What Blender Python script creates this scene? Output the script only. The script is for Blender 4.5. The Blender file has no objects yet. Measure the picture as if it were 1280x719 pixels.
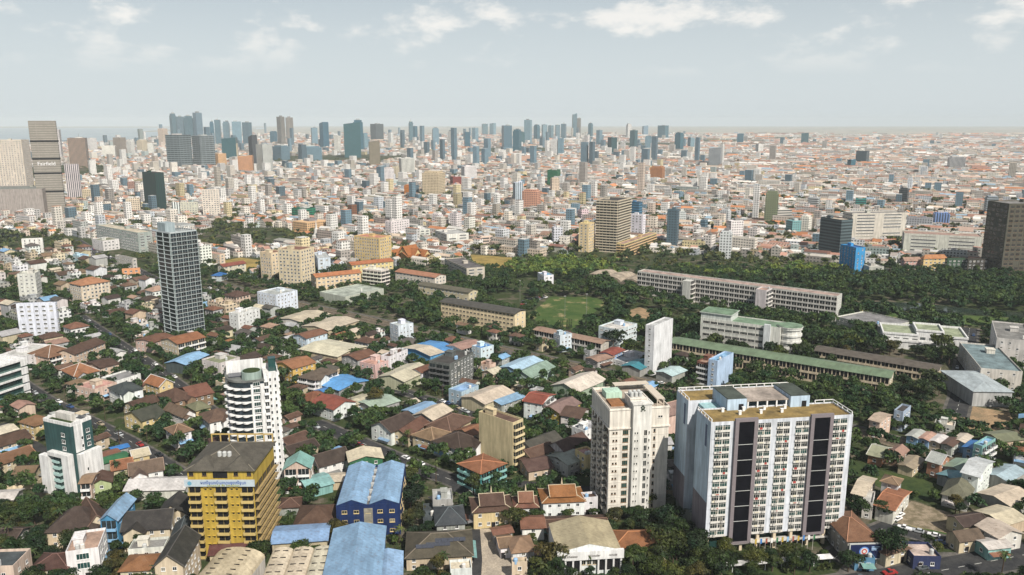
import bpy, math, random
import numpy as np
random.seed(7); rng = np.random.default_rng(7)
R = math.radians
scene = bpy.context.scene
COL = scene.collection

# ------------------------------------------------------------------ camera, sky, sun, exposure
CAM_H = 150.0; FPX = 995.0; PCX, PCY = 640.0, 359.5; HORIZON = 151.0
TH = math.atan((PCY - HORIZON) / FPX); CT, ST = math.cos(TH), math.sin(TH)
cam_d = bpy.data.cameras.new('camera'); cam = bpy.data.objects.new('camera', cam_d); COL.objects.link(cam)
cam.location = (0, 0, CAM_H); cam.rotation_euler = (math.pi / 2 - TH, 0, 0)
cam_d.sensor_width = 36; cam_d.lens = 36 * FPX / 1280; cam_d.clip_start = 1; cam_d.clip_end = 120000
scene.camera = cam
SUN_EL, SUN_AZ = R(45), R(150)          # azimuth clockwise from the view direction: high, behind the right shoulder
world = bpy.data.worlds.new('World'); scene.world = world; world.use_nodes = True
sun_d = bpy.data.lights.new('sun', 'SUN'); sun = bpy.data.objects.new('sun', sun_d); COL.objects.link(sun)
sun_d.energy = 5.0; sun_d.angle = R(0.5); sun_d.color = (1.0, 0.935, 0.84)
sun.rotation_euler = (math.pi / 2 - SUN_EL, 0, -SUN_AZ + math.pi)
scene.view_settings.view_transform = 'Standard'; scene.view_settings.look = 'None'
scene.view_settings.exposure = 0.3; scene.view_settings.gamma = 1.0
SKY_STRENGTH = 0.05
scene.render.engine = 'CYCLES'
scene.cycles.max_bounces = 5; scene.cycles.diffuse_bounces = 2; scene.cycles.glossy_bounces = 2
scene.cycles.transmission_bounces = 2; scene.cycles.volume_bounces = 0; scene.cycles.use_denoising = True
HAZE_DENSITY = 0.000052; HAZE_COLOR = (0.87, 0.955, 0.985)

def build_world():
    nt = world.node_tree; nt.nodes.clear(); N = nt.nodes.new; Lk = nt.links.new
    out = N('ShaderNodeOutputWorld'); bg = N('ShaderNodeBackground'); sky = N('ShaderNodeTexSky')
    sky.sky_type = 'NISHITA'; sky.sun_disc = False; sky.sun_elevation = SUN_EL; sky.sun_rotation = SUN_AZ
    sky.air_density = 1.0; sky.dust_density = 1.2; sky.ozone_density = 1.0; sky.altitude = 100
    tc = N('ShaderNodeTexCoord'); sep = N('ShaderNodeSeparateXYZ'); Lk(tc.outputs['Generated'], sep.inputs[0])
    mx = N('ShaderNodeMath'); mx.operation = 'MAXIMUM'; Lk(sep.outputs[2], mx.inputs[0]); mx.inputs[1].default_value = 0.01
    ad = N('ShaderNodeMath'); ad.operation = 'ADD'; Lk(mx.outputs[0], ad.inputs[0]); ad.inputs[1].default_value = 0.10
    dx = N('ShaderNodeMath'); dx.operation = 'DIVIDE'; Lk(sep.outputs[0], dx.inputs[0]); Lk(ad.outputs[0], dx.inputs[1])
    dy = N('ShaderNodeMath'); dy.operation = 'DIVIDE'; Lk(sep.outputs[1], dy.inputs[0]); Lk(ad.outputs[0], dy.inputs[1])
    cb = N('ShaderNodeCombineXYZ'); Lk(dx.outputs[0], cb.inputs[0]); Lk(dy.outputs[0], cb.inputs[1]); cb.inputs[2].default_value = 3.7
    def cloud(scale, lo, hi, detail, seed, cb=None):
        mp = N('ShaderNodeMapping'); mp.inputs['Location'].default_value = (seed, seed * .37, 0); Lk(cb.outputs[0], mp.inputs[0])
        n = N('ShaderNodeTexNoise'); n.inputs['Scale'].default_value = scale; n.inputs['Detail'].default_value = detail
        n.inputs['Roughness'].default_value = 0.58; Lk(mp.outputs[0], n.inputs['Vector'])
        r = N('ShaderNodeMapRange'); r.interpolation_type = 'SMOOTHSTEP'; r.inputs[1].default_value = lo; r.inputs[2].default_value = hi
        Lk(n.outputs[0], r.inputs[0]); return r.outputs[0]
    cv = N('ShaderNodeVectorMath'); cv.operation = 'MULTIPLY'; Lk(tc.outputs['Generated'], cv.inputs[0]); cv.inputs[1].default_value = (1, 1, 2.3); 
    a = cloud(10.0, 0.50, 0.66, 9, CLOUD_SEED, cv)
    # clouds thin out towards the horizon
    f = N('ShaderNodeMapRange'); Lk(sep.outputs[2], f.inputs[0]); f.inputs[1].default_value = 0.05; f.inputs[2].default_value = 0.105
    m1 = N('ShaderNodeMath'); m1.operation = 'MULTIPLY'; Lk(a, m1.inputs[0]); Lk(f.outputs[0], m1.inputs[1])
    m2 = N('ShaderNodeMath'); m2.operation = 'MULTIPLY'; Lk(m1.outputs[0], m2.inputs[0]); m2.inputs[1].default_value = 0.58
    veil = N('ShaderNodeMix'); veil.data_type = 'RGBA'; veil.inputs[7].default_value = (11.5, 12.6, 13.1, 1)
    # the milky air thins out towards the zenith
    vf = N('ShaderNodeMapRange'); vf.interpolation_type = 'SMOOTHSTEP'; Lk(sep.outputs[2], vf.inputs[0]); vf.inputs[1].default_value = 0.03; vf.inputs[2].default_value = 0.34; vf.inputs[3].default_value = 0.86; vf.inputs[4].default_value = 0.10
    Lk(vf.outputs[0], veil.inputs[0]); Lk(sky.outputs[0], veil.inputs[6])
    mix = N('ShaderNodeMix'); mix.data_type = 'RGBA'; Lk(m2.outputs[0], mix.inputs[0]); Lk(veil.outputs[2], mix.inputs[6])
    mix.inputs[7].default_value = (18.6, 17.5, 16.2, 1)
    Lk(mix.outputs[2], bg.inputs[0]); bg.inputs[1].default_value = SKY_STRENGTH; Lk(bg.outputs[0], out.inputs[0])
CLOUD_SEED = 12.9
build_world()

# ------------------------------------------------------------------ from the photograph's pixels to metres on the ground (z = height of the point)
def at(px, py, z=0.0):
    u = (px - PCX) / FPX; v = (PCY - py) / FPX
    t = (z - CAM_H) / (-ST + v * CT)
    return u * t, (CT + v * ST) * t
def pj(x, y, z):
    d = y * CT - (z - CAM_H) * ST
    return PCX + FPX * x / d, PCY - FPX * (y * ST + (z - CAM_H) * CT) / d
def hsolve(F, by):
    lo, hi = 0.0, 140.0
    for _ in range(50):
        m = (lo + hi) / 2
        if pj(*at(F[0], F[1], m), 0)[1] < by: lo = m
        else: hi = m
    return lo
def fit(F, Rr, L, h, by, a):
    """rectangle on the ground from the near, right and left roof corners -> centre x, y, heading, width, depth, height"""
    if h is None: h = hsolve(F, by)
    p = np.array(at(*F, h)); q = np.array(at(*Rr, h)); s = np.array(at(*L, h))
    vr, vl = q - p, s - p
    if a is None:
        w1 = math.hypot(Rr[0] - F[0], Rr[1] - F[1]); w2 = math.hypot(L[0] - F[0], L[1] - F[1])
        d1 = vr / (np.hypot(*vr) + 1e-6); d2 = vl / (np.hypot(*vl) + 1e-6); d2 = np.array([d2[1], -d2[0]])
        v = d1 * w1 + d2 * w2; a = math.atan2(v[1], v[0])
    else: a = R(a)
    e = np.array([math.cos(a), math.sin(a)]); n = np.array([-e[1], e[0]])
    w = max(3.0, float(vr @ e)); d = max(3.0, float(vl @ n))
    c = p + e * w / 2 + n * d / 2
    return float(c[0]), float(c[1]), a, w, d, h

# ------------------------------------------------------------------ materials
def new_mat(name):
    m = bpy.data.materials.new(name); m.use_nodes = True
    nt = m.node_tree; b = nt.nodes['Principled BSDF']; return m, nt, b
def noise(nt, scale, detail=3, coord='Object', rough=0.6):
    tc = nt.nodes.new('ShaderNodeTexCoord'); n = nt.nodes.new('ShaderNodeTexNoise'); oi = nt.nodes.new('ShaderNodeObjectInfo'); off = nt.nodes.new('ShaderNodeVectorMath'); off.operation = 'MULTIPLY_ADD'
    nt.links.new(oi.outputs['Random'], off.inputs[0]); off.inputs[1].default_value = (310, 170, 90); nt.links.new(tc.outputs[coord], off.inputs[2])
    n.inputs['Scale'].default_value = scale; n.inputs['Detail'].default_value = detail; n.inputs['Roughness'].default_value = rough
    nt.links.new(off.outputs[0], n.inputs['Vector']); return n
def ramp(nt, src, lo, hi, a, b):
    r = nt.nodes.new('ShaderNodeMapRange'); r.inputs[1].default_value = lo; r.inputs[2].default_value = hi
    r.inputs[3].default_value = a; r.inputs[4].default_value = b; nt.links.new(src, r.inputs[0]); return r.outputs[0]
def mul(nt, a, b):
    m = nt.nodes.new('ShaderNodeMath'); m.operation = 'MULTIPLY'
    for i, s in enumerate((a, b)):
        if isinstance(s, (int, float)): m.inputs[i].default_value = s
        else: nt.links.new(s, m.inputs[i])
    return m.outputs[0]
def op(nt, o, a, b=0.0):
    m = nt.nodes.new('ShaderNodeMath'); m.operation = o
    for i, s in enumerate((a, b)):
        if isinstance(s, (int, float)): m.inputs[i].default_value = s
        else: nt.links.new(s, m.inputs[i])
    return m.outputs[0]
def scale_col(nt, col, f):
    v = nt.nodes.new('ShaderNodeVectorMath'); v.operation = 'SCALE'
    if isinstance(col, tuple):
        c = nt.nodes.new('ShaderNodeRGB'); c.outputs[0].default_value = (*col[:3], 1); col = c.outputs[0]
    nt.links.new(col, v.inputs[0])
    if isinstance(f, (int, float)): v.inputs['Scale'].default_value = f
    else: nt.links.new(f, v.inputs['Scale'])
    return v.outputs[0]
def mixc(nt, f, a, b):
    m = nt.nodes.new('ShaderNodeMix'); m.data_type = 'RGBA'
    for i, s in ((0, f), (6, a), (7, b)):
        if isinstance(s, (int, float)): m.inputs[i].default_value = s
        elif isinstance(s, tuple): m.inputs[i].default_value = (*s[:3], 1)
        else: nt.links.new(s, m.inputs[i])
    return m.outputs[2]
def obcol(nt):
    return nt.nodes.new('ShaderNodeObjectInfo').outputs['Color']

def mat_wall():
    m, nt, b = new_mat('painted_wall'); c = obcol(nt)
    n1 = noise(nt, .22, 4); tc = nt.nodes.new('ShaderNodeTexCoord'); mp = nt.nodes.new('ShaderNodeMapping'); mp.inputs['Scale'].default_value = (1.3, 1.3, .12)
    nt.links.new(tc.outputs['Object'], mp.inputs[0]); n2 = nt.nodes.new('ShaderNodeTexNoise'); n2.inputs['Scale'].default_value = .8; n2.inputs['Detail'].default_value = 4
    nt.links.new(mp.outputs[0], n2.inputs['Vector'])
    f = mul(nt, ramp(nt, n1.outputs[0], .3, .7, .86, 1.06), ramp(nt, n2.outputs[0], .35, .72, 1.05, .66))
    nt.links.new(scale_col(nt, c, f), b.inputs['Base Color']); b.inputs['Roughness'].default_value = .85; b.inputs['Specular IOR Level'].default_value = .25
    return m
def mat_tile():
    m, nt, b = new_mat('roof_tile'); c = obcol(nt)
    n1 = noise(nt, .35, 5); n2 = noise(nt, 3.0, 2)
    f = mul(nt, ramp(nt, n1.outputs[0], .3, .7, .46, .92), ramp(nt, n2.outputs[0], .3, .7, .70, 1.12))
    nt.links.new(mixc(nt, ramp(nt, n1.outputs[0], .52, .75, 0, .35), scale_col(nt, c, f), (.07, .06, .05)), b.inputs['Base Color'])
    b.inputs['Roughness'].default_value = .8; b.inputs['Specular IOR Level'].default_value = .3
    return m
def mat_metal():
    m, nt, b = new_mat('corrugated_sheet'); c = obcol(nt)
    tc = nt.nodes.new('ShaderNodeTexCoord'); w = nt.nodes.new('ShaderNodeTexWave'); w.wave_type = 'BANDS'; w.bands_direction = 'DIAGONAL'
    w.inputs['Scale'].default_value = .32; w.inputs['Distortion'].default_value = .4; nt.links.new(tc.outputs['Object'], w.inputs['Vector'])
    n1 = noise(nt, .15, 4); n2 = noise(nt, .9, 4)
    sn_ = nt.nodes.new('ShaderNodeVectorMath'); sn_.operation = 'SNAP'; nt.links.new(tc.outputs['Object'], sn_.inputs[0]); sn_.inputs[1].default_value = (1.1, 4.5, 50); wn = nt.nodes.new('ShaderNodeTexWhiteNoise'); nt.links.new(sn_.outputs[0], wn.inputs['Vector'])
    f = mul(nt, mul(nt, mul(nt, ramp(nt, n1.outputs[0], .3, .7, .70, 1.08), ramp(nt, wn.outputs['Value'], 0, 1, .86, 1.06)), ramp(nt, n2.outputs[0], .3, .75, 1.06, .84)), ramp(nt, w.outputs['Fac'], 0, 1, .95, 1.03))
    nt.links.new(mixc(nt, ramp(nt, n2.outputs[0], .56, .76, 0, .5), scale_col(nt, c, f), (.15, .095, .06)), b.inputs['Base Color'])
    b.inputs['Roughness'].default_value = .5; b.inputs['Specular IOR Level'].default_value = .4
    return m
def mat_deck():
    m, nt, b = new_mat('flat_roof_concrete'); c = obcol(nt); n1 = noise(nt, .18, 6); n2 = noise(nt, 1.2, 3)
    f = mul(nt, ramp(nt, n1.outputs[0], .32, .66, .45, 1.15), ramp(nt, n2.outputs[0], .3, .7, .75, 1.1))
    nt.links.new(scale_col(nt, c, f), b.inputs['Base Color']); b.inputs['Roughness'].default_value = .9
    return m
def mat_plain(name, col=None, rough=.7, spec=.3, metal=0.0, var=.15, sc=1.0):
    m, nt, b = new_mat(name); c = obcol(nt) if col is None else col
    n1 = noise(nt, sc, 3); f = ramp(nt, n1.outputs[0], .3, .7, 1 - var, 1 + var)
    nt.links.new(scale_col(nt, c, f), b.inputs['Base Color']); b.inputs['Roughness'].default_value = rough
    b.inputs['Specular IOR Level'].default_value = spec; b.inputs['Metallic'].default_value = metal
    return m
def mat_glass(name, col, rough=.12):
    m, nt, b = new_mat(name); n1 = noise(nt, .6, 2, 'Object'); oi = nt.nodes.new('ShaderNodeObjectInfo')
    f = mul(nt, ramp(nt, n1.outputs[0], .3, .7, .7, 1.3), ramp(nt, oi.outputs['Random'], 0, 1, .6, 1.6))
    nt.links.new(scale_col(nt, col, f), b.inputs['Base Color']); b.inputs['Roughness'].default_value = rough
    b.inputs['Specular IOR Level'].default_value = .6
    return m
def mat_facade(name, bay, fh, du, dv, glass, attr=None):
    """wall with rows of openings, by position along the wall and height; roofs keep the plain colour"""
    m, nt, b = new_mat(name)
    if attr:
        at_ = nt.nodes.new('ShaderNodeAttribute'); at_.attribute_name = attr; c = at_.outputs['Color']
    else: c = obcol(nt)
    g = nt.nodes.new('ShaderNodeNewGeometry'); sp = nt.nodes.new('ShaderNodeSeparateXYZ'); nt.links.new(g.outputs['Position'], sp.inputs[0])
    sn = nt.nodes.new('ShaderNodeSeparateXYZ'); nt.links.new(g.outputs['True Normal'], sn.inputs[0])
    u = op(nt, 'SUBTRACT', mul(nt, sp.outputs[0], sn.outputs[1]), mul(nt, sp.outputs[1], sn.outputs[0]))
    fu = op(nt, 'FRACT', mul(nt, u, 1 / bay)); fz = op(nt, 'FRACT', mul(nt, sp.outputs[2], 1 / fh))
    wu = op(nt, 'LESS_THAN', fu, du); wz = op(nt, 'LESS_THAN', fz, dv)
    side = op(nt, 'LESS_THAN', op(nt, 'ABSOLUTE', sn.outputs[2]), .3)
    mask = mul(nt, mul(nt, wu, wz), side)
    n1 = noise(nt, .05, 5, 'Object'); n2 = noise(nt, .6, 3, 'Object')
    f = mul(nt, ramp(nt, n1.outputs[0], .3, .7, .85, 1.1), ramp(nt, n2.outputs[0], .3, .7, .85, 1.1))
    nt.links.new(mixc(nt, mul(nt, mask, .92), scale_col(nt, c, f), glass), b.inputs['Base Color'])
    nt.links.new(ramp(nt, mask, 0, 1, .85, .25), b.inputs['Roughness']); b.inputs['Specular IOR Level'].default_value = .35
    return m
def mat_leaf():
    m, nt, b = new_mat('leaves'); oi = nt.nodes.new('ShaderNodeObjectInfo'); g = nt.nodes.new('ShaderNodeNewGeometry')
    n1 = noise(nt, .35, 3)
    f = mul(nt, ramp(nt, g.outputs['Random Per Island'], 0, 1, .45, 1.4), ramp(nt, n1.outputs[0], .3, .7, .6, 1.35))
    n3 = noise(nt, .075, 3); warm = nt.nodes.new('ShaderNodeVectorMath'); warm.operation = 'MULTIPLY'; nt.links.new(oi.outputs['Color'], warm.inputs[0]); warm.inputs[1].default_value = (2.1, 1.55, 1.2)
    cool = nt.nodes.new('ShaderNodeVectorMath'); cool.operation = 'MULTIPLY'; nt.links.new(oi.outputs['Color'], cool.inputs[0]); cool.inputs[1].default_value = (.62, .78, .95)
    c = scale_col(nt, mixc(nt, ramp(nt, n3.outputs[0], .40, .66, 0, 1), cool.outputs[0], warm.outputs[0]), f); nt.links.new(c, b.inputs['Base Color']); b.inputs['Roughness'].default_value = .6
    b.inputs['Specular IOR Level'].default_value = .25
    tr = nt.nodes.new('ShaderNodeBsdfTranslucent'); nt.links.new(c, tr.inputs[0]); mx = nt.nodes.new('ShaderNodeMixShader'); mx.inputs[0].default_value = .2
    out = nt.nodes['Material Output']; nt.links.new(b.outputs[0], mx.inputs[1]); nt.links.new(tr.outputs[0], mx.inputs[2]); nt.links.new(mx.outputs[0], out.inputs[0])
    return m
def mat_ground():
    m, nt, b = new_mat('ground_earth')
    n1 = noise(nt, .012, 6); n2 = noise(nt, .11, 5); n3 = noise(nt, 1.1, 3)
    green = mixc(nt, ramp(nt, n3.outputs[0], .3, .7, 0, 1), (.022, .038, .014), (.05, .062, .024))
    dry = mixc(nt, ramp(nt, n3.outputs[0], .3, .7, 0, 1), (.085, .07, .05), (.15, .13, .10))
    nt.links.new(mixc(nt, ramp(nt, op(nt, 'ADD', mul(nt, n1.outputs[0], .4), mul(nt, n2.outputs[0], .6)),   .50, .60, 0, 1), green, dry), b.inputs['Base Color'])
    b.inputs['Roughness'].default_value = .95; b.inputs['Specular IOR Level'].default_value = .1
    return m
def mat_patch(name, c1, c2, s1=.12, lo=.4, hi=.6, rough=.9, spec=.15, c3=None):
    m, nt, b = new_mat(name); n1 = noise(nt, s1, 6); n2 = noise(nt, s1 * 9, 3)
    c = mixc(nt, ramp(nt, n1.outputs[0], lo, hi, 0, 1), c1, c2)
    if c3: 
        n4 = noise(nt, s1 * .9, 5); mp = n4; c = mixc(nt, ramp(nt, n4.outputs[0], .55, .64, 0, 1), c, c3)
    nt.links.new(scale_col(nt, c, ramp(nt, n2.outputs[0], .3, .7, .75, 1.25)), b.inputs['Base Color']); b.inputs['Roughness'].default_value = rough
    b.inputs['Specular IOR Level'].default_value = spec
    return m
M = dict(wall=mat_wall(), tile=mat_tile(), metal=mat_metal(), deck=mat_deck(), trim=mat_plain('painted_trim', rough=.6, var=.08),
    glass=mat_glass('window_glass', (.018, .024, .026)), tealglass=mat_glass('teal_glass', (.012, .038, .036), .1), towerglass=mat_glass('tower_glass', (.016, .024, .030), .12), curtain=mat_glass('curtained_glass', (.16, .15, .12), .3),
    dark=mat_plain('dark_opening', (.012, .012, .014), .5, .3), panel=mat_plain('black_panel', (.006, .006, .009), .35, .12, var=.3, sc=.4),
    fac=mat_facade('facade_small_windows', 3.2, 3.1, .52, .5, (.035, .04, .045)), facband=mat_facade('facade_ribbon_windows', 60, 3.4, .98, .52, (.03, .04, .045)),
    facglass=mat_facade('facade_curtain_wall', 1.7, 3.5, .86, .8, (.02, .05, .065)), facbig=mat_facade('facade_wide_floor_lines', 14, 6.4, .93, .62, (.03, .05, .055)), facsoft=mat_facade('facade_soft_bands', 60, 3.6, .99, .45, (.19, .18, .155)), facstripe=mat_facade('facade_vertical_strips', 3.4, 200, .5, 1.1, (.03, .04, .05)),
    city=mat_facade('city_facades', 3.6, 3.3, .5, .46, (.06, .065, .065), 'tint'),
    leaf=mat_leaf(), bark=mat_plain('bark', (.075, .055, .04), .9, .1, var=.3, sc=3), ground=mat_ground(),
    asphalt=mat_patch('asphalt', (.030, .031, .034), (.048, .048, .048), .2), pave=mat_patch('pavement', (.07, .068, .06), (.13, .12, .11), .3),
    paint=mat_plain('road_paint', (.6, .6, .56), .7, .2, var=.2, sc=2), grass=mat_patch('pitch_grass', (.038, .076, .018), (.07, .102, .028), .09, c3=(.24, .20, .10)),
    darkgrass=mat_patch('rough_grass', (.022, .04, .014), (.05, .07, .022), .09), dry=mat_patch('dry_grass', (.30, .22, .07), (.20, .15, .05), .08),
    sand=mat_patch('bare_sand', (.32, .22, .13), (.20, .15, .09), .15), rubble=mat_patch('rubble_soil', (.26, .21, .15), (.13, .11, .07), .35),
    concrete=mat_patch('concrete_yard', (.42, .36, .28), (.30, .26, .21), .15), gravel=mat_patch('track_ballast', (.10, .085, .065), (.17, .14, .10), .5),
    water=mat_patch('still_water', (.025, .04, .03), (.04, .05, .035), .03, rough=.12, spec=.5), river=mat_patch('river_water', (.22, .28, .30), (.28, .33, .34), .001, rough=.3, spec=.5),
    cloth_red=mat_plain('red_cloth', (.35, .06, .05)), cloth_blue=mat_plain('blue_cloth', (.06, .14, .36)), cloth_pale=mat_plain('pale_cloth', (.6, .55, .42)), rail=mat_plain('steel_rail', (.12, .09, .07), .5, .4), field=mat_patch('far_fields', (.26, .27, .22), (.36, .32, .27), .0012),
    car=mat_plain('car_paint', rough=.3, spec=.5, var=.03), rubber=mat_plain('tyre', (.02, .02, .02), .8), solar=mat_plain('solar_glass', (.05, .055, .07), .2, .5, var=.2, sc=1.5))
K = dict(brown=(.115, .066, .046), dkbrown=(.066, .045, .036), dark=(.05, .046, .042), tan=(.24, .16, .10), orange=(.32, .145, .07), terra=(.22, .105, .068), red=(.28, .085, .06),
    slate=(.065, .08, .085), grey=(.22, .22, .21), ltgrey=(.42, .43, .42), white=(.70, .70, .69), offwhite=(.58, .56, .52), cream=(.58, .49, .36), creamroof=(.56, .49, .38), beige=(.50, .42, .30),
    blue=(.04, .17, .45), deepblue=(.009, .026, .095), sky=(.22, .40, .60), ltblue=(.23, .37, .54), teal=(.06, .26, .27), ltteal=(.22, .42, .40), pink=(.52, .30, .25), pinkroof=(.42, .27, .21),
    yellow=(.44, .31, .055), paleyellow=(.60, .48, .25), lav=(.60, .63, .68), green=(.04, .15, .07), greenroof=(.15, .21, .13), olive=(.20, .21, .13), greywall=(.33, .33, .31), peach=(.58, .45, .36))

# ------------------------------------------------------------------ mesh helpers
class MB:
    def __init__(s): s.v = []; s.f = []; s.m = []
    def quad(s, pts, mi=0):
        i = len(s.v); s.v += [tuple(p) for p in pts]; s.f.append(tuple(range(i, i + len(pts)))); s.m.append(mi)
    def box(s, x0, x1, y0, y1, z0, z1, mi=0, bottom=True):
        i = len(s.v); s.v += [(x0, y0, z0), (x1, y0, z0), (x1, y1, z0), (x0, y1, z0), (x0, y0, z1), (x1, y0, z1), (x1, y1, z1), (x0, y1, z1)]
        F = [(0, 1, 5, 4), (1, 2, 6, 5), (2, 3, 7, 6), (3, 0, 4, 7), (4, 5, 6, 7)] + ([(3, 2, 1, 0)] if bottom else [])
        s.f += [tuple(i + k for k in f) for f in F]; s.m += [mi] * len(F)
    def rings(s, poly, levels, mi=0, cap=True):
        """stack offset copies of a CCW polygon: levels = [(z, offset, material of the faces below)]"""
        n = len(poly); base = len(s.v)
        cxm = sum(p[0] for p in poly) / n; cym = sum(p[1] for p in poly) / n
        for z, off, *_ in levels:
            for k in range(n):
                p, q, r = poly[k - 1], poly[k], poly[(k + 1) % n]
                d1 = (q[0] - p[0], q[1] - p[1]); d2 = (r[0] - q[0], r[1] - q[1]); l1 = math.hypot(*d1) or 1; l2 = math.hypot(*d2) or 1
                n1 = (d1[1] / l1, -d1[0] / l1); n2 = (d2[1] / l2, -d2[0] / l2); dt = 1 + n1[0] * n2[0] + n1[1] * n2[1]
                s.v.append((q[0] + off * (n1[0] + n2[0]) / dt, q[1] + off * (n1[1] + n2[1]) / dt, z))
        for j in range(1, len(levels)):
            m_ = levels[j][2] if len(levels[j]) > 2 else mi
            for k in range(n):
                a, b = base + (j - 1) * n + k, base + (j - 1) * n + (k + 1) % n
                s.f.append((a, b, b + n, a + n)); s.m.append(m_)
        if cap: s.f.append(tuple(base + (len(levels) - 1) * n + k for k in range(n))); s.m.append(levels[-1][2] if len(levels[-1]) > 2 else mi)
    def bar(s, a, b, r, mi=0, n=4):
        a = np.array(a, float); b = np.array(b, float); d = b - a; d /= np.linalg.norm(d) + 1e-9
        t = np.array([0, 0, 1.]) if abs(d[2]) < .9 else np.array([1., 0, 0]); u = np.cross(d, t); u /= np.linalg.norm(u); w = np.cross(d, u)
        r0, r1 = (r, r) if isinstance(r, (int, float)) else r
        i = len(s.v)
        for c, rr in ((a, r0), (b, r1)):
            for k in range(n):
                an = 2 * math.pi * (k + .5) / n; s.v.append(tuple(c + rr * (math.cos(an) * u + math.sin(an) * w)))
        for k in range(n): s.f.append((i + k, i + (k + 1) % n, i + n + (k + 1) % n, i + n + k)); s.m.append(mi)
        s.f.append(tuple(i + n + k for k in range(n))); s.m.append(mi)
    def mesh(s, name, mats):
        me = bpy.data.meshes.new(name); me.from_pydata(s.v, [], s.f)
        for m_ in mats: me.materials.append(M[m_] if isinstance(m_, str) else m_)
        if len(mats) > 1: me.polygons.foreach_set('material_index', s.m)
        me.update(); return me
def add(name, me, parent=None, loc=(0, 0, 0), rz=0.0, col=None):
    o = bpy.data.objects.new(name, me); COL.objects.link(o); o.location = loc; o.rotation_euler = (0, 0, rz)
    if parent is not None: o.parent = parent
    if col is not None: o.color = (*(K[col] if isinstance(col, str) else col), 1)
    return o
def lettering(parent, txt, size, loc, col, width=None, shear=0.0):
    c = bpy.data.curves.new('lettering', 'FONT'); c.body = txt; c.size = size; c.extrude = .03; c.align_x = 'CENTER'; c.offset = .012; c.shear = shear; c.materials.append(M['trim'])
    t = bpy.data.objects.new('lettering_curve', c); COL.objects.link(t); bpy.context.view_layer.update()
    me = bpy.data.meshes.new_from_object(t.evaluated_get(bpy.context.evaluated_depsgraph_get())); bpy.data.objects.remove(t)
    o = add('lettering', me, parent, loc, 0, col); o.rotation_euler = (math.pi / 2, 0, 0)
    if width: xs = [v.co.x for v in me.vertices]; o.scale.x = width / max(.1, max(xs) - min(xs))
    return o
LABELS = {}; LM = []; THINGS = []
def thing(name, label, cat, loc, rz=0.0, group=None, lm=None, me=None, col=None, top=0):
    o = add(name, me, None, loc, rz, col)
    if label: o['label'] = label
    o['category'] = cat
    if group: o['group'] = group
    THINGS.append(o)
    if lm: LM.append((lm, *pj(loc[0], loc[1], top * .5)))
    return o
def struct(name, mb, mat, kind='structure', z=0):
    o = add(name, mb.mesh(name, [mat]), None, (0, 0, z)); o['kind'] = kind; return o
RECT = lambda w, d: [(-w / 2, -d / 2), (w / 2, -d / 2), (w / 2, d / 2), (-w / 2, d / 2)]
def jit(c, s=.12):
    c = K[c] if isinstance(c, str) else c; f = 1 + random.uniform(-s, s)
    return tuple(max(.004, min(.85, v * f * (1 + random.uniform(-.04, .04)))) for v in c)

# occupancy grid: what already stands where (2 m cells)
OG_X0, OG_Y0, OG_S = -700.0, 200.0, 2.0
OG = np.zeros((700, 700), bool)       # x up to 700, y up to 1600
def og_rect(x, y, a, w, d, test=False, grow=0.0):
    nx = max(2, int((w + grow * 2) / 1.4) + 1); ny = max(2, int((d + grow * 2) / 1.4) + 1)
    u = np.linspace(-w / 2 - grow, w / 2 + grow, nx)[:, None]; v = np.linspace(-d / 2 - grow, d / 2 + grow, ny)[None, :]
    X = x + u * math.cos(a) - v * math.sin(a); Y = y + u * math.sin(a) + v * math.cos(a)
    i = ((X - OG_X0) / OG_S).astype(int).ravel(); j = ((Y - OG_Y0) / OG_S).astype(int).ravel()
    ok = (i >= 0) & (i < 700) & (j >= 0) & (j < 700); i, j = i[ok], j[ok]
    if test: return not OG[i, j].any()
    OG[i, j] = True

# ------------------------------------------------------------------ building parts
_wm = {}
def win_mesh(ww, wh, style='plain'):
    key = (round(ww, 1), round(wh, 1), style)
    if key in _wm: return _wm[key]
    b = MB(); t = min(.10, ww * .08); hw, hh = ww / 2, wh / 2
    o = [(-hw, -.07, -hh), (hw, -.07, -hh), (hw, -.07, hh), (-hw, -.07, hh)]; i = [(-hw + t, -.07, -hh + t), (hw - t, -.07, -hh + t), (hw - t, -.07, hh - t), (-hw + t, -.07, hh - t)]
    k = [(x, 0, z) for x, _, z in o]; p = [(x, -.02, z) for x, _, z in i]
    b.v = o + i + k + p
    for q in range(4):
        r = (q + 1) % 4; b.f += [(q, r, 4 + r, 4 + q), (8 + q, 8 + r, r, q), (4 + q, 4 + r, 12 + r, 12 + q)]; b.m += [0, 0, 0]
    b.f.append((12, 13, 14, 15)); b.m.append(1)
    nm = int(ww / 1.1)
    for q in range(1, nm + 1):
        x = -hw + ww * q / (nm + 1); b.box(x - .035, x + .035, -.065, -.022, -hh + t, hh - t, 0)
    b.box(-hw - .08, hw + .08, -.20, -.002, -hh - .12, -hh - .001, 0)
    if style == 'hood': b.box(-hw - .15, hw + .15, -.5, -.002, hh + .05, hh + .17, 0)
    _wm[key] = b.mesh('window', ['trim', 'tealglass' if style == 'teal' else 'curtain' if style == 'curtain' else 'glass']); return _wm[key]
_bm = {}
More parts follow.
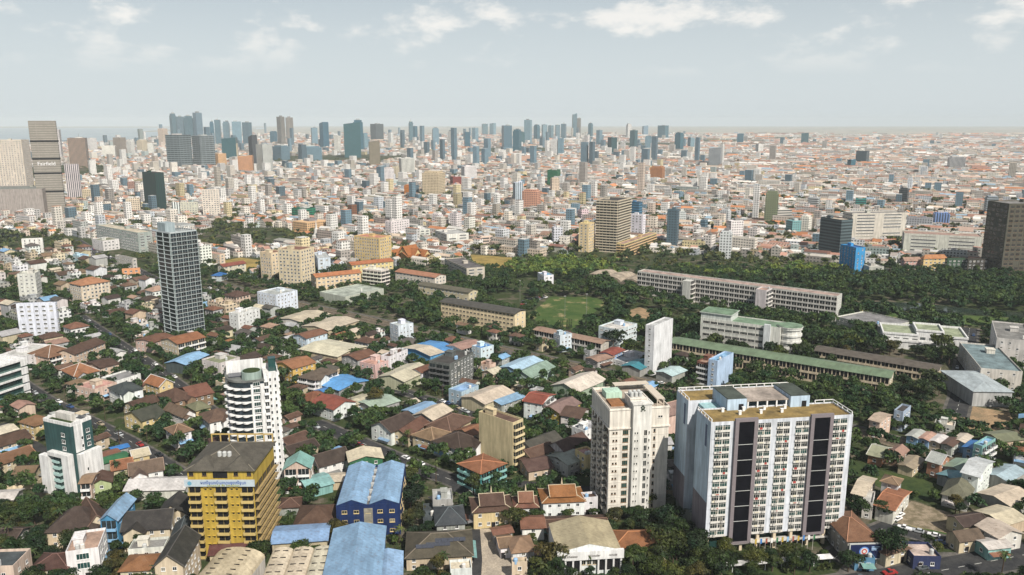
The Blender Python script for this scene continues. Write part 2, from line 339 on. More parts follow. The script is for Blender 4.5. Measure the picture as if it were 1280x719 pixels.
def balc_mesh(bw, bh, depth=1.3, rail='solid', gl='glass'):
    key = (round(bw, 1), round(bh, 1), depth, rail, gl)
    if key in _bm: return _bm[key]
    b = MB(); hw = bw / 2
    b.box(-hw, hw, -depth, -.002, -.16, 0, 0)                                           # slab, its top at z = 0
    if rail == 'solid': b.box(-hw, hw, -depth, -depth + .12, .002, .95, 0); b.box(-hw, -hw + .12, -depth + .125, -.003, .002, .95, 0); b.box(hw - .12, hw, -depth + .125, -.003, .002, .95, 0)
    else:
        b.box(-hw, hw, -depth, -depth + .07, .9, 1.0, 2)
        n = max(2, int(bw / .8))
        for q in range(n + 1): x = -hw + .04 + (bw - .08) * q / n; b.box(x - .03, x + .03, -depth + .005, -depth + .065, .002, .898, 2)
    b.box(-hw + .15, hw - .15, -.045, -.004, .05, bh - .55, 1)                          # door and window glass behind it
    for q in range(1, max(2, int(bw / 1.4))): x = -hw + .15 + (bw - .3) * q / max(2, int(bw / 1.4)); b.box(x - .05, x + .05, -.08, -.047, .05, bh - .55, 0)
    _bm[key] = b.mesh('balcony', ['trim', gl, 'rail']); return _bm[key]
FACES = {'F': lambda w, d: (0, -d / 2, 0.0, w), 'L': lambda w, d: (-w / 2, 0, -math.pi / 2, d), 'R': lambda w, d: (w / 2, 0, math.pi / 2, d), 'B': lambda w, d: (0, d / 2, math.pi, w)}
def face_frame(face, w, d):
    x, y, rz, ln = FACES[face](w, d); return x, y, rz, ln
class Parts:
    """collects repeated parts of one thing: the first 100 (largest in view first) become objects, the others one 'stuff' part"""
    def __init__(s, root, name): s.root = root; s.name = name; s.items = []
    def put(s, me, loc, rz, col, tilt=0): s.items.append((me, loc, rz, col))
    def flush(s, cap=100):
        for me, loc, rz, col in s.items[:cap]: add(s.name, me, s.root, loc, rz, col)
        rest = s.items[cap:]
        if rest:
            me0 = rest[0][0]; b = MB(); mats = []
            for me, loc, rz, col in rest:
                c, sn = math.cos(rz), math.sin(rz); off = len(b.v); idx = []
                for mt in me.materials:
                    if mt not in mats: mats.append(mt)
                    idx.append(mats.index(mt))
                b.v += [(v.co.x * c - v.co.y * sn + loc[0], v.co.x * sn + v.co.y * c + loc[1], v.co.z + loc[2]) for v in me.vertices]
                b.f += [tuple(off + i for i in p.vertices) for p in me.polygons]; b.m += [idx[p.material_index] for p in me.polygons]
            o = add(s.name, b.mesh(s.name, mats), s.root, col=rest[0][3]); o['kind'] = 'stuff'
def windows(P, w, d, face, z0, fh, floors, bay, ww, wh, col='white', style='plain', margin=.8, skip=0.0, curt=.15, xs=None):
    x, y, rz, ln = face_frame(face, w, d); n = max(1, int((ln - 2 * margin) / bay))
    us = xs if xs is not None else [-(ln - 2 * margin) / 2 + (ln - 2 * margin) * (k + .5) / n for k in range(n)]
    for fl in range(floors - 1, -1, -1):
        for u in us:
            if random.random() < skip: continue
            st = 'curtain' if style == 'plain' and random.random() < curt else style
            P.put(win_mesh(ww, wh, st), (x + u * math.cos(rz), y + u * math.sin(rz), z0 + fl * fh + fh * .52), rz, col)
def balconies(P, w, d, face, z0, fh, floors, us, bw, col='white', depth=1.3, rail='solid', gl='glass'):
    x, y, rz, ln = face_frame(face, w, d)
    for fl in range(floors - 1, -1, -1):
        for u in us: P.put(balc_mesh(bw, fh, depth, rail, gl), (x + u * math.cos(rz), y + u * math.sin(rz), z0 + fl * fh + .1), rz, col)
def wall_levels(h, floors, fh, band=.0, parapet=.9, z0=0.0, bm=0):
    lv = [(-.3 if z0 == 0 else z0, 0)]
    if band:
        for k in range(1, floors + 1):
            z = z0 + k * fh
            if z > h - .4: break
            lv += [(z - .18, 0), (z - .18, band, bm), (z + .12, band, bm), (z + .12, 0, bm)]
    lv += [(h, 0)]
    if parapet: lv += [(h + parapet, 0), (h + parapet, -.25), (h, -.25)]
    return lv
def roof_mesh(w, d, kind, rise, ov, ax='x', mats=('tile',), t=.16):
    """pitched roof with overhang and thickness; eaves' underside at z = 0 over the wall line"""
    b = MB(); sw = ax == 'y'
    a, c = (d / 2, w / 2) if sw else (w / 2, d / 2)          # a: half length along the ridge, c: half span
    A, C = a + ov, c + ov; sl = rise / c; z0 = -sl * ov
    if kind == 'gable': rp = [(-A, 0, rise), (A, 0, rise)]
    else:
        k = max(.0, min(A - .05, A - C)); k = k if A > C else .3; rp = [(-k, 0, rise), (k, 0, rise)]
    ev = [(-A, -C, z0), (A, -C, z0), (A, C, z0), (-A, C, z0)]
    T = lambda p: (-p[1], p[0], p[2]) if sw else p
    up = [T((p[0], p[1], p[2] + t)) for p in ev + rp]; dn = [T(p) for p in ev + rp]
    b.v = up + dn
    for f in [(0, 1, 5, 4), (2, 3, 4, 5)] + ([(1, 2, 5), (3, 0, 4)] if kind != 'gable' else []): b.f.append(f); b.f.append(tuple(6 + i for i in reversed(f)))
    E = [(0, 1), (2, 3)] + ([(1, 2), (3, 0)] if kind != 'gable' else [(1, 5), (5, 2), (3, 4), (4, 0)])
    for i, j in E: b.f.append((i, 6 + i, 6 + j, j))
    b.m = [0] * len(b.f)
    return b.mesh('roof', list(mats)), [up[i] for i in range(6)]
def ridge_mesh(up, hip, r=.16):
    b = MB(); E = [(4, 5)] + ([(0, 4), (3, 4), (1, 5), (2, 5)] if hip else [(0, 4), (3, 4), (1, 5), (2, 5)])
    for i, j in E: b.bar(up[i], up[j], r)
    return b.mesh('ridge_cap', ['trim'])
def gable_wall(w, d, h, rise, ax):
    b = MB(); P = RECT(w, d)
    for x, y in P: b.v.append((x, y, -.3))
    for x, y in P: b.v.append((x, y, h))
    if ax == 'x':
        b.v += [(-w / 2, 0, h + rise), (w / 2, 0, h + rise)]; b.f = [(0, 1, 5, 4), (2, 3, 7, 6), (1, 2, 6, 9, 5), (3, 0, 4, 8, 7)]
    else:
        b.v += [(0, -d / 2, h + rise), (0, d / 2, h + rise)]; b.f = [(1, 2, 6, 5), (3, 0, 4, 7), (0, 1, 5, 8, 4), (2, 3, 7, 9, 6)]
    b.m = [0] * 4; return b.mesh('wall', ['wall'])
def tank_mesh(): 
    if 'tank' not in _wm:
        b = MB(); ring = [(.75 * math.cos(k * math.pi / 5), .75 * math.sin(k * math.pi / 5)) for k in range(10)]
        b.rings(ring, [(0, 0), (1.7, 0), (2.0, -.35)]); _wm['tank'] = b.mesh('water_tank', ['trim'])
    return _wm['tank']
def door_mesh():
    if 'door' not in _wm:
        b = MB(); b.box(-.75, .75, -.10, -.003, 0, 2.3, 0); b.box(-.62, .62, -.14, -.102, .02, 2.18, 1); _wm['door'] = b.mesh('door', ['trim', 'dark'])
    return _wm['door']

def bld(name, cat, label, F, Rr, L, h=None, by=None, a=None, roof='flat', rc='grey', wc='cream', ax='x', rise=None, ov=.7, fh=3.1, bay=3.2, ww=1.3, wh=1.3, style='plain',
        faces='FLR', band=0.0, lm=None, wcol='white', ridge=None, mat=None, wallmat='wall', balc=None, parapet=.9, hut=True, tank=0, rect=None, wins=True, group=None, extra=None, curt=.15, wing=False):
    """one building fitted to the near, right and left corners of its eaves"""
    x, y, ang, w, d, h = rect if rect else fit(F, Rr, L, h, by, a)
    og_rect(x, y, ang, w, d, grow=.6)
    root = thing(name, label, cat, (x, y, 0), ang, group, lm, top=h); root['_s'] = 1
    floors = max(1, int(round(h / fh))); fh = h / floors; dist = math.hypot(x, y)
    rp = rise if rise is not None else .36 * (d if ax == 'x' else w) / 2 * (1.25 if roof == 'hip' else 1)
    rm = mat or {'flat': 'deck', 'hip': 'tile', 'gable': 'tile', 'shed': 'metal'}[roof]
    if roof == 'flat':
        b = MB(); b.rings(RECT(w, d), wall_levels(h, floors, fh, band, parapet), cap=False); add('wall', b.mesh('wall', [wallmat]), root, col=jit(wc, .06))
        b = MB(); b.box(-w / 2 + .26, w / 2 - .26, -d / 2 + .26, d / 2 - .26, h - .15, h + .05); add('roof', b.mesh('roof', [rm]), root, col=jit(rc))
        if hut and w > 6 and d > 6:
            hw, hd = min(4.5, w * .3), min(5, d * .35); hx, hy = random.uniform(-.25, .25) * w, random.uniform(-.05, .28) * d
            b = MB(); b.rings([(px + hx, py + hy) for px, py in RECT(hw, hd)], [(h + .06, 0), (h + 2.6, 0), (h + 2.6, .25), (h + 2.85, .25)]); add('roof_hut', b.mesh('roof_hut', ['wall']), root, col=jit(wc, .1))
        if dist < 700:
            for _ in range(tank or random.choice((0, 1, 1, 2))): add('water_tank', tank_mesh(), root, (random.uniform(-.35, .35) * w, random.uniform(-.38, -.2) * d, h + .06), col=random.choice(('ltgrey', 'ltblue', 'ltgrey', 'offwhite')))
    else:
        if roof == 'gable': add('wall', gable_wall(w, d, h, rp - .02, ax), root, col=jit(wc, .06))
        else:
            b = MB(); b.rings(RECT(w, d), wall_levels(h, floors, fh, band, 0)); add('wall', b.mesh('wall', [wallmat]), root, col=jit(wc, .06))
        rme, up = roof_mesh(w, d, 'gable' if roof == 'shed' else roof, .12 * d if roof == 'shed' else rp, ov, ax, (rm,)); rf = add('roof', rme, root, (0, 0, h + .01), col=jit(rc))
        if not ridge and dist < 400 and rm == 'tile' and random.random() < .7: ridge = tuple(min(.5, 1.45 * v + .02) for v in (K[rc] if isinstance(rc, str) else rc))
        if ridge: add('ridge_cap', ridge_mesh(up, roof == 'hip'), rf, (0, 0, .05), col=ridge)
    if wing and roof in ('hip', 'gable'):
        ws, wd = min(w * .45, 7), 2.6; wx = random.choice((-.22, .22)) * w; wr = .32 * ws
        add('porch_wall', gable_wall(ws, wd, h - .4, wr - .02, 'y'), root, (wx, -d / 2 - wd / 2 + .002, 0), col=jit(wc, .06))
        me, up = roof_mesh(ws, wd + d * .45, 'gable', wr, .5, 'y', (rm,)); add('porch_roof', me, root, (wx, -d / 2 - wd / 2 + d * .225, h - .38), col=jit(rc))
    if dist < 520 and cat in ('house', 'shop', 'townhouse') and w > 6 and d > 6:
        for _ in range(random.choice((0, 1, 1, 2))):
            fc = random.choice('FLRF'); fx, fy, frz, ln = face_frame(fc, w, d); aw, ad = ln * random.uniform(.35, .8), random.uniform(1.6, 3.0); u = random.uniform(-.5, .5) * (ln - aw); zt = random.uniform(2.5, 3.0)
            b = MB(); b.v = [(-aw / 2, -ad, zt - .5), (aw / 2, -ad, zt - .5), (aw / 2, -.003, zt), (-aw / 2, -.003, zt)]; b.v += [(q[0], q[1], q[2] + .07) for q in b.v]; b.f = [(3, 2, 1, 0), (4, 5, 6, 7), (0, 1, 5, 4), (1, 2, 6, 5), (3, 0, 4, 7)]; b.m = [0] * 5
            add('awning', b.mesh('awning', ['metal']), root, (fx + u * math.cos(frz), fy + u * math.sin(frz), 0), frz, jit(random.choice(('ltblue', 'terra', 'grey', 'creamroof', 'ltteal', 'sky', 'brown', 'offwhite', 'grey')), .2))
    if wins:
        P = Parts(root, 'window')
        for fc in faces:
            if balc and fc in balc: continue
            windows(P, w, d, fc, 0, fh, floors, bay, ww, wh, wcol, style, skip=.08, curt=curt)
        P.flush()
        if balc:
            Q = Parts(root, 'balcony')
            for fc in balc:
                ln = w if fc in 'FB' else d; n = max(1, int(ln / 4.2)); bw = ln / n - .5
                balconies(Q, w, d, fc, 0, fh, floors, [-ln / 2 + ln * (k + .5) / n for k in range(n)], bw, jit(wc, .08) if floors > 4 else wcol, rail='solid')
            Q.flush()
        if dist < 360: add('door', door_mesh(), root, (random.uniform(-.3, .3) * w, -d / 2, 0), col='dkbrown')
    root['_d'] = (w, d, h); return root, w, d, h

# ------------------------------------------------------------------ ground, water, roads
def poly_sheet(name, px, mat, z, kind='structure', world_pts=None):
    pts = world_pts or [at(*p) for p in px]; b = MB(); b.quad([(x, y, 0) for x, y in pts])
    ar = sum(pts[i - 1][0] * pts[i][1] - pts[i][0] * pts[i - 1][1] for i in range(len(pts)))
    if ar < 0: b.f[0] = tuple(reversed(b.f[0]))
    o = add(name, b.mesh(name, [mat]), None, (0, 0, z)); o['kind'] = kind; return o
b = MB(); b.quad([(-26000, -400, 0), (26000, -400, 0), (26000, 21900, 0), (-26000, 21900, 0)])
struct('ground', b, 'ground')
poly_sheet('fields', None, 'field', .5, world_pts=[(-25000, 7600), (25000, 7600), (25000, 21800), (-25000, 21800)])
RIVER = [at(-90, 181), at(120, 178), at(215, 171), at(262, 166), at(330, 161.5), at(330, 159.6), at(150, 159.8), at(-150, 160.5)]
poly_sheet('river', None, 'river', 1.0, world_pts=RIVER)
poly_sheet('sandbank', [(165, 165.5), (255, 163.5), (320, 162), (320, 160.8), (210, 162)], 'field', 1.4)
def path_strip(pts, w, z, mat, name, off=0.0, block=True, kind='structure'):
    P = [np.array(p, float) for p in pts]; b = MB(); L = []
    for i, p in enumerate(P):
        t = (P[min(i + 1, len(P) - 1)] - P[max(i - 1, 0)]); t /= np.linalg.norm(t); n = np.array([-t[1], t[0]])
        L.append((p + n * (off - w / 2), p + n * (off + w / 2)))
    for (a0, a1), (b0, b1) in zip(L, L[1:]):
        b.quad([(*a0, 0), (*b0, 0), (*b1, 0), (*a1, 0)] if np.cross(b0 - a0, a1 - a0) > 0 else [(*a0, 0), (*a1, 0), (*b1, 0), (*b0, 0)])
    if block:
        for p, q in zip(P, P[1:]):
            d = q - p; l = np.linalg.norm(d); m = (p + q) / 2 + np.array([-d[1], d[0]]) / l * off; og_rect(m[0], m[1], math.atan2(d[1], d[0]), l, w)
    o = add(name, b.mesh(name, [mat]), None, (0, 0, z)); o['kind'] = kind; return P
ROADS = []
def road(px, w, walk=1.6, line=True):
    pts = [at(*p) for p in px]; n = len(ROADS); dz = n * .0006
    path_strip(pts, w, .035 + dz, 'asphalt', 'road')
    if walk:
        for s in (-1, 1): path_strip(pts, walk, .02 + dz * .5, 'pave', 'pavement', off=s * (w / 2 + walk / 2))
    if line:
        # broken centre line
        b = MB()
        for p, q in zip(pts, pts[1:]):
            p, q = np.array(p), np.array(q); l = np.linalg.norm(q - p); t = (q - p) / l; nn = np.array([-t[1], t[0]])
            for k in range(int(l / 7)):
                a0 = p + t * (k * 7 + 1.5); a1 = a0 + t * 3
                b.quad([(*(a0 - nn * .09), 0), (*(a1 - nn * .09), 0), (*(a1 + nn * .09), 0), (*(a0 + nn * .09), 0)])
        o = add('road_marking', b.mesh('road_marking', ['paint']), None, (0, 0, .045 + dz)); o['kind'] = 'structure'
    ROADS.append((pts, w))
road([(100, 395), (150, 430), (188, 455), (222, 480), (262, 512), (285, 530)], 7, 1.2)
road([(18, 472), (60, 500), (108, 524), (160, 550), (205, 578), (245, 604), (262, 640)], 6.5, 1.2)
road([(392, 528), (440, 548), (480, 566), (525, 585), (572, 603), (600, 622)], 8.5, 1.4)
road([(470, 478), (527, 497), (590, 516), (640, 533)], 7)
road([(1212, 410), (1207, 450), (1200, 500), (1194, 520)], 10)
road([(1040, 700), (1080, 672), (1110, 658), (1160, 672), (1215, 684), (1300, 700)], 8)
road([(960, 745), (1050, 735), (1130, 722), (1300, 690)], 13)
road([(205, 355), (252, 362), (330, 383), (430, 402), (540, 428)], 7.5)
road([(95, 300), (120, 316), (165, 335), (205, 355)], 10)
road([(0, 530), (60, 568), (120, 600)], 6, walk=0, line=False)
road([(540, 625), (600, 600), (660, 606), (738, 612)], 6, walk=0, line=False)
road([(588, 750), (592, 700), (590, 662)], 6, walk=0, line=False)
road([(1030, 322), (1110, 337), (1290, 343)], 10)
# railway: ballast bed, two tracks, sleepers
RAILPX = [(252, 350), (330, 372), (430, 393), (540, 418), (640, 441), (745, 464), (850, 489), (960, 514), (1066, 539), (1150, 562), (1300, 606)]
rp_ = [at(*p) for p in RAILPX]
path_strip(rp_, 13, .05, 'gravel', 'railway_bed')
b = MB(); sl_ = MB()
for off in (-3.2, -1.9, 1.9, 3.2):
    for p, q in zip(rp_, rp_[1:]):
        p, q = np.array(p), np.array(q); t = (q - p) / np.linalg.norm(q - p); n = np.array([-t[1], t[0]])
        b.bar((*(p + n * off), .16), (*(q + n * off), .16), .09)
for off in (-2.55, 2.55):
    for p, q in zip(rp_[3:], rp_[4:]):
        p, q = np.array(p), np.array(q); l = np.linalg.norm(q - p); t = (q - p) / l; n = np.array([-t[1], t[0]])
        for k in range(int(l / 1.2)):
            c = p + t * k * 1.2 + n * off; e = t * .14; f = n * 1.2
            sl_.quad([(*(c - e - f), 0), (*(c + e - f), 0), (*(c + e + f), 0), (*(c - e + f), 0)])
struct('railway_rails', b, 'rail'); struct('railway_sleepers', sl_, 'rail', z=.075)
path_strip(rp_, 3.0, .03, 'pave', 'rail_path', off=8.5); path_strip(rp_, 3.0, .031, 'darkgrass', 'rail_verge', off=-8.2, block=False)

def zone(name, px, mat, z=.012, block=True, kind='structure'):
    poly_sheet(name, px, mat, z, kind)
    if block: block_poly([at(*p) for p in px])
def in_poly(X, Y, pts):
    ins = np.zeros(X.shape, bool); j = len(pts) - 1
    for i in range(len(pts)):
        xi, yi = pts[i]; xj, yj = pts[j]
        c = ((yi > Y) != (yj > Y)) & (X < (xj - xi) * (Y - yi) / (yj - yi + 1e-9) + xi); ins ^= c; j = i
    return ins
_gx, _gy = np.meshgrid(OG_X0 + (np.arange(700) + .5) * OG_S, OG_Y0 + (np.arange(700) + .5) * OG_S, indexing='ij')
def block_poly(pts): OG[in_poly(_gx, _gy, pts)] = True
zone('sports_field', [(657, 398), (688, 371), (745, 372), (757, 379), (735, 398), (715, 412), (690, 408)], 'grass')
block_poly([at(*q) for q in [(650, 403), (690, 413), (716, 420), (745, 404), (762, 380), (745, 372), (720, 408), (690, 404)]])
zone('campus_clearing', [(783, 389), (800, 384), (818, 391), (812, 399), (790, 396)], 'sand')
zone('campus_clearing', [(1085, 425), (1105, 420), (1112, 428), (1095, 432)], 'concrete')
zone('bare_lot', [(1187, 508), (1195, 504), (1262, 516), (1270, 534), (1225, 545), (1190, 522)], 'sand')
zone('rubble_lot', [(1120, 640), (1140, 626), (1190, 642), (1192, 672), (1150, 668), (1122, 655)], 'rubble')
zone('grass_strip', [(1135, 656), (1190, 668), (1186, 677), (1132, 664)], 'grass', .016)
zone('green_plot', [(1063, 575), (1100, 588), (1160, 600), (1168, 625), (1130, 625), (1080, 600), (1060, 590)], 'darkgrass')
zone('dry_field', [(268, 328), (300, 322), (332, 326), (330, 340), (300, 345)], 'dry')
zone('dry_meadow', [(585, 318), (640, 322), (645, 334), (600, 336)], 'dry')
zone('concrete_yard', [(594, 661), (618, 661), (640, 700), (650, 745), (592, 745)], 'concrete')
zone('concrete_forecourt', [(1060, 700), (1180, 690), (1260, 693), (1120, 716), (1040, 722)], 'pave', .014, block=False)
zone('pond', [(1062, 379), (1090, 377), (1150, 379), (1215, 386), (1290, 391), (1290, 398), (1200, 393), (1110, 387)], 'water')
zone('garden', [(776, 697), (900, 699), (1050, 694), (1040, 712), (960, 722), (900, 750), (770, 750)], 'darkgrass', .01, block=False)
block_poly([at(*q) for q in [(1062, 380), (1110, 388), (1200, 394), (1290, 399), (1290, 409), (1200, 404), (1110, 397), (1064, 390)]])
poly_sheet('reed_bed', [(1062, 381), (1110, 388), (1200, 394), (1290, 399), (1290, 412), (1200, 406), (1110, 399), (1064, 391)], 'grass', .008)
zone('lane', [(1125, 703), (1160, 682), (1172, 684), (1150, 706)], 'concrete', .018, block=False)

# ------------------------------------------------------------------ the large buildings in front
def plinth(root, b, mats, name='wall', col=None): return add(name, b.mesh(name, mats), root, col=col)

def residence_tower():
    x, y, a, w, d, h = fit((889, 530), (1065, 519), (851, 489), None, 692, None)
    og_rect(x, y, a, w, d, grow=4)
    r = thing('apartment_tower', 'white and pale blue residential slab with two black vertical panels on its front', 'apartment tower', (x, y, 0), a, lm='black-panelled slab', top=h)
    fl = 16; z0 = 6.2; fh = (h - z0 - .6) / fl; X0, X1, Y0, Y1 = -w / 2, w / 2, -d / 2, d / 2; ym = Y0 + d * .39; yr = Y0 + d * .64; xr = X0 + w * .86
    def box(name, x0, x1, y0, y1, za, zb, col, mat='wall', lv=None):
        b = MB(); P = [(x0, y0), (x1, y0), (x1, y1), (x0, y1)]; b.rings(P, lv or [(za, 0), (zb, 0)]); return add(name, b.mesh(name, [mat]), r, col=col)
    lv = [(z0, 0)]
    for k in range(1, fl):
        if k % 2 == 0: z = z0 + k * fh; lv += [(z - .05, 0), (z - .05, -.12), (z + .07, -.12), (z + .07, 0)]
    lv += [(h, 0), (h + .5, 0), (h + .5, -.25), (h, -.25)]
    box('wall', X0, X1, Y0, ym, z0, h, 'lav', lv=lv); box('wall', X0, xr, yr, Y1, z0, h, 'lav', lv=lv); box('wall', X0 + 4, xr - 4, ym + .01, yr - .01, z0, h - .5, (.32, .50, .52))
    # blue end walls, grey-mauve in their lower third
    box('end_wall', X0 - .12, X0 - .01, Y0 + .4, ym - .3, z0 + fh * 5, h, (.50, .62, .72)); box('end_wall', X0 - .12, X0 - .01, yr + .3, Y1 - .3, z0 + fh * 5, h, (.50, .62, .72))
    box('end_panel', X0 - .13, X0 - .01, Y0 + .4, ym - .3, z0, z0 + fh * 5 - .02, (.20, .18, .20)); box('end_panel', X0 - .13, X0 - .01, yr + .3, Y1 - .3, z0, z0 + fh * 5 - .02, (.20, .18, .20))
    for yy in (Y0 + d * .08, yr + d * .06): box('end_slot', X0 - .17, X0 - .125, yy, yy + 1.6, h - 9.5, h - 1.5, (.05, .08, .16), 'trim')
    fr = lambda f: X0 + w * f
    cols = [(.027, .135), (.325, .42), (.457, .553), (.59, .686), (.857, .962)]
    # one unit = a wide and a narrow window over a white parapet with an outdoor unit on its ledge
    def unit(ww, seed):
        b = MB(); hw = ww / 2; rr = random.Random(seed); s = rr.choice((-1, 1))
        b.box(-hw, hw, -.06, -.004, .68, fh - .28, 1)
        for q in range(7): xx = -hw + ww * q / 6; b.box(xx - (.16 if q == 3 else .035), xx + (.16 if q == 3 else .035), -.11, -.062, .68, fh - .28, 0)
        b.box(-hw - .05, hw + .05, -.42, -.005, -.02, .66, 0)
        b.box(-hw, hw, -.10, -.061, fh - .75, fh - .68, 0)
        xo = hw * .5 * s; b.box(xo - .4, xo + .4, -.80, -.425, .25, .85, 2); b.box(xo - .5, xo + .5, -.85, -.422, .16, .24, 0)
        if rr.random() < .45: xx = rr.uniform(-hw * .8, hw * .5); b.box(xx, xx + hw * .35, -.075, -.061, 1.0, fh - .8, rr.choice((3, 4)))
        if rr.random() < .4: xx = rr.uniform(-hw * .9, hw * .4); b.box(xx, xx + rr.uniform(.5, 1.2), -.47, -.425, .15, .9, rr.choice((5, 6, 7, 7)))
        if rr.random() < .35: b.box(-hw * rr.uniform(.4, .9), -hw * .1, -.70, -.43, .45, .62, rr.choice((4, 5, 7)))
        return b.mesh('window_bay', ['trim', rr.choice(('glass', 'tealglass', 'glass')), 'grey_unit', 'curtain', 'dark', 'cloth_red', 'cloth_blue', 'cloth_pale'])
    M['grey_unit'] = M['deck']
    P = Parts(r, 'window_bay')
    for c0, c1 in cols:
        us = [unit(w * (c1 - c0) - .3, s) for s in range(18)]
        for k in range(fl - 1, -1, -1): P.put(random.choice(us), (fr((c0 + c1) / 2), Y0, z0 + k * fh + .12), 0, 'offwhite')
    P.flush()
    for c0, c1, zb in ((.162, .318, 3.2), (.692, .852, 4.6)):
        b = MB(); xa, xb = fr(c0), fr(c1)
        b.box(xa, xa + 1.3, Y0 - 1.0, Y0 - .01, zb, h + 1.6); b.box(xb - 1.3, xb, Y0 - 1.0, Y0 - .01, zb, h + 1.6); b.box(xa + 1.31, xb - 1.31, Y0 - 1.0, Y0 - .01, h + .4, h + 1.6); b.box(xa + 1.31, xb - 1.31, Y0 - 1.0, Y0 - .01, zb, zb + .9)
        pf = add('panel_frame', b.mesh('panel_frame', ['trim']), r, col=(.19, .165, .175))
        b = MB(); n = 8; zs = [zb + .95] + [z0 + fh * 2.2 * k for k in range(1, 7)] + [h + .38]; zs = [z for z in zs if z <= h + .39]; zs = sorted(zs)
        b.box(xa + 1.32, xb - 1.32, Y0 - .75, Y0 - .02, zs[0], zs[-1])
        add('dark_panel', b.mesh('dark_panel', ['panel']), r)
        b = MB()
        for z in zs[1:-1]: b.box(xa + 1.33, xb - 1.33, Y0 - .84, Y0 - .76, z - .09, z + .09)
        add('panel_strip', b.mesh('panel_strip', ['trim']), pf, col='ltgrey')
    # recessed side between the wings: small balconies
    Q = Parts(r, 'balcony')
    for k in range(fl - 1, -1, -1): Q.put(balc_mesh(3.4, fh, 1.2, 'solid'), (X0 + 4, (ym + yr) / 2, z0 + k * fh + .1), -math.pi / 2, (.35, .5, .52))
    Q.flush()
    # rear and right faces
    V = Parts(r, 'window'); windows(V, w, d, 'B', z0, fh, fl, 6, 1.8, 1.3); windows(V, w, d * .39, 'R', z0, fh, 0, 6, 1.8, 1.3); V.flush(60)
    # roof: weathered golden decks, rails, lift huts, canopy slab, vents
    for x0, x1, y0, y1 in ((X0 + .3, X1 - .3, Y0 + .3, ym - .3), (X0 + .3, xr - .3, yr + .3, Y1 - .3)): box('roof', x0, x1, y0, y1, h - .2, h + .06, (.26, .18, .06), 'deck')
    b = MB()
    def rail(p, q):
        p, q = np.array(p), np.array(q); n = max(2, int(np.linalg.norm(q - p) / 3)); 
        for k in range(n + 1): c = p + (q - p) * k / n; b.box(c[0] - .16, c[0] + .16, c[1] - .16, c[1] + .16, h + .5, h + 1.5)
        b.bar((*p, h + 1.52), (*q, h + 1.52), .16)
    e = .3
    for p, q in (((X0 + e, ym - e), (X0 + e, Y0 + e)), ((X1 - e, Y0 + e), (X1 - e, ym - e)), ((X0 + e, Y1 - e), (xr - e, Y1 - e)), ((X0 + e, yr + e), (X0 + e, Y1 - e)), ((xr - e, yr + e), (xr - e, Y1 - e)), ((X1 - e, ym - e), (xr, ym - e))): rail(p, q)
    add('roof_railing', b.mesh('roof_railing', ['trim']), r, col='white')
    for xa, xb in ((.20, .34), (.66, .80)):
        b = MB(); b.rings([(fr(xa), ym - 2), (fr(xb), ym - 2), (fr(xb), yr + 3), (fr(xa), yr + 3)], [(h - .5, 0), (h + 4.2, 0)]); hut = add('roof_hut', b.mesh('roof_hut', ['wall']), r, col=(.46, .58, .70))
        b = MB(); b.box(fr(xa) + .05, fr(xb) - .05, ym - 1.95, yr + 2.95, h + 4.2, h + 4.45); add('hut_roof', b.mesh('hut_roof', ['deck']), hut, col=(.06, .075, .06))
        b = MB(); b.box(fr(xb) - 3, fr(xb) - 1.2, ym - 2.1, ym - 2.005, h + .1, h + 2.3); add('door', b.mesh('door', ['dark']), hut)
    box('roof_canopy', fr(.345), fr(.655), ym - 1, yr + 3.5, h + 2.6, h + 3.0, (.40, .34, .29), 'deck')
    b = MB()
    for k in range(5): xx = fr(.36 + .07 * k); b.box(xx - .25, xx + .25, ym - .9, ym - .4, h, h + 2.59)
    add('canopy_post', b.mesh('canopy_post', ['trim']), r, col='white')
    for k in range(7):
        b = MB(); b.box(-.45, .45, -.35, .35, 0, 1.3); b.box(-.6, .6, -.5, .5, 1.3, 1.5); add('roof_vent', b.mesh('roof_vent', ['trim']), r, (fr(.16 + .075 * k + (.02 if k % 2 else 0)), Y0 + d * (.20 if k % 2 else .30), h + .07), col='white')
    # podium
    b = MB(); b.rings([(X0 + 1.5, Y0 + 3), (X1 - 1.5, Y0 + 3), (X1 - 1.5, Y1), (X0 + 1.5, Y1)], [(-.3, 0), (z0 - .01, 0)]); add('podium', b.mesh('podium', ['wall']), r, col=(.22, .25, .24))
    b = MB(); b.box(X0 + 2, X1 - 2, Y0 + 2.75, Y0 + 2.99, .4, z0 - .8); add('podium_glass', b.mesh('podium_glass', ['tealglass']), r)
    for k in range(9):
        xx = X0 + .9 + (w - 1.8) * k / 8; b = MB(); b.box(-.5, .5, -.5, .5, -.1, z0 - .02); add('column', b.mesh('column', ['trim']), r, (xx, Y0 + .6, 0), col='cream')
    b = MB(); b.box(X0 + 8, X1 - 6, Y0 - .9, Y0 + 1.9, 3.0, 3.35); add('entrance_canopy', b.mesh('entrance_canopy', ['deck']), r, col='offwhite')
    # flags in front of the entrance
    fc = ['yellow', 'blue', 'red', 'white', 'green', 'yellow', 'sky', 'red', 'yellow', 'blue', 'white', 'green']
    ca, sa = math.cos(a), math.sin(a)
    for k in range(12):
        xx, yy = -9 + k * 2.0, Y0 - 3.2
        f = thing('flag', 'small %s flag on a thin pole before the black panelled slab' % {'sky': 'pale blue'}.get(fc[k], fc[k]), 'flag', (x + xx * ca - yy * sa, y + xx * sa + yy * ca, 0), a, 'flags along the entrance of the slab')
        if fc.count(fc[k]) > 1: f['label'] = 'small %s flag, %s of its colour from the left before the black panelled slab' % (fc[k], ('first', 'second', 'third')[fc[:k].count(fc[k])])
        b = MB(); b.bar((0, 0, 0), (0, 0, 6), .06); add('pole', b.mesh('pole', ['trim']), f, col='offwhite')
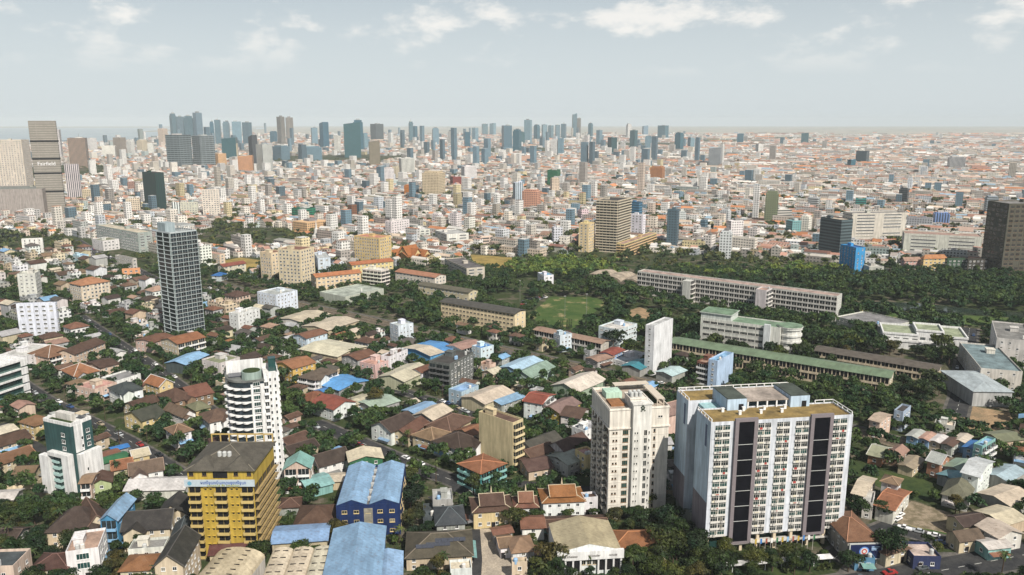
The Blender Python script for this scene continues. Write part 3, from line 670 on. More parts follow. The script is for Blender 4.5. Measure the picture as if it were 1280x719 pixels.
        b = MB(); b.box(.07, .75, -.03, .03, 4.0, 5.9); add('cloth', b.mesh('cloth', ['trim']), f, col=fc[k])
    return r, x, y, a, w, d, h

def beige_tower():
    x, y, a, w, d, h = fit((762.5, 514.5), (836.5, 509.5), (742.5, 487), None, 650, None); og_rect(x, y, a, w, d, grow=2)
    r = thing('apartment_tower', 'cream apartment tower with a stair core and a dark emblem below its roof terrace', 'apartment tower', (x, y, 0), a, lm='cream emblem tower', top=h)
    fl = 14; fh = (h - 1.0) / fl; X0, X1, Y0, Y1 = -w / 2, w / 2, -d / 2, d / 2
    cw = (.68, .64, .57)
    b = MB(); lv = [(-.3, 0)]
    for k in range(1, fl - 1): z = k * fh; lv += [(z - .1, 0), (z - .1, .10), (z + .1, .10), (z + .1, 0)]
    lv += [(h - 7.2, 0), (h - 7.2, .5), (h - 6.7, .5), (h - 6.7, 0), (h, 0), (h + .2, .25), (h + .5, .25), (h + .5, 0), (h + .9, 0), (h + .9, -.3), (h - .1, -.3)]
    b.rings(RECT(w, d), lv, cap=False); add('wall', b.mesh('wall', ['wall']), r, col=cw)
    cx0, cx1 = X0 + w * .37, X0 + w * .68
    b = MB(); b.rings([(cx0, Y0 - 1.6), (cx1, Y0 - 1.6), (cx1, Y0 + 3), (cx0, Y0 + 3)], [(-.3, 0), (h + 2.5, 0), (h + 2.5, .35), (h + 3.1, .35), (h + 3.1, -.1), (h + 2.9, -.1)]); core = add('stair_core', b.mesh('stair_core', ['wall']), r, col=(.66, .65, .61))
    P = Parts(r, 'window'); F0 = Y0 - .02
    for k in range(fl - 3, 0, -1):
        z = k * fh + fh * .5
        for u in (.07, .12): P.put(win_mesh(.7, .8), (X0 + w * u, Y0, z), 0, 'tan')
        P.put(win_mesh(2.2, 1.9, 'teal'), (X0 + w * .27, Y0, z), 0, 'tan')
        for u in (.41, .45): P.put(win_mesh(.5, .9), (X0 + w * u, Y0 - 1.6, z), 0, 'offwhite')
        P.put(win_mesh(1.3, 2.3), (X0 + w * .585, Y0 - 1.6, z), 0, 'offwhite'); P.put(win_mesh(.5, 1.1), (X0 + w * .645, Y0 - 1.6, z), 0, 'offwhite')
        P.put(win_mesh(.8, 1.4), (X0 + w * .76, Y0, z), 0, 'tan')
    for u in (.83, .87): P.put(win_mesh(.8, .9), (X0 + w * u, Y0, h - 3.2), 0, 'offwhite')
    for k in range(fl - 3, 0, -1):
        for u in np.linspace(-.40, .40, 6): P.put(win_mesh(1.6, 1.9), (X0, d * u, k * fh + fh * .5), -math.pi / 2, 'tan')
    P.flush()
    Q = Parts(r, 'balcony'); balconies(Q, w, d, 'L', fh, fh, fl - 3, [-d * .24, d * .08, d * .32], 2.6, (.56, .52, .44)); Q.flush()
    b = MB(); b.box(X0 + w * .37 - 4, X0 + w * .37 - .5, Y0 - .5, Y0 - .02, .4, 2.6); add('entrance', b.mesh('entrance', ['dark']), r)
    # emblem: a dark crest on the core, below the roof
    b = MB(); ex = (cx0 + cx1) / 2
    for dx_, dz_, s_ in ((-.55, .7, .35), (0, 1.1, .4), (.55, .7, .35), (-.3, 0, .42), (.4, .05, .38), (-.6, -.75, .3), (.75, -.65, .32), (0, -.3, .3)):
        b.rings([(ex + dx_ + s_ * math.cos(t * math.pi / 3), 0 + s_ * math.sin(t * math.pi / 3)) for t in range(6)], [(0, 0), (.1, 0)])
        n = 12; v = b.v[-n:]; b.v[-n:] = [(p[0], Y0 - 1.6 - .02 - p[2], h + .8 + dz_ + p[1]) for p in v]
    add('emblem', b.mesh('emblem', ['trim']), core, col=(.03, .045, .03))
    # roof terrace
    b = MB(); b.box(X0 + .3, X1 - .3, Y0 + .3, Y1 - .3, h - .35, h - .1); add('roof', b.mesh('roof', ['deck']), r, col=(.44, .37, .30))
    b = MB(); b.rings([(X0 + 2, Y0 + 5), (X0 + 7.5, Y0 + 5), (X0 + 7.5, Y0 + 12), (X0 + 2, Y0 + 12)], [(h - .1, 0), (h + .7, 0)]); add('terrace_bed', b.mesh('terrace_bed', ['deck']), r, col=(.33, .15, .06))
    b = MB(); b.rings([(X0 + 2.6, Y0 + 14), (X0 + 9, Y0 + 14), (X0 + 9, Y0 + 20), (X0 + 2.6, Y0 + 20)], [(h - .1, 0), (h + 2.3, 0)]); add('roof_hut', b.mesh('roof_hut', ['wall']), r, col=(.45, .62, .50))
    b = MB(); b.box(X0 + 14, X1 - 2, Y0 + 6, Y1 - 6, h - .1, h + .35); add('roof_garden', b.mesh('roof_garden', ['darkgrass']), r)
    b = MB(); b.rings([(X0 + 8.5, Y0 + 2), (X0 + 15, Y0 + 2), (X0 + 15, Y0 + 9), (X0 + 8.5, Y0 + 9)], [(h - .1, 0), (h + 3.5, 0), (h + 3.5, .3), (h + 4, .3), (h + 4, -.1), (h + 3.7, -.1)]); add('lift_hut', b.mesh('lift_hut', ['wall']), r, col=cw)
    for k in range(6): add('water_tank', tank_mesh(), r, (X0 + 9.6 + 1.7 * (k % 3), Y0 + 4 + 2.2 * (k // 3), h + 3.71), col='ltgrey')
    for nm, x0, x1, y0, y1 in (('pergola', X0 + 8, X1 - 1, Y1 - 4.5, Y1 - .8), ('pergola', X1 - 4, X1 - .8, Y0 + 3, Y1 - 6)):
        b = MB(); b.box(x0, x1, y0, y1, h + 2.6, h + 2.85)
        for xx in (x0 + .3, x1 - .3):
            for yy in (y0 + .3, y1 - .3): b.box(xx - .15, xx + .15, yy - .15, yy + .15, h - .1, h + 2.59)
        add(nm, b.mesh(nm, ['trim']), r, col=(.52, .46, .38))
    return r

def yellow_block():
    x, y, a, w, d, h = fit((315.7, 587), (338, 557), (232.5, 588), 33.0, None, 90)
    w, d = d, w; ang = 0.0   # front faces the camera
    d = 24.0; p = at(315.7, 587, 33.0); x = p[0] - w / 2; y = p[1] + d / 2; og_rect(x, y, ang, w, d, grow=2)
    r = thing('apartment_block', 'bright yellow apartment block under a dark hipped roof with a blue lettered sign', 'apartment block', (x, y, 0), ang, lm='yellow block', top=h)
    X0, X1, Y0, Y1 = -w / 2, w / 2, -d / 2, d / 2; fl = 9; za = h - 3.4; zs = za - 2.6; fh = zs / fl
    b = MB(); b.rings(RECT(w, d), [(-.3, 0), (za, 0), (za, .0), (h, 0)]); add('wall', b.mesh('wall', ['wall']), r, col='yellow')
    Q = Parts(r, 'balcony'); bw = w / 5 - .35
    balconies(Q, w, d, 'F', 0, fh, fl, [-w * .4, 0, w * .4], bw, (.46, .35, .14), 1.4, 'solid', 'dark')
    balconies(Q, w, d, 'R', 0, fh, fl, [-d * .4, -d * .2, 0, d * .2, d * .4], d / 5 - .4, (.34, .25, .11), 1.6, 'bars', 'dark'); Q.flush()  # right-side balconies take a darker colour: the side's shade is painted in
    P = Parts(r, 'window')
    for k in range(fl - 1, -1, -1):
        for c in (-w * .2, w * .2):
            for dx_ in (-.9, .9): P.put(win_mesh(.9, .9, 'hood'), (c + dx_, Y0, k * fh + fh * .6), 0, 'yellow')
    for u in (-.44, -.24, .24, .44): P.put(win_mesh(1.5, 1.5), (w * u, Y0, za + 1.8), 0, 'brown')
    P.flush()
    b = MB(); b.box(-w * .11, w * .11, Y0 - .05, Y0 - .004, za + .2, h - .2); add('loggia', b.mesh('loggia', ['dark']), r)
    b = MB(); b.box(X0 - .9, X1 + .6, Y0 - .9, Y0 - .5, zs + .1, za - .1); b.box(X0 - .5, X1 + .3, Y0 - .49, Y0 - .01, zs + .3, zs + .5); s = add('sign', b.mesh('sign', ['trim']), r, col=(.40, .47, .52))
    for txt, sz, zz, col, wd in (('មហាវិទ្យាល័យពហុបច្ចេកវិទ្យា', 1.5, zs + 1.0, (.01, .06, .30), 15.5), ('សាលារៀន និង អគារសិក្សា', .8, zs + .25, (.30, .32, .06), 11.0)):
        lettering(s, txt, sz, (1.2, Y0 - .94, zz), col, width=wd)
    b = MB(); b.rings([(X0 + .9 + .75 * math.cos(t * math.pi / 6), .75 * math.sin(t * math.pi / 6)) for t in range(12)], [(0, 0), (.05, 0)]); b.v = [(p[0], Y0 - .91 - p[2], zs + 1.3 + p[1]) for p in b.v]; b.f = [tuple(reversed(f)) for f in b.f]; add('emblem', b.mesh('emblem', ['trim']), s, col=(.12, .30, .42))
    me, up = roof_mesh(w, d, 'hip', 4.2, .9, 'y'); rf = add('roof', me, r, (0, 0, h + .01), col=(.115, .105, .085)); add('ridge_cap', ridge_mesh(up, True, .14), rf, (0, 0, .03), col=(.2, .18, .14))
    for sx in (-.27, .27): me, _ = roof_mesh(w * .36, 9, 'hip', 3.0, .5, 'y'); add('roof_hip', me, r, (w * sx, Y0 + 4.4, h + .2), col=(.115, .105, .085))
    for k in range(3): add('roof_tank', tank_mesh(), r, (-2 + k * 1.7, Y0 + 6.2, h + 2.0), col='ltgrey')
    b = MB(); n = 7
    for k in range(n + 1): xx = X0 + w * k / n; b.box(xx - .2, xx + .2, Y1 - .5, Y1 - .1, h, h + 3.0)
    b.box(X0 - .2, X1 + .2, Y1 - .55, Y1 - .05, h + 3.0, h + 3.4); add('roof_arcade', b.mesh('roof_arcade', ['trim']), r, col=(.42, .30, .11))
    return r

def round_tower():
    # white tower with scalloped balconies: rounded front, straight shaft on its right
    p0 = at(322, 600); x, y = p0[0], p0[1]; 
    z_top = 0
    for z in range(30, 80):
        if pj(x, y, z)[1] > 470: z_top = z
    h = z_top; og_rect(x, y, 0, 22, 24, grow=2); a = R(20)
    r = thing('apartment_tower', 'white tower with scalloped curved balconies and dark green glass', 'apartment tower', (x, y, 0), a, lm='white scalloped tower', top=h)
    fl = 16; fh = h / fl
    def curve(rad, x0=-9.5, x1=4.5):
        pts = []
        for k in range(13): t = math.pi * (1.0 + k / 12.0 * .5); pts.append((-1 + rad * math.cos(t), 1 + rad * math.sin(t)))
        return pts + [(5.0, 1 - rad), (5.0, 11), (-1 - rad, 11)]
    def scallop(rad, bump, nb=4):
        pts = []
        for s in range(nb):
            for k in range(6):
                f = (s + k / 6) / nb; t = math.pi * (1.0 + .5 * f); rr = rad + bump * math.sin(math.pi * k / 6); pts.append((-1 + rr * math.cos(t), 1 + rr * math.sin(t)))
        return pts + [(-1 + .01, 1 - rad), (3.2, 1 - rad), (3.2, 1.5), (-1, 1.5), (-1 - rad + 2.0, 2.2), (-1 - rad, 1.2)]
    b = MB(); b.rings(curve(8.4), [(-.3, 0), (h, 0)]); add('glass_core', b.mesh('glass_core', ['towerglass']), r)
    for k in range(1, fl):
        b = MB(); b.rings(scallop(8.5, 1.3), [(k * fh - .16, 0), (k * fh + .06, 0), (k * fh + .5, .02)], cap=True); add('balcony', b.mesh('balcony', ['trim']), r, col='white')
    b = MB(); b.rings([(-9.9, 3.0), (-8.3, 3.0), (-8.3, 11.2), (-9.9, 11.2)], [(-.3, 0), (h, 0)]); add('wall', b.mesh('wall', ['wall']), r, col='white')
    b = MB(); b.rings([(5.01, -7.6), (6.6, -7.6), (6.6, -3.2), (11.0, -3.2), (11.0, 11.3), (5.01, 11.3)], [(-.3, 0), (h + 2.0, 0), (h + 2.0, -.3), (h, -.3)]); add('wall', b.mesh('wall', ['wall']), r, col='white')
    b = MB(); b.rings([(-.3, -7.75), (.6, -7.75), (.6, -7.0), (-.3, -7.0)], [(-.3, 0), (h - 1, 0)]); add('pier', b.mesh('pier', ['wall']), r, col='white')
    b = MB(); b.rings([(3.4, -7.75), (5.0, -7.75), (5.0, -7.0), (3.4, -7.0)], [(-.3, 0), (h - 1, 0)]); add('pier', b.mesh('pier', ['wall']), r, col='white')
    P = Parts(r, 'window')
    for k in range(fl - 1, -1, -1):
        P.put(win_mesh(2.6, 1.7, 'teal'), (2.0, -7.42, k * fh + 1.9), 0, 'white')
        for u in (-1.4, 1.6, 5.0, 8.4): P.put(win_mesh(1.0, 1.5, 'teal'), (11.0, u, k * fh + 1.8), math.pi / 2, 'white')
        for u in (7.6, 9.6): P.put(win_mesh(.8, 1.4), (u, -3.2, k * fh + 1.8), 0, 'white')
    P.flush()
    Q = Parts(r, 'side_balcony')
    for k in range(fl - 1, 0, -1): Q.put(balc_mesh(2.6, fh, 1.0, 'solid'), (11.0, 10.0, k * fh), math.pi / 2, 'white'); Q.put(balc_mesh(1.8, fh, .9, 'solid'), (5.8, -7.6, k * fh), 0, 'white')
    Q.flush()
    b = MB(); b.rings(curve(8.45), [(h - .1, 0), (h + .1, .25), (h + .9, .25), (h + .9, -.1), (h + .1, -.1)]); add('roof', b.mesh('roof', ['deck']), r, col=(.16, .17, .16))
    b = MB(); ring = [(.5 + 4 * math.cos(t * math.pi / 8), -2 + 4 * math.sin(t * math.pi / 8)) for t in range(16)]; b.rings(ring, [(h + .1, 0), (h + 3.4, 0), (h + 3.4, -.4), (h + 3.0, -.4)]); add('roof_turret', b.mesh('roof_turret', ['wall']), r, col=(.30, .38, .34))
    b = MB(); b.rings([(.5 + 3.4 * math.cos(t * math.pi / 8), -2 + 3.4 * math.sin(t * math.pi / 8)) for t in range(16)], [(h + 2.9, 0), (h + 3.5, 0)]); add('roof_garden', b.mesh('roof_garden', ['darkgrass']), r)
    b = MB(); b.rings([(-9.3, 6.5), (5.5, 6.5), (5.5, 7.2), (-9.3, 7.2)], [(h, 0), (h + 5.6, 0)]); add('crown_wall', b.mesh('crown_wall', ['wall']), r, col='white')
    b = MB(); b.rings([(7.6, 5.0), (10.6, 5.0), (10.6, 9.0), (7.6, 9.0)], [(h, 0), (h + 5.5, 0)]); add('crown_tower', b.mesh('crown_tower', ['tealglass']), r)
    b = MB(); b.box(-8.6, -3, 1, 6, h + .2, h + .6); add('pool', b.mesh('pool', ['solar']), r)
    return r

def condo_tower():
    x, y, a, w, d, h = fit((212.5, 292.5), (245, 287.5), (194.5, 288), None, 424, None); 
    p = at(212.5, 292.5, h); a = R(52); e = np.array([math.cos(a), math.sin(a)]); n = np.array([-e[1], e[0]])
    # widths so that the far corners fall where the photograph has them
    def wid(dirv, xt):
        u = (xt - PCX) / FPX; D0 = p[1] * CT - (h - CAM_H) * ST; return (u * D0 - p[0]) / (dirv[0] - u * dirv[1] * CT)
    w, d = float(wid(e, 245.5)), float(wid(n, 194.5)); c = np.array(p) + e * w / 2 + n * d / 2; x, y = float(c[0]), float(c[1]); og_rect(x, y, a, w, d, grow=2)
    r = thing('apartment_tower', 'slender dark glass condominium tower with pale floor lines and a white roof pergola', 'apartment tower', (x, y, 0), a, lm='glass condominium tower', top=h)
    fl = 25; fh = h / fl
    b = MB(); lv = [(-.3, 0)]
    for k in range(1, fl): z = k * fh; lv += [(z - .15, 0, 0), (z - .15, .45, 1), (z + .2, .45, 1), (z + .2, 0, 1)]
    lv += [(h, 0, 0), (h + .9, 0, 1), (h + .9, -.3, 1), (h, -.3, 1)]
    b.rings(RECT(w, d), lv); add('wall', b.mesh('wall', ['towerglass', 'trim']), r, col=(.40, .44, .45))
    P = Parts(r, 'balcony')
    for k in range(fl - 1, -1, -1):
        for u in np.linspace(-.39, .39, 5): P.put(balc_mesh(w * .17, fh, .55, 'bars', 'towerglass'), (w * u, -d / 2, k * fh + .1), 0, (.40, .45, .45))
    P.flush()
    b = MB()
    for u in (-.5, -.29, -.1, .1, .29, .5): b.box(w * u - .09, w * u + .09, -d / 2 - .5, -d / 2 - .01, 0, h)
    for u in (-.46, 0, .46): b.box(-w / 2 - .5, -w / 2 - .01, d * u - .08, d * u + .08, 0, h)
    add('mullion', b.mesh('mullion', ['trim']), r, col=(.36, .42, .42))
    b = MB(); b.rings([(-w * .45, -d * .1), (-w * .08, -d * .1), (-w * .08, d * .45), (-w * .45, d * .45)], [(h, 0), (h + 6.5, 0)]); add('roof_hut', b.mesh('roof_hut', ['wall']), r, col=(.30, .36, .38))
    b = MB()
    for k in range(7): xx = -w * .02 + w * .5 * k / 6; b.box(xx - .25, xx + .25, -d * .42, d * .42, h + 4.4, h + 4.8); b.box(xx - .2, xx + .2, -d * .42, -d * .42 + .4, h, h + 4.39); b.box(xx - .2, xx + .2, d * .42 - .4, d * .42, h, h + 4.39)
    b.box(-w * .03, w * .49, -d * .42 - .3, -d * .42 - .01, h + 4.0, h + 4.8); add('roof_pergola', b.mesh('roof_pergola', ['trim']), r, col='ltgrey')
    return r

def split_villa():
    # dark green and white stepped block at the left
    F = (88, 534); h = hsolve(F, 622); x, y, a, w, d, h = fit(F, (107, 522), (55, 525), h, None, 66); w = 9.5; d = 16; p = np.array(at(*F, h)); e = np.array([math.cos(a), math.sin(a)]); n = np.array([-e[1], e[0]]); c = p + e * w / 2 + n * d / 2
    x, y = float(c[0]), float(c[1]); og_rect(x, y, a, w + 8, d + 8)
    r = thing('apartment_block', 'dark green and white stepped apartment block with angular roof terrace', 'apartment block', (x, y, 0), a, lm='green-white stepped block', top=h)
    X0, X1, Y0, Y1 = -w / 2, w / 2, -d / 2, d / 2; hl = h * .62; hu = h
    def bx(nm, x0, x1, y0, y1, z0, z1, col, mat='wall'):
        b = MB(); b.rings([(x0, y0), (x1, y0), (x1, y1), (x0, y1)], [(z0, 0), (z1, 0)]); return add(nm, b.mesh(nm, [mat]), r, col=col)
    dg = (.03, .075, .075)
    bx('wall', X0, X1, Y0, Y1, -.3, hu, dg); bx('white_panel', X0 + 1.2, X1 - 4.5, Y0 - .2, Y0 - .01, hl, hu, 'white')
    bx('white_wing', X0 + 1.2, X1 + 1.6, Y0 - 2.2, Y0 - .02, -.3, hl - .5, 'white'); bx('white_wing', X0 - 2.6, X0 - .02, Y0 + .3, Y0 + 4.2, -.3, hl, 'white'); bx('white_wing', X0 - 2.6, X0 - .02, Y1 - 3.6, Y1 + 1.6, -.3, hl - 2.2, 'white'); bx('white_beam', X0 - 2.5, X0 - .02, Y0 + 4.22, Y1 - 3.62, hl - 1.6, hl, 'white')
    P = Parts(r, 'window')
    for k in range(3): P.put(win_mesh(2.0, 1.6), (X0, Y0 + 5, hl + 1.6 + k * 2.9), -math.pi / 2, 'white')
    for k in range(4): P.put(win_mesh(.8, 1.4), (X0 + 4, Y0 - 2.2, 2 + k * 3.1), 0, 'white')
    for k in range(2): P.put(win_mesh(1.0, 1.4), (X0 + 4.4, Y0 - .2, hl + 2 + k * 3.4), 0, 'white')
    for k in range(3): P.put(win_mesh(1.6, 1.6), (X1 - 2.2, Y0, hl + 1.8 + k * 2.9), 0, 'white')
    P.flush()
    Q = Parts(r, 'balcony')
    for k in range(1, 6): Q.put(balc_mesh(3.0, 3.0, 1.5, 'solid', 'tealglass'), (X0, (Y0 + Y1) / 2 + 1.4, k * 2.8), -math.pi / 2, (.35, .5, .48)); Q.put(balc_mesh(2.2, 3.0, 1.2, 'solid', 'tealglass'), (X0, Y1 - 5.0, k * 2.8), -math.pi / 2, (.35, .5, .48))
    Q.flush()
    b = MB(); b.rings(RECT(w, d), [(hu, 0), (hu + 1.4, 0), (hu + 1.4, -.5), (hu + .1, -.5)]); add('parapet', b.mesh('parapet', ['wall']), r, col='white')
    bx('roof_hut', X0 + 4, X1 - 3, Y0 + 5, Y1 - 2, hu + .1, hu + 3.0, 'offwhite'); bx('roof_canopy', X0 + 6, X1, Y0 + 1, Y0 + 5, hu + 2.8, hu + 3.1, 'cream')
    b = MB(); b.box(X0 + .6, X0 + 3.6, Y0 + .6, Y1 - .6, hu + .11, hu + .6); add('roof_garden', b.mesh('roof_garden', ['darkgrass']), r)
    return r
def walkway():
    p, q = np.array(at(893, 706, 3.4)), np.array(at(1040, 695, 3.4)); d = q - p; l = float(np.linalg.norm(d)); m = (p + q) / 2; a = math.atan2(d[1], d[0]); r = thing('covered_walkway', 'long low white covered walkway in front of the black-panelled slab', 'walkway', (float(m[0]), float(m[1]), 0), a)
    b = MB(); b.box(-l / 2, l / 2, -1.4, 1.4, 3.2, 3.5); add('roof', b.mesh('roof', ['deck']), r, col='white')
    for k in range(8):
        b = MB(); b.box(-.12, .12, -.12, .12, -.1, 3.19); add('post', b.mesh('post', ['trim']), r, (-l / 2 + .6 + (l - 1.2) * k / 7, 0, 0), col='ltgrey')
walkway(); residence_tower(); beige_tower(); yellow_block(); round_tower(); condo_tower(); split_villa()

# ------------------------------------------------------------------ buildings seen one by one, near to far (near, right and left roof corners in the photograph)
H = lambda label, F, Rr, L, h, by=None, **k: bld(k.pop('name', 'house'), k.pop('cat', 'house'), label, F, Rr, L, h, by, **k)
def hall_blue():
    r, w, d, h = bld('factory_hall', 'factory', 'deep blue hall with two parallel pale blue gabled roofs', (420, 635), (500, 632), (437, 585), 11.5, roof='flat', rc='grey', wc='deepblue', hut=False, fh=3.8, bay=4.2, ww=1.9, wh=1.3, lm='twin-roofed blue hall', wcol='paleyellow', tank=1)
    for s in (-1, 1): me, up = roof_mesh(w * .45, d * .98, 'gable', 1.9, .2, 'y', ('metal',)); add('roof', me, r, (s * w * .255, 0, h + 1.0), col='ltblue')
    for s in (-1, 1):
        b = MB(); x0 = s * w * .255; b.quad([(x0 - w * .22, -d / 2 + .3, h + .9), (x0 + w * .22, -d / 2 + .3, h + .9), (x0, -d / 2 + .3, h + 2.8)]); add('gable', b.mesh('gable', ['wall']), r, col='deepblue')
    for k in range(5): b = MB(); b.box(-.5, .5, -.5, .5, 0, 1.2); b.box(-.65, .65, -.65, .65, 1.2, 1.35); add('roof_vent', b.mesh('roof_vent', ['trim']), r, (0, -d * .35 + k * d * .17, h + .1), col='ltgrey')
    b = MB(); b.box(-1.6, 1.6, -d / 2 - .1, -d / 2 - .01, .3, h - .5); add('stair_window', b.mesh('stair_window', ['curtain']), r)
hall_blue()
def barrel_hall(label, F, Rr, L, h, n, col, wc, lm=None):
    x, y, a, w, d, h = fit(F, Rr, L, h, None, None); og_rect(x, y, a, w, d, grow=.5); r = thing('warehouse', label, 'warehouse', (x, y, 0), a, lm=lm, top=h)
    b = MB(); b.rings(RECT(w, d), [(-.3, 0), (h, 0)]); add('wall', b.mesh('wall', ['wall']), r, col=wc); s = w / n
    for k in range(n):
        b = MB(); m = 10; x0 = -w / 2 + s * k
        for j in range(m + 1): t = math.pi * j / m; xx, zz = x0 + s / 2 - s / 2 * math.cos(t), h + s * .2 * math.sin(t); b.v += [(xx, -d / 2 - .4, zz + .02), (xx, d / 2 + .4, zz + .02)]
        for j in range(m): b.f.append((2 * j, 2 * j + 2, 2 * j + 3, 2 * j + 1)); b.m.append(0)
        b.f.append(tuple(range(0, 2 * m + 2, 2))[::-1]); b.f.append(tuple(range(1, 2 * m + 2, 2))); b.m += [0, 0]
        rf = add('roof', b.mesh('roof', ['metal']), r, col=jit(col, .05))
        for q in range(6):
            yy = -d / 2 + d * (q + .5) / 6
            for sx in (.3, .7): t = math.acos(1 - 2 * sx); zz = h + s * .2 * math.sin(t) + .05; b = MB(); b.box(-.9, .9, -.12, .12, 0, .22); add('skylight', b.mesh('skylight', ['dark']), rf, (x0 + s * sx, yy, zz))
    return r
barrel_hall('cream warehouse with three curved roofs in the bottom row, below the yellow block', (318, 745), (402, 745), (330, 690), 6.5, 3, 'creamroof', 'beige', 'cream curved roofs')
barrel_hall('pale grey single vaulted roof beside brown roofs at the foot of the yellow block', (240, 730), (303, 735), (268, 694), 6, 1, 'beige', 'offwhite')
H('large light blue gabled factory roof in front of the deep blue hall', (400, 745), (472, 742), (415, 662), 8.5, roof='gable', ax='y', rc='ltblue', wc='blue', mat='metal', rise=2.0, name='warehouse', cat='warehouse', lm='light blue factory roof', wins=False)
H('narrow light blue factory roof right of the large light blue one, at the bottom edge', (463, 745), (501, 742), (468, 692), 7, roof='gable', ax='y', rc='ltblue', wc='sky', mat='metal', rise=1.2, name='warehouse', cat='warehouse', wins=False)
H('pale blue low shed roof with a vent strip, right of the yellow block', (340, 679), (408, 676), (341, 659), 6.5, roof='gable', ax='x', rc='ltblue', wc='beige', mat='metal', rise=1.2, name='warehouse', cat='warehouse', wins=False)
H('red-brown pyramid roofed house between yellow block and deep blue hall', (367, 660), (418, 658), (377, 632), 5, roof='hip', rc='brown', wc='beige')
H('three tiered house under a teal green gabled roof right of the scalloped tower', (355, 586), (387, 585), (357, 574), 10.5, roof='gable', ax='y', rc='ltteal', wc='peach', mat='metal', rise=3.2, balc='F', fh=3.4, lm='teal green gabled house')
H('low teal lean-to roof beside the three tiered green gabled house', (385, 612), (412, 600), (392, 594), 4, roof='shed', rc='ltteal', wc='ltteal', wins=False, name='shed', cat='shed')
H('grey-brown gabled house with white walls between teal house and green butterfly roof', (399, 583), (434, 571), (397, 572), 6.5, roof='gable', ax='x', rc='dkbrown', wc='white', rise=3.5)
H('dark green house with a cream butterfly roof behind the deep blue hall', (437, 577), (478, 572), (436, 565), 9.5, roof='gable', ax='y', rc='creamroof', wc='green', mat='metal', rise=1.8, lm='cream-roofed green house')
H('small cream roofed shed at the corner of the deep blue hall', (412, 602), (436, 600), (416, 592), 4, roof='shed', rc='creamroof', wc='beige', wins=False, name='shed', cat='shed')
def solar_house():
    r, w, d, h = H('wide olive-brown hipped house with solar panels on its roof, bottom centre', (508, 697), (590, 694), (507, 666), 5, roof='hip', rc=(.12, .10, .075), wc='beige', lm='solar panelled roof')
    rp = .36 * d / 2 * 1.25
    for k, (ux, uy, n) in enumerate(((-.18, -.30, 3), (.02, -.27, 4), (.12, -.18, 3), (.36, -.18, 2))):
        for q in range(n):
            b = MB(); b.box(-1.0, 1.0, -.8, .8, 0, .07)
            o = add('solar_panel', b.mesh('solar_panel', ['solar']), r, (ux * w + q * 2.1 - n, uy * d + (k % 2) * .2, h + rp * (1 + 2 * uy) + .42)); o.rotation_euler[0] = math.atan(rp / (d / 2))
solar_house()
H('slate grey hipped house in front of the road bend right of the deep blue hall', (546, 656), (581, 653), (545, 634), 6, roof='hip', rc='slate', wc='greywall')
H('pale grey flat roofed house just behind the slate grey hipped one', (541, 628), (566, 626), (543, 614), 7, rc='ltgrey', wc='greywall')
H('small slate porch house attached left of the grey hipped house', (529, 650), (545, 649), (530, 632), 4, roof='flat', rc='slate', wc='slate', hut=False)
def khmer(label, F, Rr, L, h, rc, wc, lm=None, ax='x'):
    r, w, d, h = H(label, F, Rr, L, h, roof='hip', rc=rc, wc=wc, rise=2.2, ridge='beige', lm=lm)
    me, up = roof_mesh(w * .62 if ax == 'x' else w * .8, d * .8 if ax == 'x' else d * .62, 'gable', 2.6, .3, ax); u = add('upper_roof', me, r, (0, 0, h + 1.5), col=jit(rc)); add('ridge_cap', ridge_mesh(up, False, .14), u, (0, 0, .03), col='beige')
    b = MB(); b.bar((0, 0, h + 3.4), (0, 0, h + 6.0), (.4, .05), n=6); add('finial', b.mesh('finial', ['trim']), u, (0, 0, -h - 1.5 + 1.2), col='beige')
khmer('pale yellow house with a tiered dark red tile roof and pointed finial', (592, 640), (640, 636), (591, 622), 7, 'brown', 'paleyellow', 'tiered-roof yellow house')
khmer('small white shrine-like house with tiered orange-brown roof and white ridges', (644, 634), (672, 632), (646, 621), 6, 'terra', 'white')
khmer('long white building with an orange tiled temple-style roof', (679, 628), (730, 624), (681, 611), 7, (.32, .14, .05), 'white', 'temple-style roof')
H('white flat annex at the end of the orange tiled temple-style building', (730, 625), (747, 623), (728, 618), 6.5, rc='brown', wc='white', hut=False)
def white_hall():
    r, w, d, h = bld('banquet_hall', 'hall', 'white arcaded hall under a wide beige gabled sheet roof, bottom centre', (697, 691), (776, 686), (688, 655), 8.5, roof='gable', ax='y', rc=(.42, .36, .24), wc='white', mat='metal', rise=2.6, ov=.1, lm='white arcaded hall', wins=False)
    X0 = -w / 2; Y0 = -d / 2
    b = MB(); b.box(X0 - .3, w / 2 + .8, Y0 - 1.2, Y0 - .15, h - 2.6, h + .5); f = add('facade', b.mesh('facade', ['wall']), r, col='white')
    for txt, u, sz in (('Timeless', -.30, 1.25), ('Wonder', .06, 1.25), ('HOUSE', .36, .9)):
        lettering(f, txt, sz, (u * w, Y0 - 1.26, h - 1.5), (.12, .11, .10), shear=.2)
    for u in (-.44, -.32, -.20, .20, .32, .44):
        b = MB(); aw = w * .042; pts = [(-aw, 0), (aw, 0), (aw, 3.2)] + [(aw * math.cos(t * math.pi / 6), 3.2 + aw * math.sin(t * math.pi / 6)) for t in range(1, 6)] + [(-aw, 3.2)]
        b.quad([(px + u * w, Y0 - .03, pz + 1.2) for px, pz in pts]); add('arch', b.mesh('arch', ['dark']), r)
    P = Parts(r, 'window')
    for u in (-.09, 0, .09): P.put(win_mesh(1.5, 1.7), (u * w, Y0, h - 4.2), 0, 'beige')
    P.flush()
    for u in (-.5, -.38, -.26, -.14, .14, .26, .38, .5): b = MB(); b.box(-.28, .28, -.9, -.05, 0, h - 2.6); add('pilaster', b.mesh('pilaster', ['wall']), r, (u * w, Y0, 0), col='white')
white_hall()
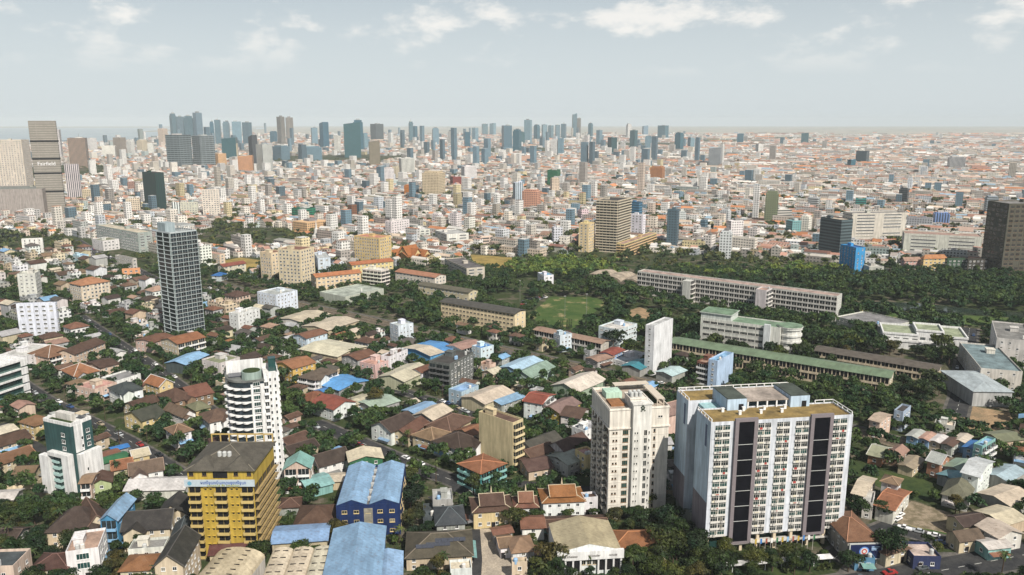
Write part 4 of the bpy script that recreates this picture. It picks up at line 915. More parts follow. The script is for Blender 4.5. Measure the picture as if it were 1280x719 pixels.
H('long low brown tiled roof between the orange temple-style roof and the white hall', (686, 664), (759, 660), (688, 646), 4, roof='gable', ax='x', rc='brown', wc='beige', rise=1.6)
H('orange-brown tiled house with a small white porch at the foot of the cream emblem tower', (768, 684), (838, 680), (772, 663), 5, roof='hip', rc=(.30, .13, .055), wc='beige', wing=True)
H('small terracotta gabled house below the shrine-like house', (653, 660), (680, 658), (655, 645), 5, roof='gable', ax='x', rc='terra', wc='white', rise=1.6)
H('pale tan sheet roofed house left of the white hall', (641, 690), (667, 686), (640, 671), 5, roof='hip', rc='tan', wc='white', mat='metal')
H('cream walled house cut off at the bottom edge left of the white hall', (640, 706), (659, 705), (640, 700), 6, roof='flat', rc='beige', wc='cream', hut=False)
H('small tan roofed house right of the concrete yard', (626, 684), (640, 682), (622, 670), 4.5, roof='gable', ax='x', rc='tan', wc='white', rise=1.4)
H('low flat rusty roofed shed right of the concrete yard', (618, 668), (640, 664), (616, 660), 4, roof='shed', rc='terra', wc='greywall', wins=False, name='shed', cat='shed')
H('square white roofed utility house beside the concrete yard at the bottom edge', (563, 715), (590, 713), (562, 703), 4.5, roof='flat', rc='creamroof', wc='white', hut=False)
# bottom left
H('dark brown hipped villa with cream walls, second row from the bottom left', (58, 664), (118, 662), (78, 640), 7, roof='hip', rc='dkbrown', wc='cream', lm='dark hipped villa', rise=5.5)
H('brown gabled wing right behind the dark brown hipped villa', (108, 660), (134, 650), (112, 634), 7, roof='gable', ax='y', rc='brown', wc='cream', rise=4)
H('white modern house with glass bands and a red-brown terrace, bottom left', (82, 693), (123, 688), (90, 668), 10, roof='flat', rc='pinkroof', wc='white', fh=3.4, bay=4.5, ww=3.9, wh=2.2, lm='glass-banded house', style='teal')
H('narrow bright blue townhouse with a pale blue gabled roof', (125, 650), (147, 648), (152, 624), 12, roof='gable', ax='y', rc='ltblue', wc=(.07, .25, .42), mat='metal', rise=2.2, fh=3.5, wcol='sky', lm='bright blue townhouse', balc='F')
H('long dark grey gabled house with cream walls left of the yellow block', (153, 663), (211, 660), (158, 645), 7, roof='gable', ax='x', rc='dark', wc='cream', rise=4.2, wing=True, lm='dark gabled house')
H('dark grey gabled house behind the long dark grey one', (196, 645), (233, 644), (200, 628), 7, roof='gable', ax='y', rc='dark', wc='cream', rise=4)
H('dark slate roofed house squeezed against the left side of the yellow block', (214, 672), (238, 670), (218, 655), 6, roof='gable', ax='y', rc='slate', wc='offwhite', rise=2.5)
H('tall cream shophouse with a dark gabled roof and a blank end wall, bottom left', (193, 707), (229, 704), (219, 671), 12, roof='gable', ax='y', rc='dark', wc='cream', rise=3.6, fh=3.4, lm='tall cream shophouse', faces='FR')
H('orange-brown hipped house left of the tall cream shophouse', (150, 713), (192, 712), (160, 694), 7, roof='hip', rc=(.26, .12, .055), wc='cream')
H('white flat house with a grey terrace between bright blue townhouse and cream shophouse', (160, 690), (205, 687), (165, 677), 8, roof='flat', rc='grey', wc='offwhite')
H('ornate cream corner mansion with urn topped parapet, bottom left corner', (-30, 712), (16, 711), (-8, 690), 9, roof='flat', rc='slate', wc='peach', hut=False, fh=4.2, bay=3.5, lm='cream corner mansion')
H('dark red-brown roof between the corner mansion and the white glass banded house', (38, 712), (82, 712), (48, 692), 5.5, roof='hip', rc=(.10, .05, .04), wc='beige')
H('maroon roofed low house at the right foot of the yellow block', (262, 693), (308, 690), (266, 681), 4.5, roof='gable', ax='x', rc=(.12, .045, .04), wc='beige', rise=1.5)
H('cream shophouse with three red-brown balconies beside the green and white stepped block', (100, 604), (114, 602), (114, 592), 9.5, roof='shed', rc='tan', wc='peach', fh=3.2, balc='F', lm='three balcony shophouse')
H('pale green glazed house right of the three balcony shophouse', (114, 606), (139, 601), (122, 594), 7, roof='gable', ax='y', rc='brown', wc=(.35, .42, .22), rise=1.8, fh=3.4)
H('brown gabled house with white trimmed veranda in front of the market roofs', (163, 594), (203, 584), (177, 578), 7, roof='gable', ax='x', rc=(.17, .12, .09), wc='white', rise=2.8, wing=True)
H('orange-brown roofed house left of the white trimmed veranda house', (141, 588), (165, 582), (150, 574), 5.5, roof='gable', ax='x', rc=(.30, .14, .07), wc='beige', rise=2)
H('white tent-like low roof with three peaks left of the yellow block', (156, 613), (231, 610), (175, 597), 4.5, roof='gable', ax='x', rc='offwhite', wc='offwhite', mat='metal', rise=2, name='warehouse', cat='warehouse', wins=False)
H('small pale yellow villa with cream roofs above the market roofs', (167, 572), (186, 567), (168, 563), 7, roof='gable', ax='x', rc='creamroof', wc='paleyellow', rise=1.8)
H('long green sheet market roof between the stepped block and the small yellow villa', (127, 580), (160, 570), (123, 573), 4, roof='shed', rc='green', wc='greywall', wins=False, name='market_roof', cat='market roof')
H('long rusty sheet market roof beside the green market roof', (117, 577), (150, 566), (112, 570), 4, roof='shed', rc='terra', wc='greywall', wins=False, name='market_roof', cat='market roof')
H('bright blue tarpaulin roof at the top end of the market roofs', (141, 563), (160, 558), (140, 559), 4, roof='shed', rc='blue', wc='greywall', wins=False, name='market_roof', cat='market roof')
H('pale yellow villa with an orange-brown hipped roof behind the stepped block', (44, 532), (66, 524), (26, 526), 8, roof='hip', rc=(.27, .14, .075), wc='paleyellow', lm='pale yellow villa')
H('rusty brown long roofs left of the stepped block, upper one', (-6, 560), (38, 546), (-14, 549), 5, roof='gable', ax='x', rc='brown', wc='beige', rise=2.2)
H('rusty brown long roof left of the stepped block, lower one with skylights', (2, 580), (42, 566), (-4, 570), 5, roof='gable', ax='x', rc=(.2, .10, .055), wc='beige', rise=2.2)
H('tan sheet roofed house at the left edge above the rusty roofs', (-8, 545), (21, 536), (-14, 537), 6, roof='gable', ax='x', rc='creamroof', wc='beige', mat='metal', rise=1.2)
H('white shed roof at the left edge below the stepped block', (-12, 626), (14, 626), (-10, 614), 4, roof='shed', rc='offwhite', wc='greywall', wins=False, name='shed', cat='shed')
# left, behind
def white_bands():
    r, w, d, h = bld('apartment_block', 'apartment block', 'white modern apartment block with deep glazed floors and planted roof at the left edge', (-14, 462), (24, 448), (-28, 452), None, 515, roof='flat', rc='grey', wc=(.10, .16, .15), hut=False, wins=False, lm='white banded block', parapet=.2)
    for k in range(5):
        z = h * (k + 1) / 5
        b = MB(); b.box(-w / 2 - .8, w / 2 + .8, -d / 2 - 1.2, d / 2 + .8, z - .45, z + .35 if k < 4 else z + .6); add('floor_band', b.mesh('floor_band', ['wall']), r, col='white')
        b = MB(); b.box(w / 2 - 3, w / 2 + .8, -d / 2 - 1.15, -d / 2 - .9, z - 3.4, z - .46); add('white_panel', b.mesh('white_panel', ['wall']), r, col='white')
        b = MB(); b.box(-w / 2, w / 2 - 3.1, -d / 2 - .12, -d / 2 - .01, z - 3.2, z - .5); add('glazing', b.mesh('glazing', ['tealglass']), r)
white_bands()
H('large villa with a fan of tan-orange hipped roofs and white ridges at the left', (61, 447), (92, 438), (41, 440), 8.5, roof='hip', rc=(.27, .15, .085), wc='peach', ridge='offwhite', lm='tan-orange hipped villa', wing=True, balc='F')
H('long brown roofed pinkish row house behind the tan-orange hipped villa', (93, 443), (119, 427), (83, 436), 9, roof='gable', ax='x', rc='brown', wc='peach', rise=2.5)
H('blue-grey walled house under an orange hipped roof with white ridges', (93, 470), (124, 463), (77, 462), 7, roof='hip', rc=(.34, .16, .08), wc='ltgrey', ridge='offwhite', lm='white-ridged orange roof', wing=True)
H('small cream house with a green awning right of the orange roof with white ridges', (126, 460), (147, 454), (113, 452), 6.5, roof='gable', ax='x', rc='brown', wc='peach', rise=1.6)
H('low terrace house with a pinkish flat roof and cream garden wall', (117, 489), (143, 479), (101, 481), 7, roof='flat', rc='pink', wc='peach', lm='pinkish terrace house')
H('long white colonnaded garage with grey flat roof beside the street', (146, 478), (173, 468), (135, 471), 5, roof='flat', rc='grey', wc='white', hut=False)
H('white villa under a dark slate hipped roof, left of centre', (150, 492), (178, 485), (137, 484), 8, roof='hip', rc='slate', wc='white', lm='slate hipped villa', wing=True)
H('yellow villa with an orange gabled roof and white verges', (199, 483), (216, 478), (182, 477), 9, roof='gable', ax='y', rc=(.38, .17, .08), wc='paleyellow', rise=3, ridge='white', lm='yellow gabled villa')
H('wide brown hipped villa right of the yellow gabled villa', (219, 502), (240, 494), (207, 490), 7, roof='hip', rc='brown', wc='tan', wing=True)
H('red-brown gabled villa with crossed ridges right of the brown hipped one', (239, 497), (265, 490), (230, 484), 7, roof='gable', ax='x', rc=(.20, .09, .06), wc='tan', rise=3.2)
H('dark green-grey gabled house below the slate hipped villa', (178, 526), (204, 516), (163, 515), 7, roof='gable', ax='x', rc=(.075, .08, .06), wc='paleyellow', rise=3, wing=True)
H('low brown gabled roof between the slate villa and the dark green-grey house', (170, 510), (197, 500), (160, 503), 5, roof='gable', ax='x', rc='brown', wc='beige', rise=2.2)
H('white gabled house with tan roof right of the dark green-grey house', (229, 521), (243, 516), (209, 510), 7, roof='gable', ax='y', rc=(.2, .13, .09), wc='white', rise=2.6, wing=True)
H('wide brown hipped house with white gables left of the scalloped tower', (262, 528), (292, 521), (250, 517), 7, roof='hip', rc=(.14, .09, .065), wc='white', wing=True, lm='wide brown hipped house')
H('tan hipped villa among trees below the white gabled house', (218, 543), (240, 537), (208, 535), 7, roof='hip', rc='tan', wc='white')
H('small olive roofed house behind the wide brown hipped one', (245, 513), (262, 508), (238, 505), 6.5, roof='hip', rc='olive', wc='paleyellow')
H('dark red-brown roof directly left of the scalloped tower foot', (268, 560), (296, 552), (262, 548), 5.5, roof='gable', ax='x', rc=(.10, .05, .04), wc='beige', rise=2.4)
H('cream row house with peaked orange-brown roofs and a dark blue end wall', (222, 430), (254, 421), (207, 423), 10.5, roof='gable', ax='x', rc=(.30, .14, .07), wc='cream', rise=2.4, lm='cream row house', balc='F')
H('pinkish flat walled house left of the cream row house', (192, 428), (209, 419), (182, 421), 7.5, roof='gable', ax='x', rc='terra', wc='peach', rise=1.2)
H('pale blue sheet roof over a dark open workshop below the cream row house', (232, 456), (254, 443), (211, 452), 6, roof='shed', rc='ltblue', wc='slate', wins=False, name='workshop', cat='workshop', lm='blue workshop roof')
H('cream flat roofed house with a roof garden left of the scalloped tower', (274, 456), (295, 447), (265, 447), 9, roof='flat', rc='olive', wc='offwhite')
H('large white block with square windows and a dark mansard top, far left', (20, 381.5), (75, 377), (8, 386), None, 425, roof='flat', rc='dark', wc=(.66, .68, .72), fh=3.2, bay=4.4, ww=2.3, wh=1.35, lm='large white block', name='apartment_block', cat='apartment block', a=8)
H('white block with beige left flank behind the large white block', (21, 344), (53, 337.5), (9, 341), None, 376, roof='flat', rc='offwhite', wc='offwhite', fh=3.1, bay=3.6, ww=1.7, wh=1.2, name='apartment_block', cat='apartment block', lm='second white block', a=15)
H('tan apartment block with balconies under an orange hipped roof', (101, 357), (136, 351), (91, 353), None, 384, roof='hip', rc=(.42, .21, .11), wc=(.66, .56, .42), bay=3.0, ww=1.7, wh=1.7, rise=4, name='apartment_block', cat='apartment block', lm='orange-hipped tan block')
H('white house with a garden terrace under the large white block', (36, 447), (60, 432), (20, 438), 8, roof='flat', rc='offwhite', wc='white')
H('white apartment house with stepped top in front of the beige twin slabs', (345, 370), (366, 363), (339, 362), None, 392, roof='flat', rc='ltgrey', wc=(.66, .72, .78), fh=3, bay=3.2, name='apartment_block', cat='apartment block', lm='white stepped house')
H('white three storey block right of the dark condominium tower', (297, 394), (322, 386), (291, 391), None, 418, roof='flat', rc='offwhite', wc='white', fh=3, bay=3, name='apartment_block', cat='apartment block')
# centre
H('white-blue shop building with a lettered end wall and a rusty roof', (383, 423), (409, 416), (366, 419), 10, roof='gable', ax='x', rc=(.24, .11, .07), wc=(.55, .66, .70), rise=1.6, lm='lettered shop building', name='shop_building', cat='shop')
H('large cream sheet roofed hall with a sawtooth edge beside the lettered shop', (422, 446), (441, 430), (388, 432), 6.5, roof='gable', ax='y', rc='creamroof', wc='beige', mat='metal', rise=1.6, name='warehouse', cat='warehouse', lm='large cream sheet roof', wins=False)
H('cream sheet roofed hall behind the lettered shop building', (410, 413), (437, 399), (390, 404), 6.5, roof='gable', ax='x', rc='creamroof', wc='beige', mat='metal', rise=1.6, name='warehouse', cat='warehouse', wins=False)
H('twin cream roofed workshop left of the cream hall, behind the white stepped apartment house', (378, 403), (395, 390), (366, 393), 6, roof='gable', ax='x', rc='creamroof', wc='offwhite', mat='metal', rise=1.5, name='workshop', cat='workshop', wins=False)
H('yellow plastered house under orange roofs just right of the scalloped tower', (366, 461), (391, 452), (350, 452), 9, roof='gable', ax='x', rc=(.33, .15, .08), wc=(.62, .40, .12), rise=2.2, lm='orange-roofed yellow house')
H('white house with grey-brown hipped roof and balconies right of the scalloped tower', (394, 475), (419, 463), (375, 470), 8.5, roof='hip', rc=(.15, .12, .09), wc='white', balc='FL', lm='hipped balcony house', wing=True)
H('pair of bright blue sheet roofs in the centre left', (424, 488), (457, 475), (400, 478), 5, roof='gable', ax='y', rc=(.12, .36, .68), wc='greywall', mat='metal', rise=1.4, name='warehouse', cat='warehouse', lm='blue sheet roofs', wins=False)
H('deeper blue lean-to left of the bright blue sheet roofs', (408, 492), (424, 486), (395, 488), 4, roof='shed', rc=(.06, .22, .5), wc='greywall', wins=False, name='shed', cat='shed')
H('orange-brown hipped house below the bright blue sheet roofs', (388, 502), (411, 494), (377, 494), 5, roof='hip', rc=(.26, .11, .06), wc='beige')
H('white gabled house with a bright red roof patch below the bright blue sheet roofs', (417, 512), (440, 501), (398, 500), 6.5, roof='gable', ax='y', rc='red', wc='white', rise=2.4, lm='red patched white house')
H('pale cream roofed house in the trees right of the red patched house', (444, 506), (465, 497), (434, 499), 5, roof='gable', ax='x', rc='creamroof', wc='beige', mat='metal', rise=1)
H('house with terracotta roof and blue water drums left of the pink slanted house', (447, 450), (465, 441), (434, 443), 8, roof='gable', ax='x', rc='terra', wc='greywall', rise=1.8)
H('pale pink house with a slanted parapet beside the white five storey block', (469, 458), (478, 448), (460, 450), 8, roof='flat', rc='pink', wc=(.62, .45, .42))
H('white five storey block with dark windows and rusty roof in the centre', (487, 447.5), (507, 437.5), (478, 445), None, 468, roof='flat', rc='brown', wc='white', fh=3, bay=2.8, lm='five-storey white block', name='apartment_block', cat='apartment block')
H('white-grey cube of four storeys with square windows behind the white five storey block', (498, 409), (516, 405), (489, 405), None, 430, roof='flat', rc='ltgrey', wc=(.60, .64, .70), fh=3, bay=2.6, ww=1, wh=1, lm='white-grey cube', name='apartment_block', cat='apartment block')
H('wide cream sheet roofed warehouse right of the white five storey block', (505, 477), (528, 459), (479, 468), 6, roof='gable', ax='x', rc='creamroof', wc=(.42, .43, .30), mat='metal', rise=2.4, name='warehouse', cat='warehouse', lm='wide cream warehouse', wins=False)
H('small terracotta roofed white house touching the wide cream warehouse', (527, 466), (537, 459), (517, 461), 7, roof='gable', ax='x', rc='terra', wc='white', rise=1.4)
r_, w_, d_, h_ = H('warehouse with a half cream half blue sheet roof', (538, 445), (566, 434), (511, 433), 6.5, roof='gable', ax='x', rc=(.10, .30, .60), wc=(.10, .30, .55), mat='metal', rise=1.6, name='warehouse', cat='warehouse', lm='half blue warehouse', wins=False)
b = MB(); sl__ = 1.6 / (d_ / 2)
for s in (-1, 1): q = [(-w_ / 2 - .7, s * (d_ / 2 + .7), h_ - sl__ * .7 + .20), (w_ * .02, s * (d_ / 2 + .7), h_ - sl__ * .7 + .20), (w_ * .02, 0, h_ + 1.80), (-w_ / 2 - .7, 0, h_ + 1.80)]; b.quad(q if s < 0 else q[::-1])
add('roof_sheets', b.mesh('roof_sheets', ['metal']), r_, col='creamroof')
H('white balconied house with a pinkish roof behind the grey modern block', (577, 437), (597, 428), (566, 430), 8, roof='gable', ax='x', rc='pinkroof', wc='white', rise=1.2, balc='F')
H('slender white and blue townhouse right of the grey modern block', (601, 437), (614, 432), (596, 432), None, 456, roof='flat', rc='blue', wc=(.55, .66, .74), fh=3, bay=2.6, lm='white-blue townhouse', name='townhouse', cat='townhouse')
H('dark grey modern block with white framed bays in the centre', (562, 457), (588, 441.5), (538, 452), None, 490, roof='flat', rc='dark', wc=(.11, .12, .115), fh=3.2, bay=3.2, ww=1.7, wh=2.1, lm='dark grey modern block', name='apartment_block', cat='apartment block', tank=3, balc='L')
H('pale blue flat workshop at the foot of the dark grey modern block', (577, 492), (593, 482), (565, 486), 7, roof='flat', rc='ltblue', wc=(.35, .48, .55), hut=False)
H('cream vaulted sheet roofs right of the dark grey modern block', (606, 505), (630, 487), (588, 492), 6, roof='gable', ax='x', rc='creamroof', wc='beige', mat='metal', rise=2, name='warehouse', cat='warehouse', lm='cream vaulted roofs', wins=False)
H('grey-blue sheet roofed shed behind the tan tower', (627, 506), (650, 494), (616, 497), 5, roof='gable', ax='x', rc='ltblue', wc='greywall', mat='metal', rise=1, name='shed', cat='shed')
H('brown gabled house with white gable end left of the brown hipped cluster', (489, 540), (512, 524), (474, 528), 7, roof='gable', ax='x', rc='dkbrown', wc='white', rise=3.4, lm='gabled brown house')
H('long brown roofed house right of the white gabled brown house', (510, 545), (531, 527), (492, 540), 5.5, roof='gable', ax='x', rc=(.17, .085, .055), wc='beige', rise=2.4)
H('pale blue long sheet roofs in the middle of the villa quarter', (520, 518), (544, 506), (508, 511), 5, roof='gable', ax='x', rc='ltblue', wc='greywall', mat='metal', rise=1, name='shed', cat='shed')
H('house with one cream and one olive-brown roof slope behind the brown hipped cluster', (541, 525), (558, 511), (520, 517), 6, roof='gable', ax='x', rc='creamroof', wc='greywall', rise=2.4, mat='metal')
H('wide brown hipped courtyard house in the centre', (563, 539), (585, 521), (537, 529), 6, roof='hip', rc=(.15, .09, .065), wc='beige', lm='brown courtyard house')
H('tan hipped house with an arched gable below the courtyard house', (542, 551), (558, 539), (520, 541), 6.5, roof='hip', rc='tan', wc='beige', wing=True)
H('large dark brown hipped house left of the tan tower', (576, 563), (597, 548), (548, 548), 7, roof='hip', rc='dkbrown', wc='white', wing=True, lm='big hipped house')
H('orange-brown roofed house against the left side of the tan tower', (588, 545), (600, 536), (577, 535), 6, roof='gable', ax='x', rc=(.28, .13, .07), wc='beige', rise=1.8)
H('teal house with curved balconies and an orange roof at the foot of the tan tower', (601, 592), (626, 577), (580, 577), 8.5, roof='hip', rc=(.33, .14, .07), wc='teal', balc='FL', rise=1.4, lm='curved teal house', wcol='ltteal')
H('tall tan building with a blank side wall and yellow corner patches', (641, 531), (652, 525), (600, 516), None, 590, roof='flat', rc='brown', wc=(.62, .50, .31), lm='tan blank-walled block', faces='FR', name='apartment_block', cat='apartment block', bay=2.2, balc='F')
H('white walled house with small brown roof behind the scalloped tower foot', (361, 557), (386, 546), (352, 548), 6, roof='gable', ax='x', rc='brown', wc='white', rise=2)
H('dark brown low roof at the right foot of the scalloped tower', (364, 567), (396, 556), (358, 558), 4.5, roof='gable', ax='x', rc='dkbrown', wc='beige', rise=2)
H('greenish-grey sheet roofs among trees in the centre', (468, 511), (496, 500), (451, 500), 5, roof='gable', ax='x', rc=(.36, .42, .36), wc='greywall', mat='metal', rise=1.2, name='warehouse', cat='warehouse', lm='greenish-grey sheet roofs', wins=False)
# right of centre
H('white sheet roofed warehouse with green gable end beside the railway', (722, 490), (750, 473), (693, 480), 5.5, roof='gable', ax='x', rc=(.62, .58, .48), wc=(.30, .38, .28), mat='metal', rise=3, name='warehouse', cat='warehouse', lm='white roofed warehouse', wins=False)
H('green gabled warehouse with pale green walls beside the railway', (664, 472), (687, 457), (644, 466), 6, roof='gable', ax='x', rc=(.25, .36, .28), wc=(.42, .52, .48), mat='metal', rise=2.6, name='warehouse', cat='warehouse', lm='green gabled warehouse', wins=False)
H('pale blue sheet roof left of the green gabled warehouse', (650, 465), (672, 450), (627, 458), 6, roof='gable', ax='x', rc=(.34, .50, .58), wc='ltblue', mat='metal', rise=2, name='warehouse', cat='warehouse', wins=False)
H('white three storey house under a bright red-brown gabled roof', (677, 505), (692, 493), (655, 501), 9.5, roof='gable', ax='y', rc=(.30, .09, .06), wc='white', rise=1.8, lm='red roofed white house', balc='F')
H('yellow walled house with a pinkish-brown gabled roof and green awning', (699, 516), (719, 502), (680, 508), 6.5, roof='gable', ax='x', rc=(.27, .19, .16), wc=(.55, .42, .10), rise=2)
H('brown gabled house left of the cream emblem tower', (725, 523), (735, 511), (702, 518), 6, roof='gable', ax='y', rc=(.13, .08, .06), wc='offwhite', rise=2.4)
H('white skeletal flat house close to the left of the cream emblem tower', (731, 541), (743, 530), (722, 532), 7, roof='flat', rc='ltgrey', wc='white')
H('wide dark olive gabled roof right of the tan tower', (668, 565), (697, 548), (652, 553), 5.5, roof='gable', ax='x', rc=(.08, .075, .06), wc='white', rise=3, lm='wide dark olive roof')
H('dark brown gabled house right of the wide dark olive roof', (706, 565), (727, 548), (694, 553), 7, roof='gable', ax='x', rc=(.11, .07, .055), wc='offwhite', rise=3)
H('white and grey house with a pale green lean-to roof near the cream emblem tower', (710, 581), (728, 570), (690, 568), 6, roof='shed', rc=(.30, .34, .28), wc='offwhite')
H('low red-brown roofs behind the dark hedge, left of the cream emblem tower', (661, 589), (690, 583), (651, 572), 4.5, roof='gable', ax='x', rc=(.13, .075, .06), wc='beige', rise=1.8)
H('brown gabled house second from the tan tower in the row behind the hedge', (664, 572), (690, 560), (655, 562), 6, roof='gable', ax='x', rc='brown', wc='cream', rise=2)
H('pale yellow house with a small dark red pavilion left of the cream emblem tower', (733, 572), (744, 566), (725, 562), 9, roof='flat', rc='pink', wc='paleyellow', hut=False)
H('pinkish-brown roofed cream hall between the two big towers', (833, 520), (850, 508), (825, 508), 13, roof='gable', ax='x', rc=(.33, .22, .18), wc='peach', rise=3.5, wins=False, lm=None)
H('white-grey six storey building with covered roof terrace in front of the sports field', (774, 414), (789, 404.5), (751, 408), None, 437, roof='flat', rc='offwhite', wc=(.58, .64, .70), fh=3.2, bay=3.4, ww=2.4, wh=1.1, lm='fieldside white-grey building', name='office_building', cat='office building')
H('slim white tower with a blank right wall by the railway', (818, 409.5), (834, 398.5), (808.5, 407), None, 470, roof='flat', rc='ltgrey', wc=(.64, .66, .70), fh=3.2, bay=2.2, faces='L', a=52, lm='slim white tower', name='apartment_tower', cat='apartment tower')
H('small white-blue townhouse left of the white-grey building by the field', (700, 421), (714, 418), (694, 417.5), None, 441, roof='flat', rc='ltgrey', wc=(.55, .64, .70), fh=3, bay=2.6, name='townhouse', cat='townhouse')
H('white balconied townhouse below the white-grey building by the field', (783, 455), (796, 440), (774, 444), None, 460, roof='flat', rc='ltgrey', wc='white', fh=3, balc='F', name='townhouse', cat='townhouse')
H('small house with a bright red roof between townhouses by the railway', (766, 444), (773, 436), (752, 440), 6, roof='gable', ax='x', rc=(.36, .10, .07), wc='ltblue', rise=1)
H('brown roofed low house left of the red roofed one by the railway', (747, 452), (762, 444), (738, 446), 5, roof='gable', ax='x', rc='pinkroof', wc='greywall', rise=1)
H('teal awning roof left of the slim white tower', (800, 462), (809, 452), (780, 456), 5, roof='shed', rc=(.05, .24, .30), wc='greywall', wins=False, name='shed', cat='shed')
H('pale teal sheet roof right of the slim white tower', (840, 470), (854, 462), (822, 464), 4.5, roof='gable', ax='x', rc=(.40, .52, .54), wc='greywall', mat='metal', rise=1.2, name='shed', cat='shed', wins=False)
H('slim bright blue townhouse with a pale blank side wall by the green roofed school', (897, 453), (911, 441.5), (887, 450), None, 486, roof='flat', rc='sky', wc=(.40, .54, .74), fh=3, bay=2.2, faces='L', lm='slim blue townhouse', name='townhouse', cat='townhouse')
H('unfinished red-brown townhouse beside the slim blue one', (886, 456), (898, 446), (873, 452), None, 482, roof='flat', rc='pinkroof', wc=(.20, .09, .065), fh=3, bay=2.2, name='townhouse', cat='townhouse', balc='L')
# campus and its long buildings
def gallery(label, F, Rr, L, h, floors, rc, wc, roof='gable', lm=None, rise=1.6, mat='tile', bays=None, name='school_building', cat='school', depth=None, wcol='offwhite', col2='dark', ax='x', plain=False):
    """long building with open access galleries: dark recess, parapet and slab line on every floor"""
    x, y, a, w, d, h = fit(F, Rr, L, h, None, None)
    if depth: e = np.array([math.cos(a), math.sin(a)]); n = np.array([-e[1], e[0]]); p = np.array(at(*F, h)); d = depth; c = p + e * w / 2 + n * d / 2; x, y = float(c[0]), float(c[1])
    og_rect(x, y, a, w, d, grow=1); r = thing(name, label, cat, (x, y, 0), a, lm=lm, top=h); fh = h / floors
    b = MB(); b.rings(RECT(w, d), [(-.3, 0), (h, 0)] if roof != 'flat' else [(-.3, 0), (h, 0), (h + .8, 0), (h + .8, -.3), (h, -.3)]); add('wall', b.mesh('wall', ['wall']), r, col=wc)
    n = bays or max(3, int(w / 4.2)); Q = Parts(r, 'gallery_bay'); bw = w / n
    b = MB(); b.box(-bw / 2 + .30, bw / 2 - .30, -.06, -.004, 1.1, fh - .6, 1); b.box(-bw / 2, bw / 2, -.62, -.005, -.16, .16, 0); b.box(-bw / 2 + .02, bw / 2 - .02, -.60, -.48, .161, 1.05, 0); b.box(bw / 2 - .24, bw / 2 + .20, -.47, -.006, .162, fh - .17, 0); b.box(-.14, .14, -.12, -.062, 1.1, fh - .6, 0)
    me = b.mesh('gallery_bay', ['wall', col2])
    if plain: Q.name = 'window'; windows(Q, w, d, 'F', 0, fh, floors, 3.3, 2.3, 1.45, 'beige', curt=.05)
    for fl in range(floors - 1, -1, -1):
        for k in range(0 if plain else n): Q.put(me, (-w / 2 + bw * (k + .5), -d / 2, fl * fh + .1), 0, wcol)
    Q.flush()
    P = Parts(r, 'window'); windows(P, w, d, 'L', 0, fh, floors, 3.4, 1.4, 1.4); windows(P, w, d, 'R', 0, fh, floors, 4.4, 1.2, 1.2); P.flush()
    if roof == 'flat': b = MB(); b.box(-w / 2 + .3, w / 2 - .3, -d / 2 + .3, d / 2 - .3, h - .2, h + .06); add('roof', b.mesh('roof', ['deck']), r, col=rc)
    else: me, up = roof_mesh(w, d, roof, rise, 1.0, ax, (mat,)); add('roof', me, r, (0, 0, h + .02), col=rc)
    return r, x, y, a, w, d, h
G1 = gallery('very long grey slab of five gallery floors under a flat pinkish roof', (797, 340), (1046, 372), (802, 336), 19.5, 5, (.40, .29, .25), (.50, .50, .46), roof='flat', lm='long gallery slab', depth=13)
def stair_tower(label, f, root, wd=7.0):
    r, x, y, a, w, d, h = root; u = -w / 2 + w * f; e = (math.cos(a), math.sin(a)); n = (-e[1], e[0])
    b = MB(); b.rings([(u - wd / 2, -d / 2 - 9), (u + wd / 2, -d / 2 - 9), (u + wd / 2, -d / 2 - 1.1), (u - wd / 2, -d / 2 - 1.1)], [(-.3, 0), (h - .5, 0)]); add('stair_tower', b.mesh('stair_tower', ['wall']), r, col=(.56, .56, .52))
    P = Parts(r, 'stair_landing')
    for k in range(5): P.put(balc_mesh(7.0, 3.6, 1.4, 'solid', 'dark'), (u + wd / 2, -d / 2 - 5, k * h / 5 + .2), math.pi / 2, 'offwhite')
    P.flush()
for f in (.30, .66): stair_tower('', f, G1, 7 if f < .5 else 4)
bld('stair_block', 'tower', 'separate grey-white stair block standing in front of the very long gallery slab', None, None, None, rect=(*at(953, 392), R(52), 12.0, 8.5, 19.5), roof='flat', rc='pinkroof', wc=(.58, .57, .53), hut=False, lm='stair block', faces='FR', a=-37, balc='F')
gallery('cream five storey school with a dark grey roof beside the sports field', (551, 377), (641, 393), (560, 372), 16, 5, (.10, .095, .085), (.70, .58, .38), lm='five-storey cream school', rise=1.4, depth=14, wcol='cream', plain=True)
gallery('long two storey school under a long green roof, right of centre', (838, 428), (1112, 472), (850, 422), 10, 2, (.15, .21, .13), (.58, .52, .38), lm='green-roofed school', rise=1.5, depth=15, wcol='cream', mat='metal')
gallery('long low beige building with a dark brown roof behind the green roofed school', (1019, 438), (1172, 463), (1028, 433), 8, 2, (.14, .12, .10), (.52, .44, .30), lm='long dark roofed building', rise=1.3, depth=13, wcol='cream')
gallery('two storey row with a pinkish roof and dark windows below the sports field', (668, 412), (750, 430), (672, 408), 9, 2, (.40, .27, .20), (.45, .42, .36), lm='fieldside pinkish row', rise=1.0, depth=9)
bld('office_building', 'office building', 'pale green roofed white building with five window bands, behind the green roofed school', (949, 398), (977, 401), (876, 391), 22, roof='flat', rc='greenroof', wc='offwhite', a=-37, lm='green roofed white building', wins=True, bay=3.4, ww=2.7, wh=1.6, rect=None, hut=True) if False else None
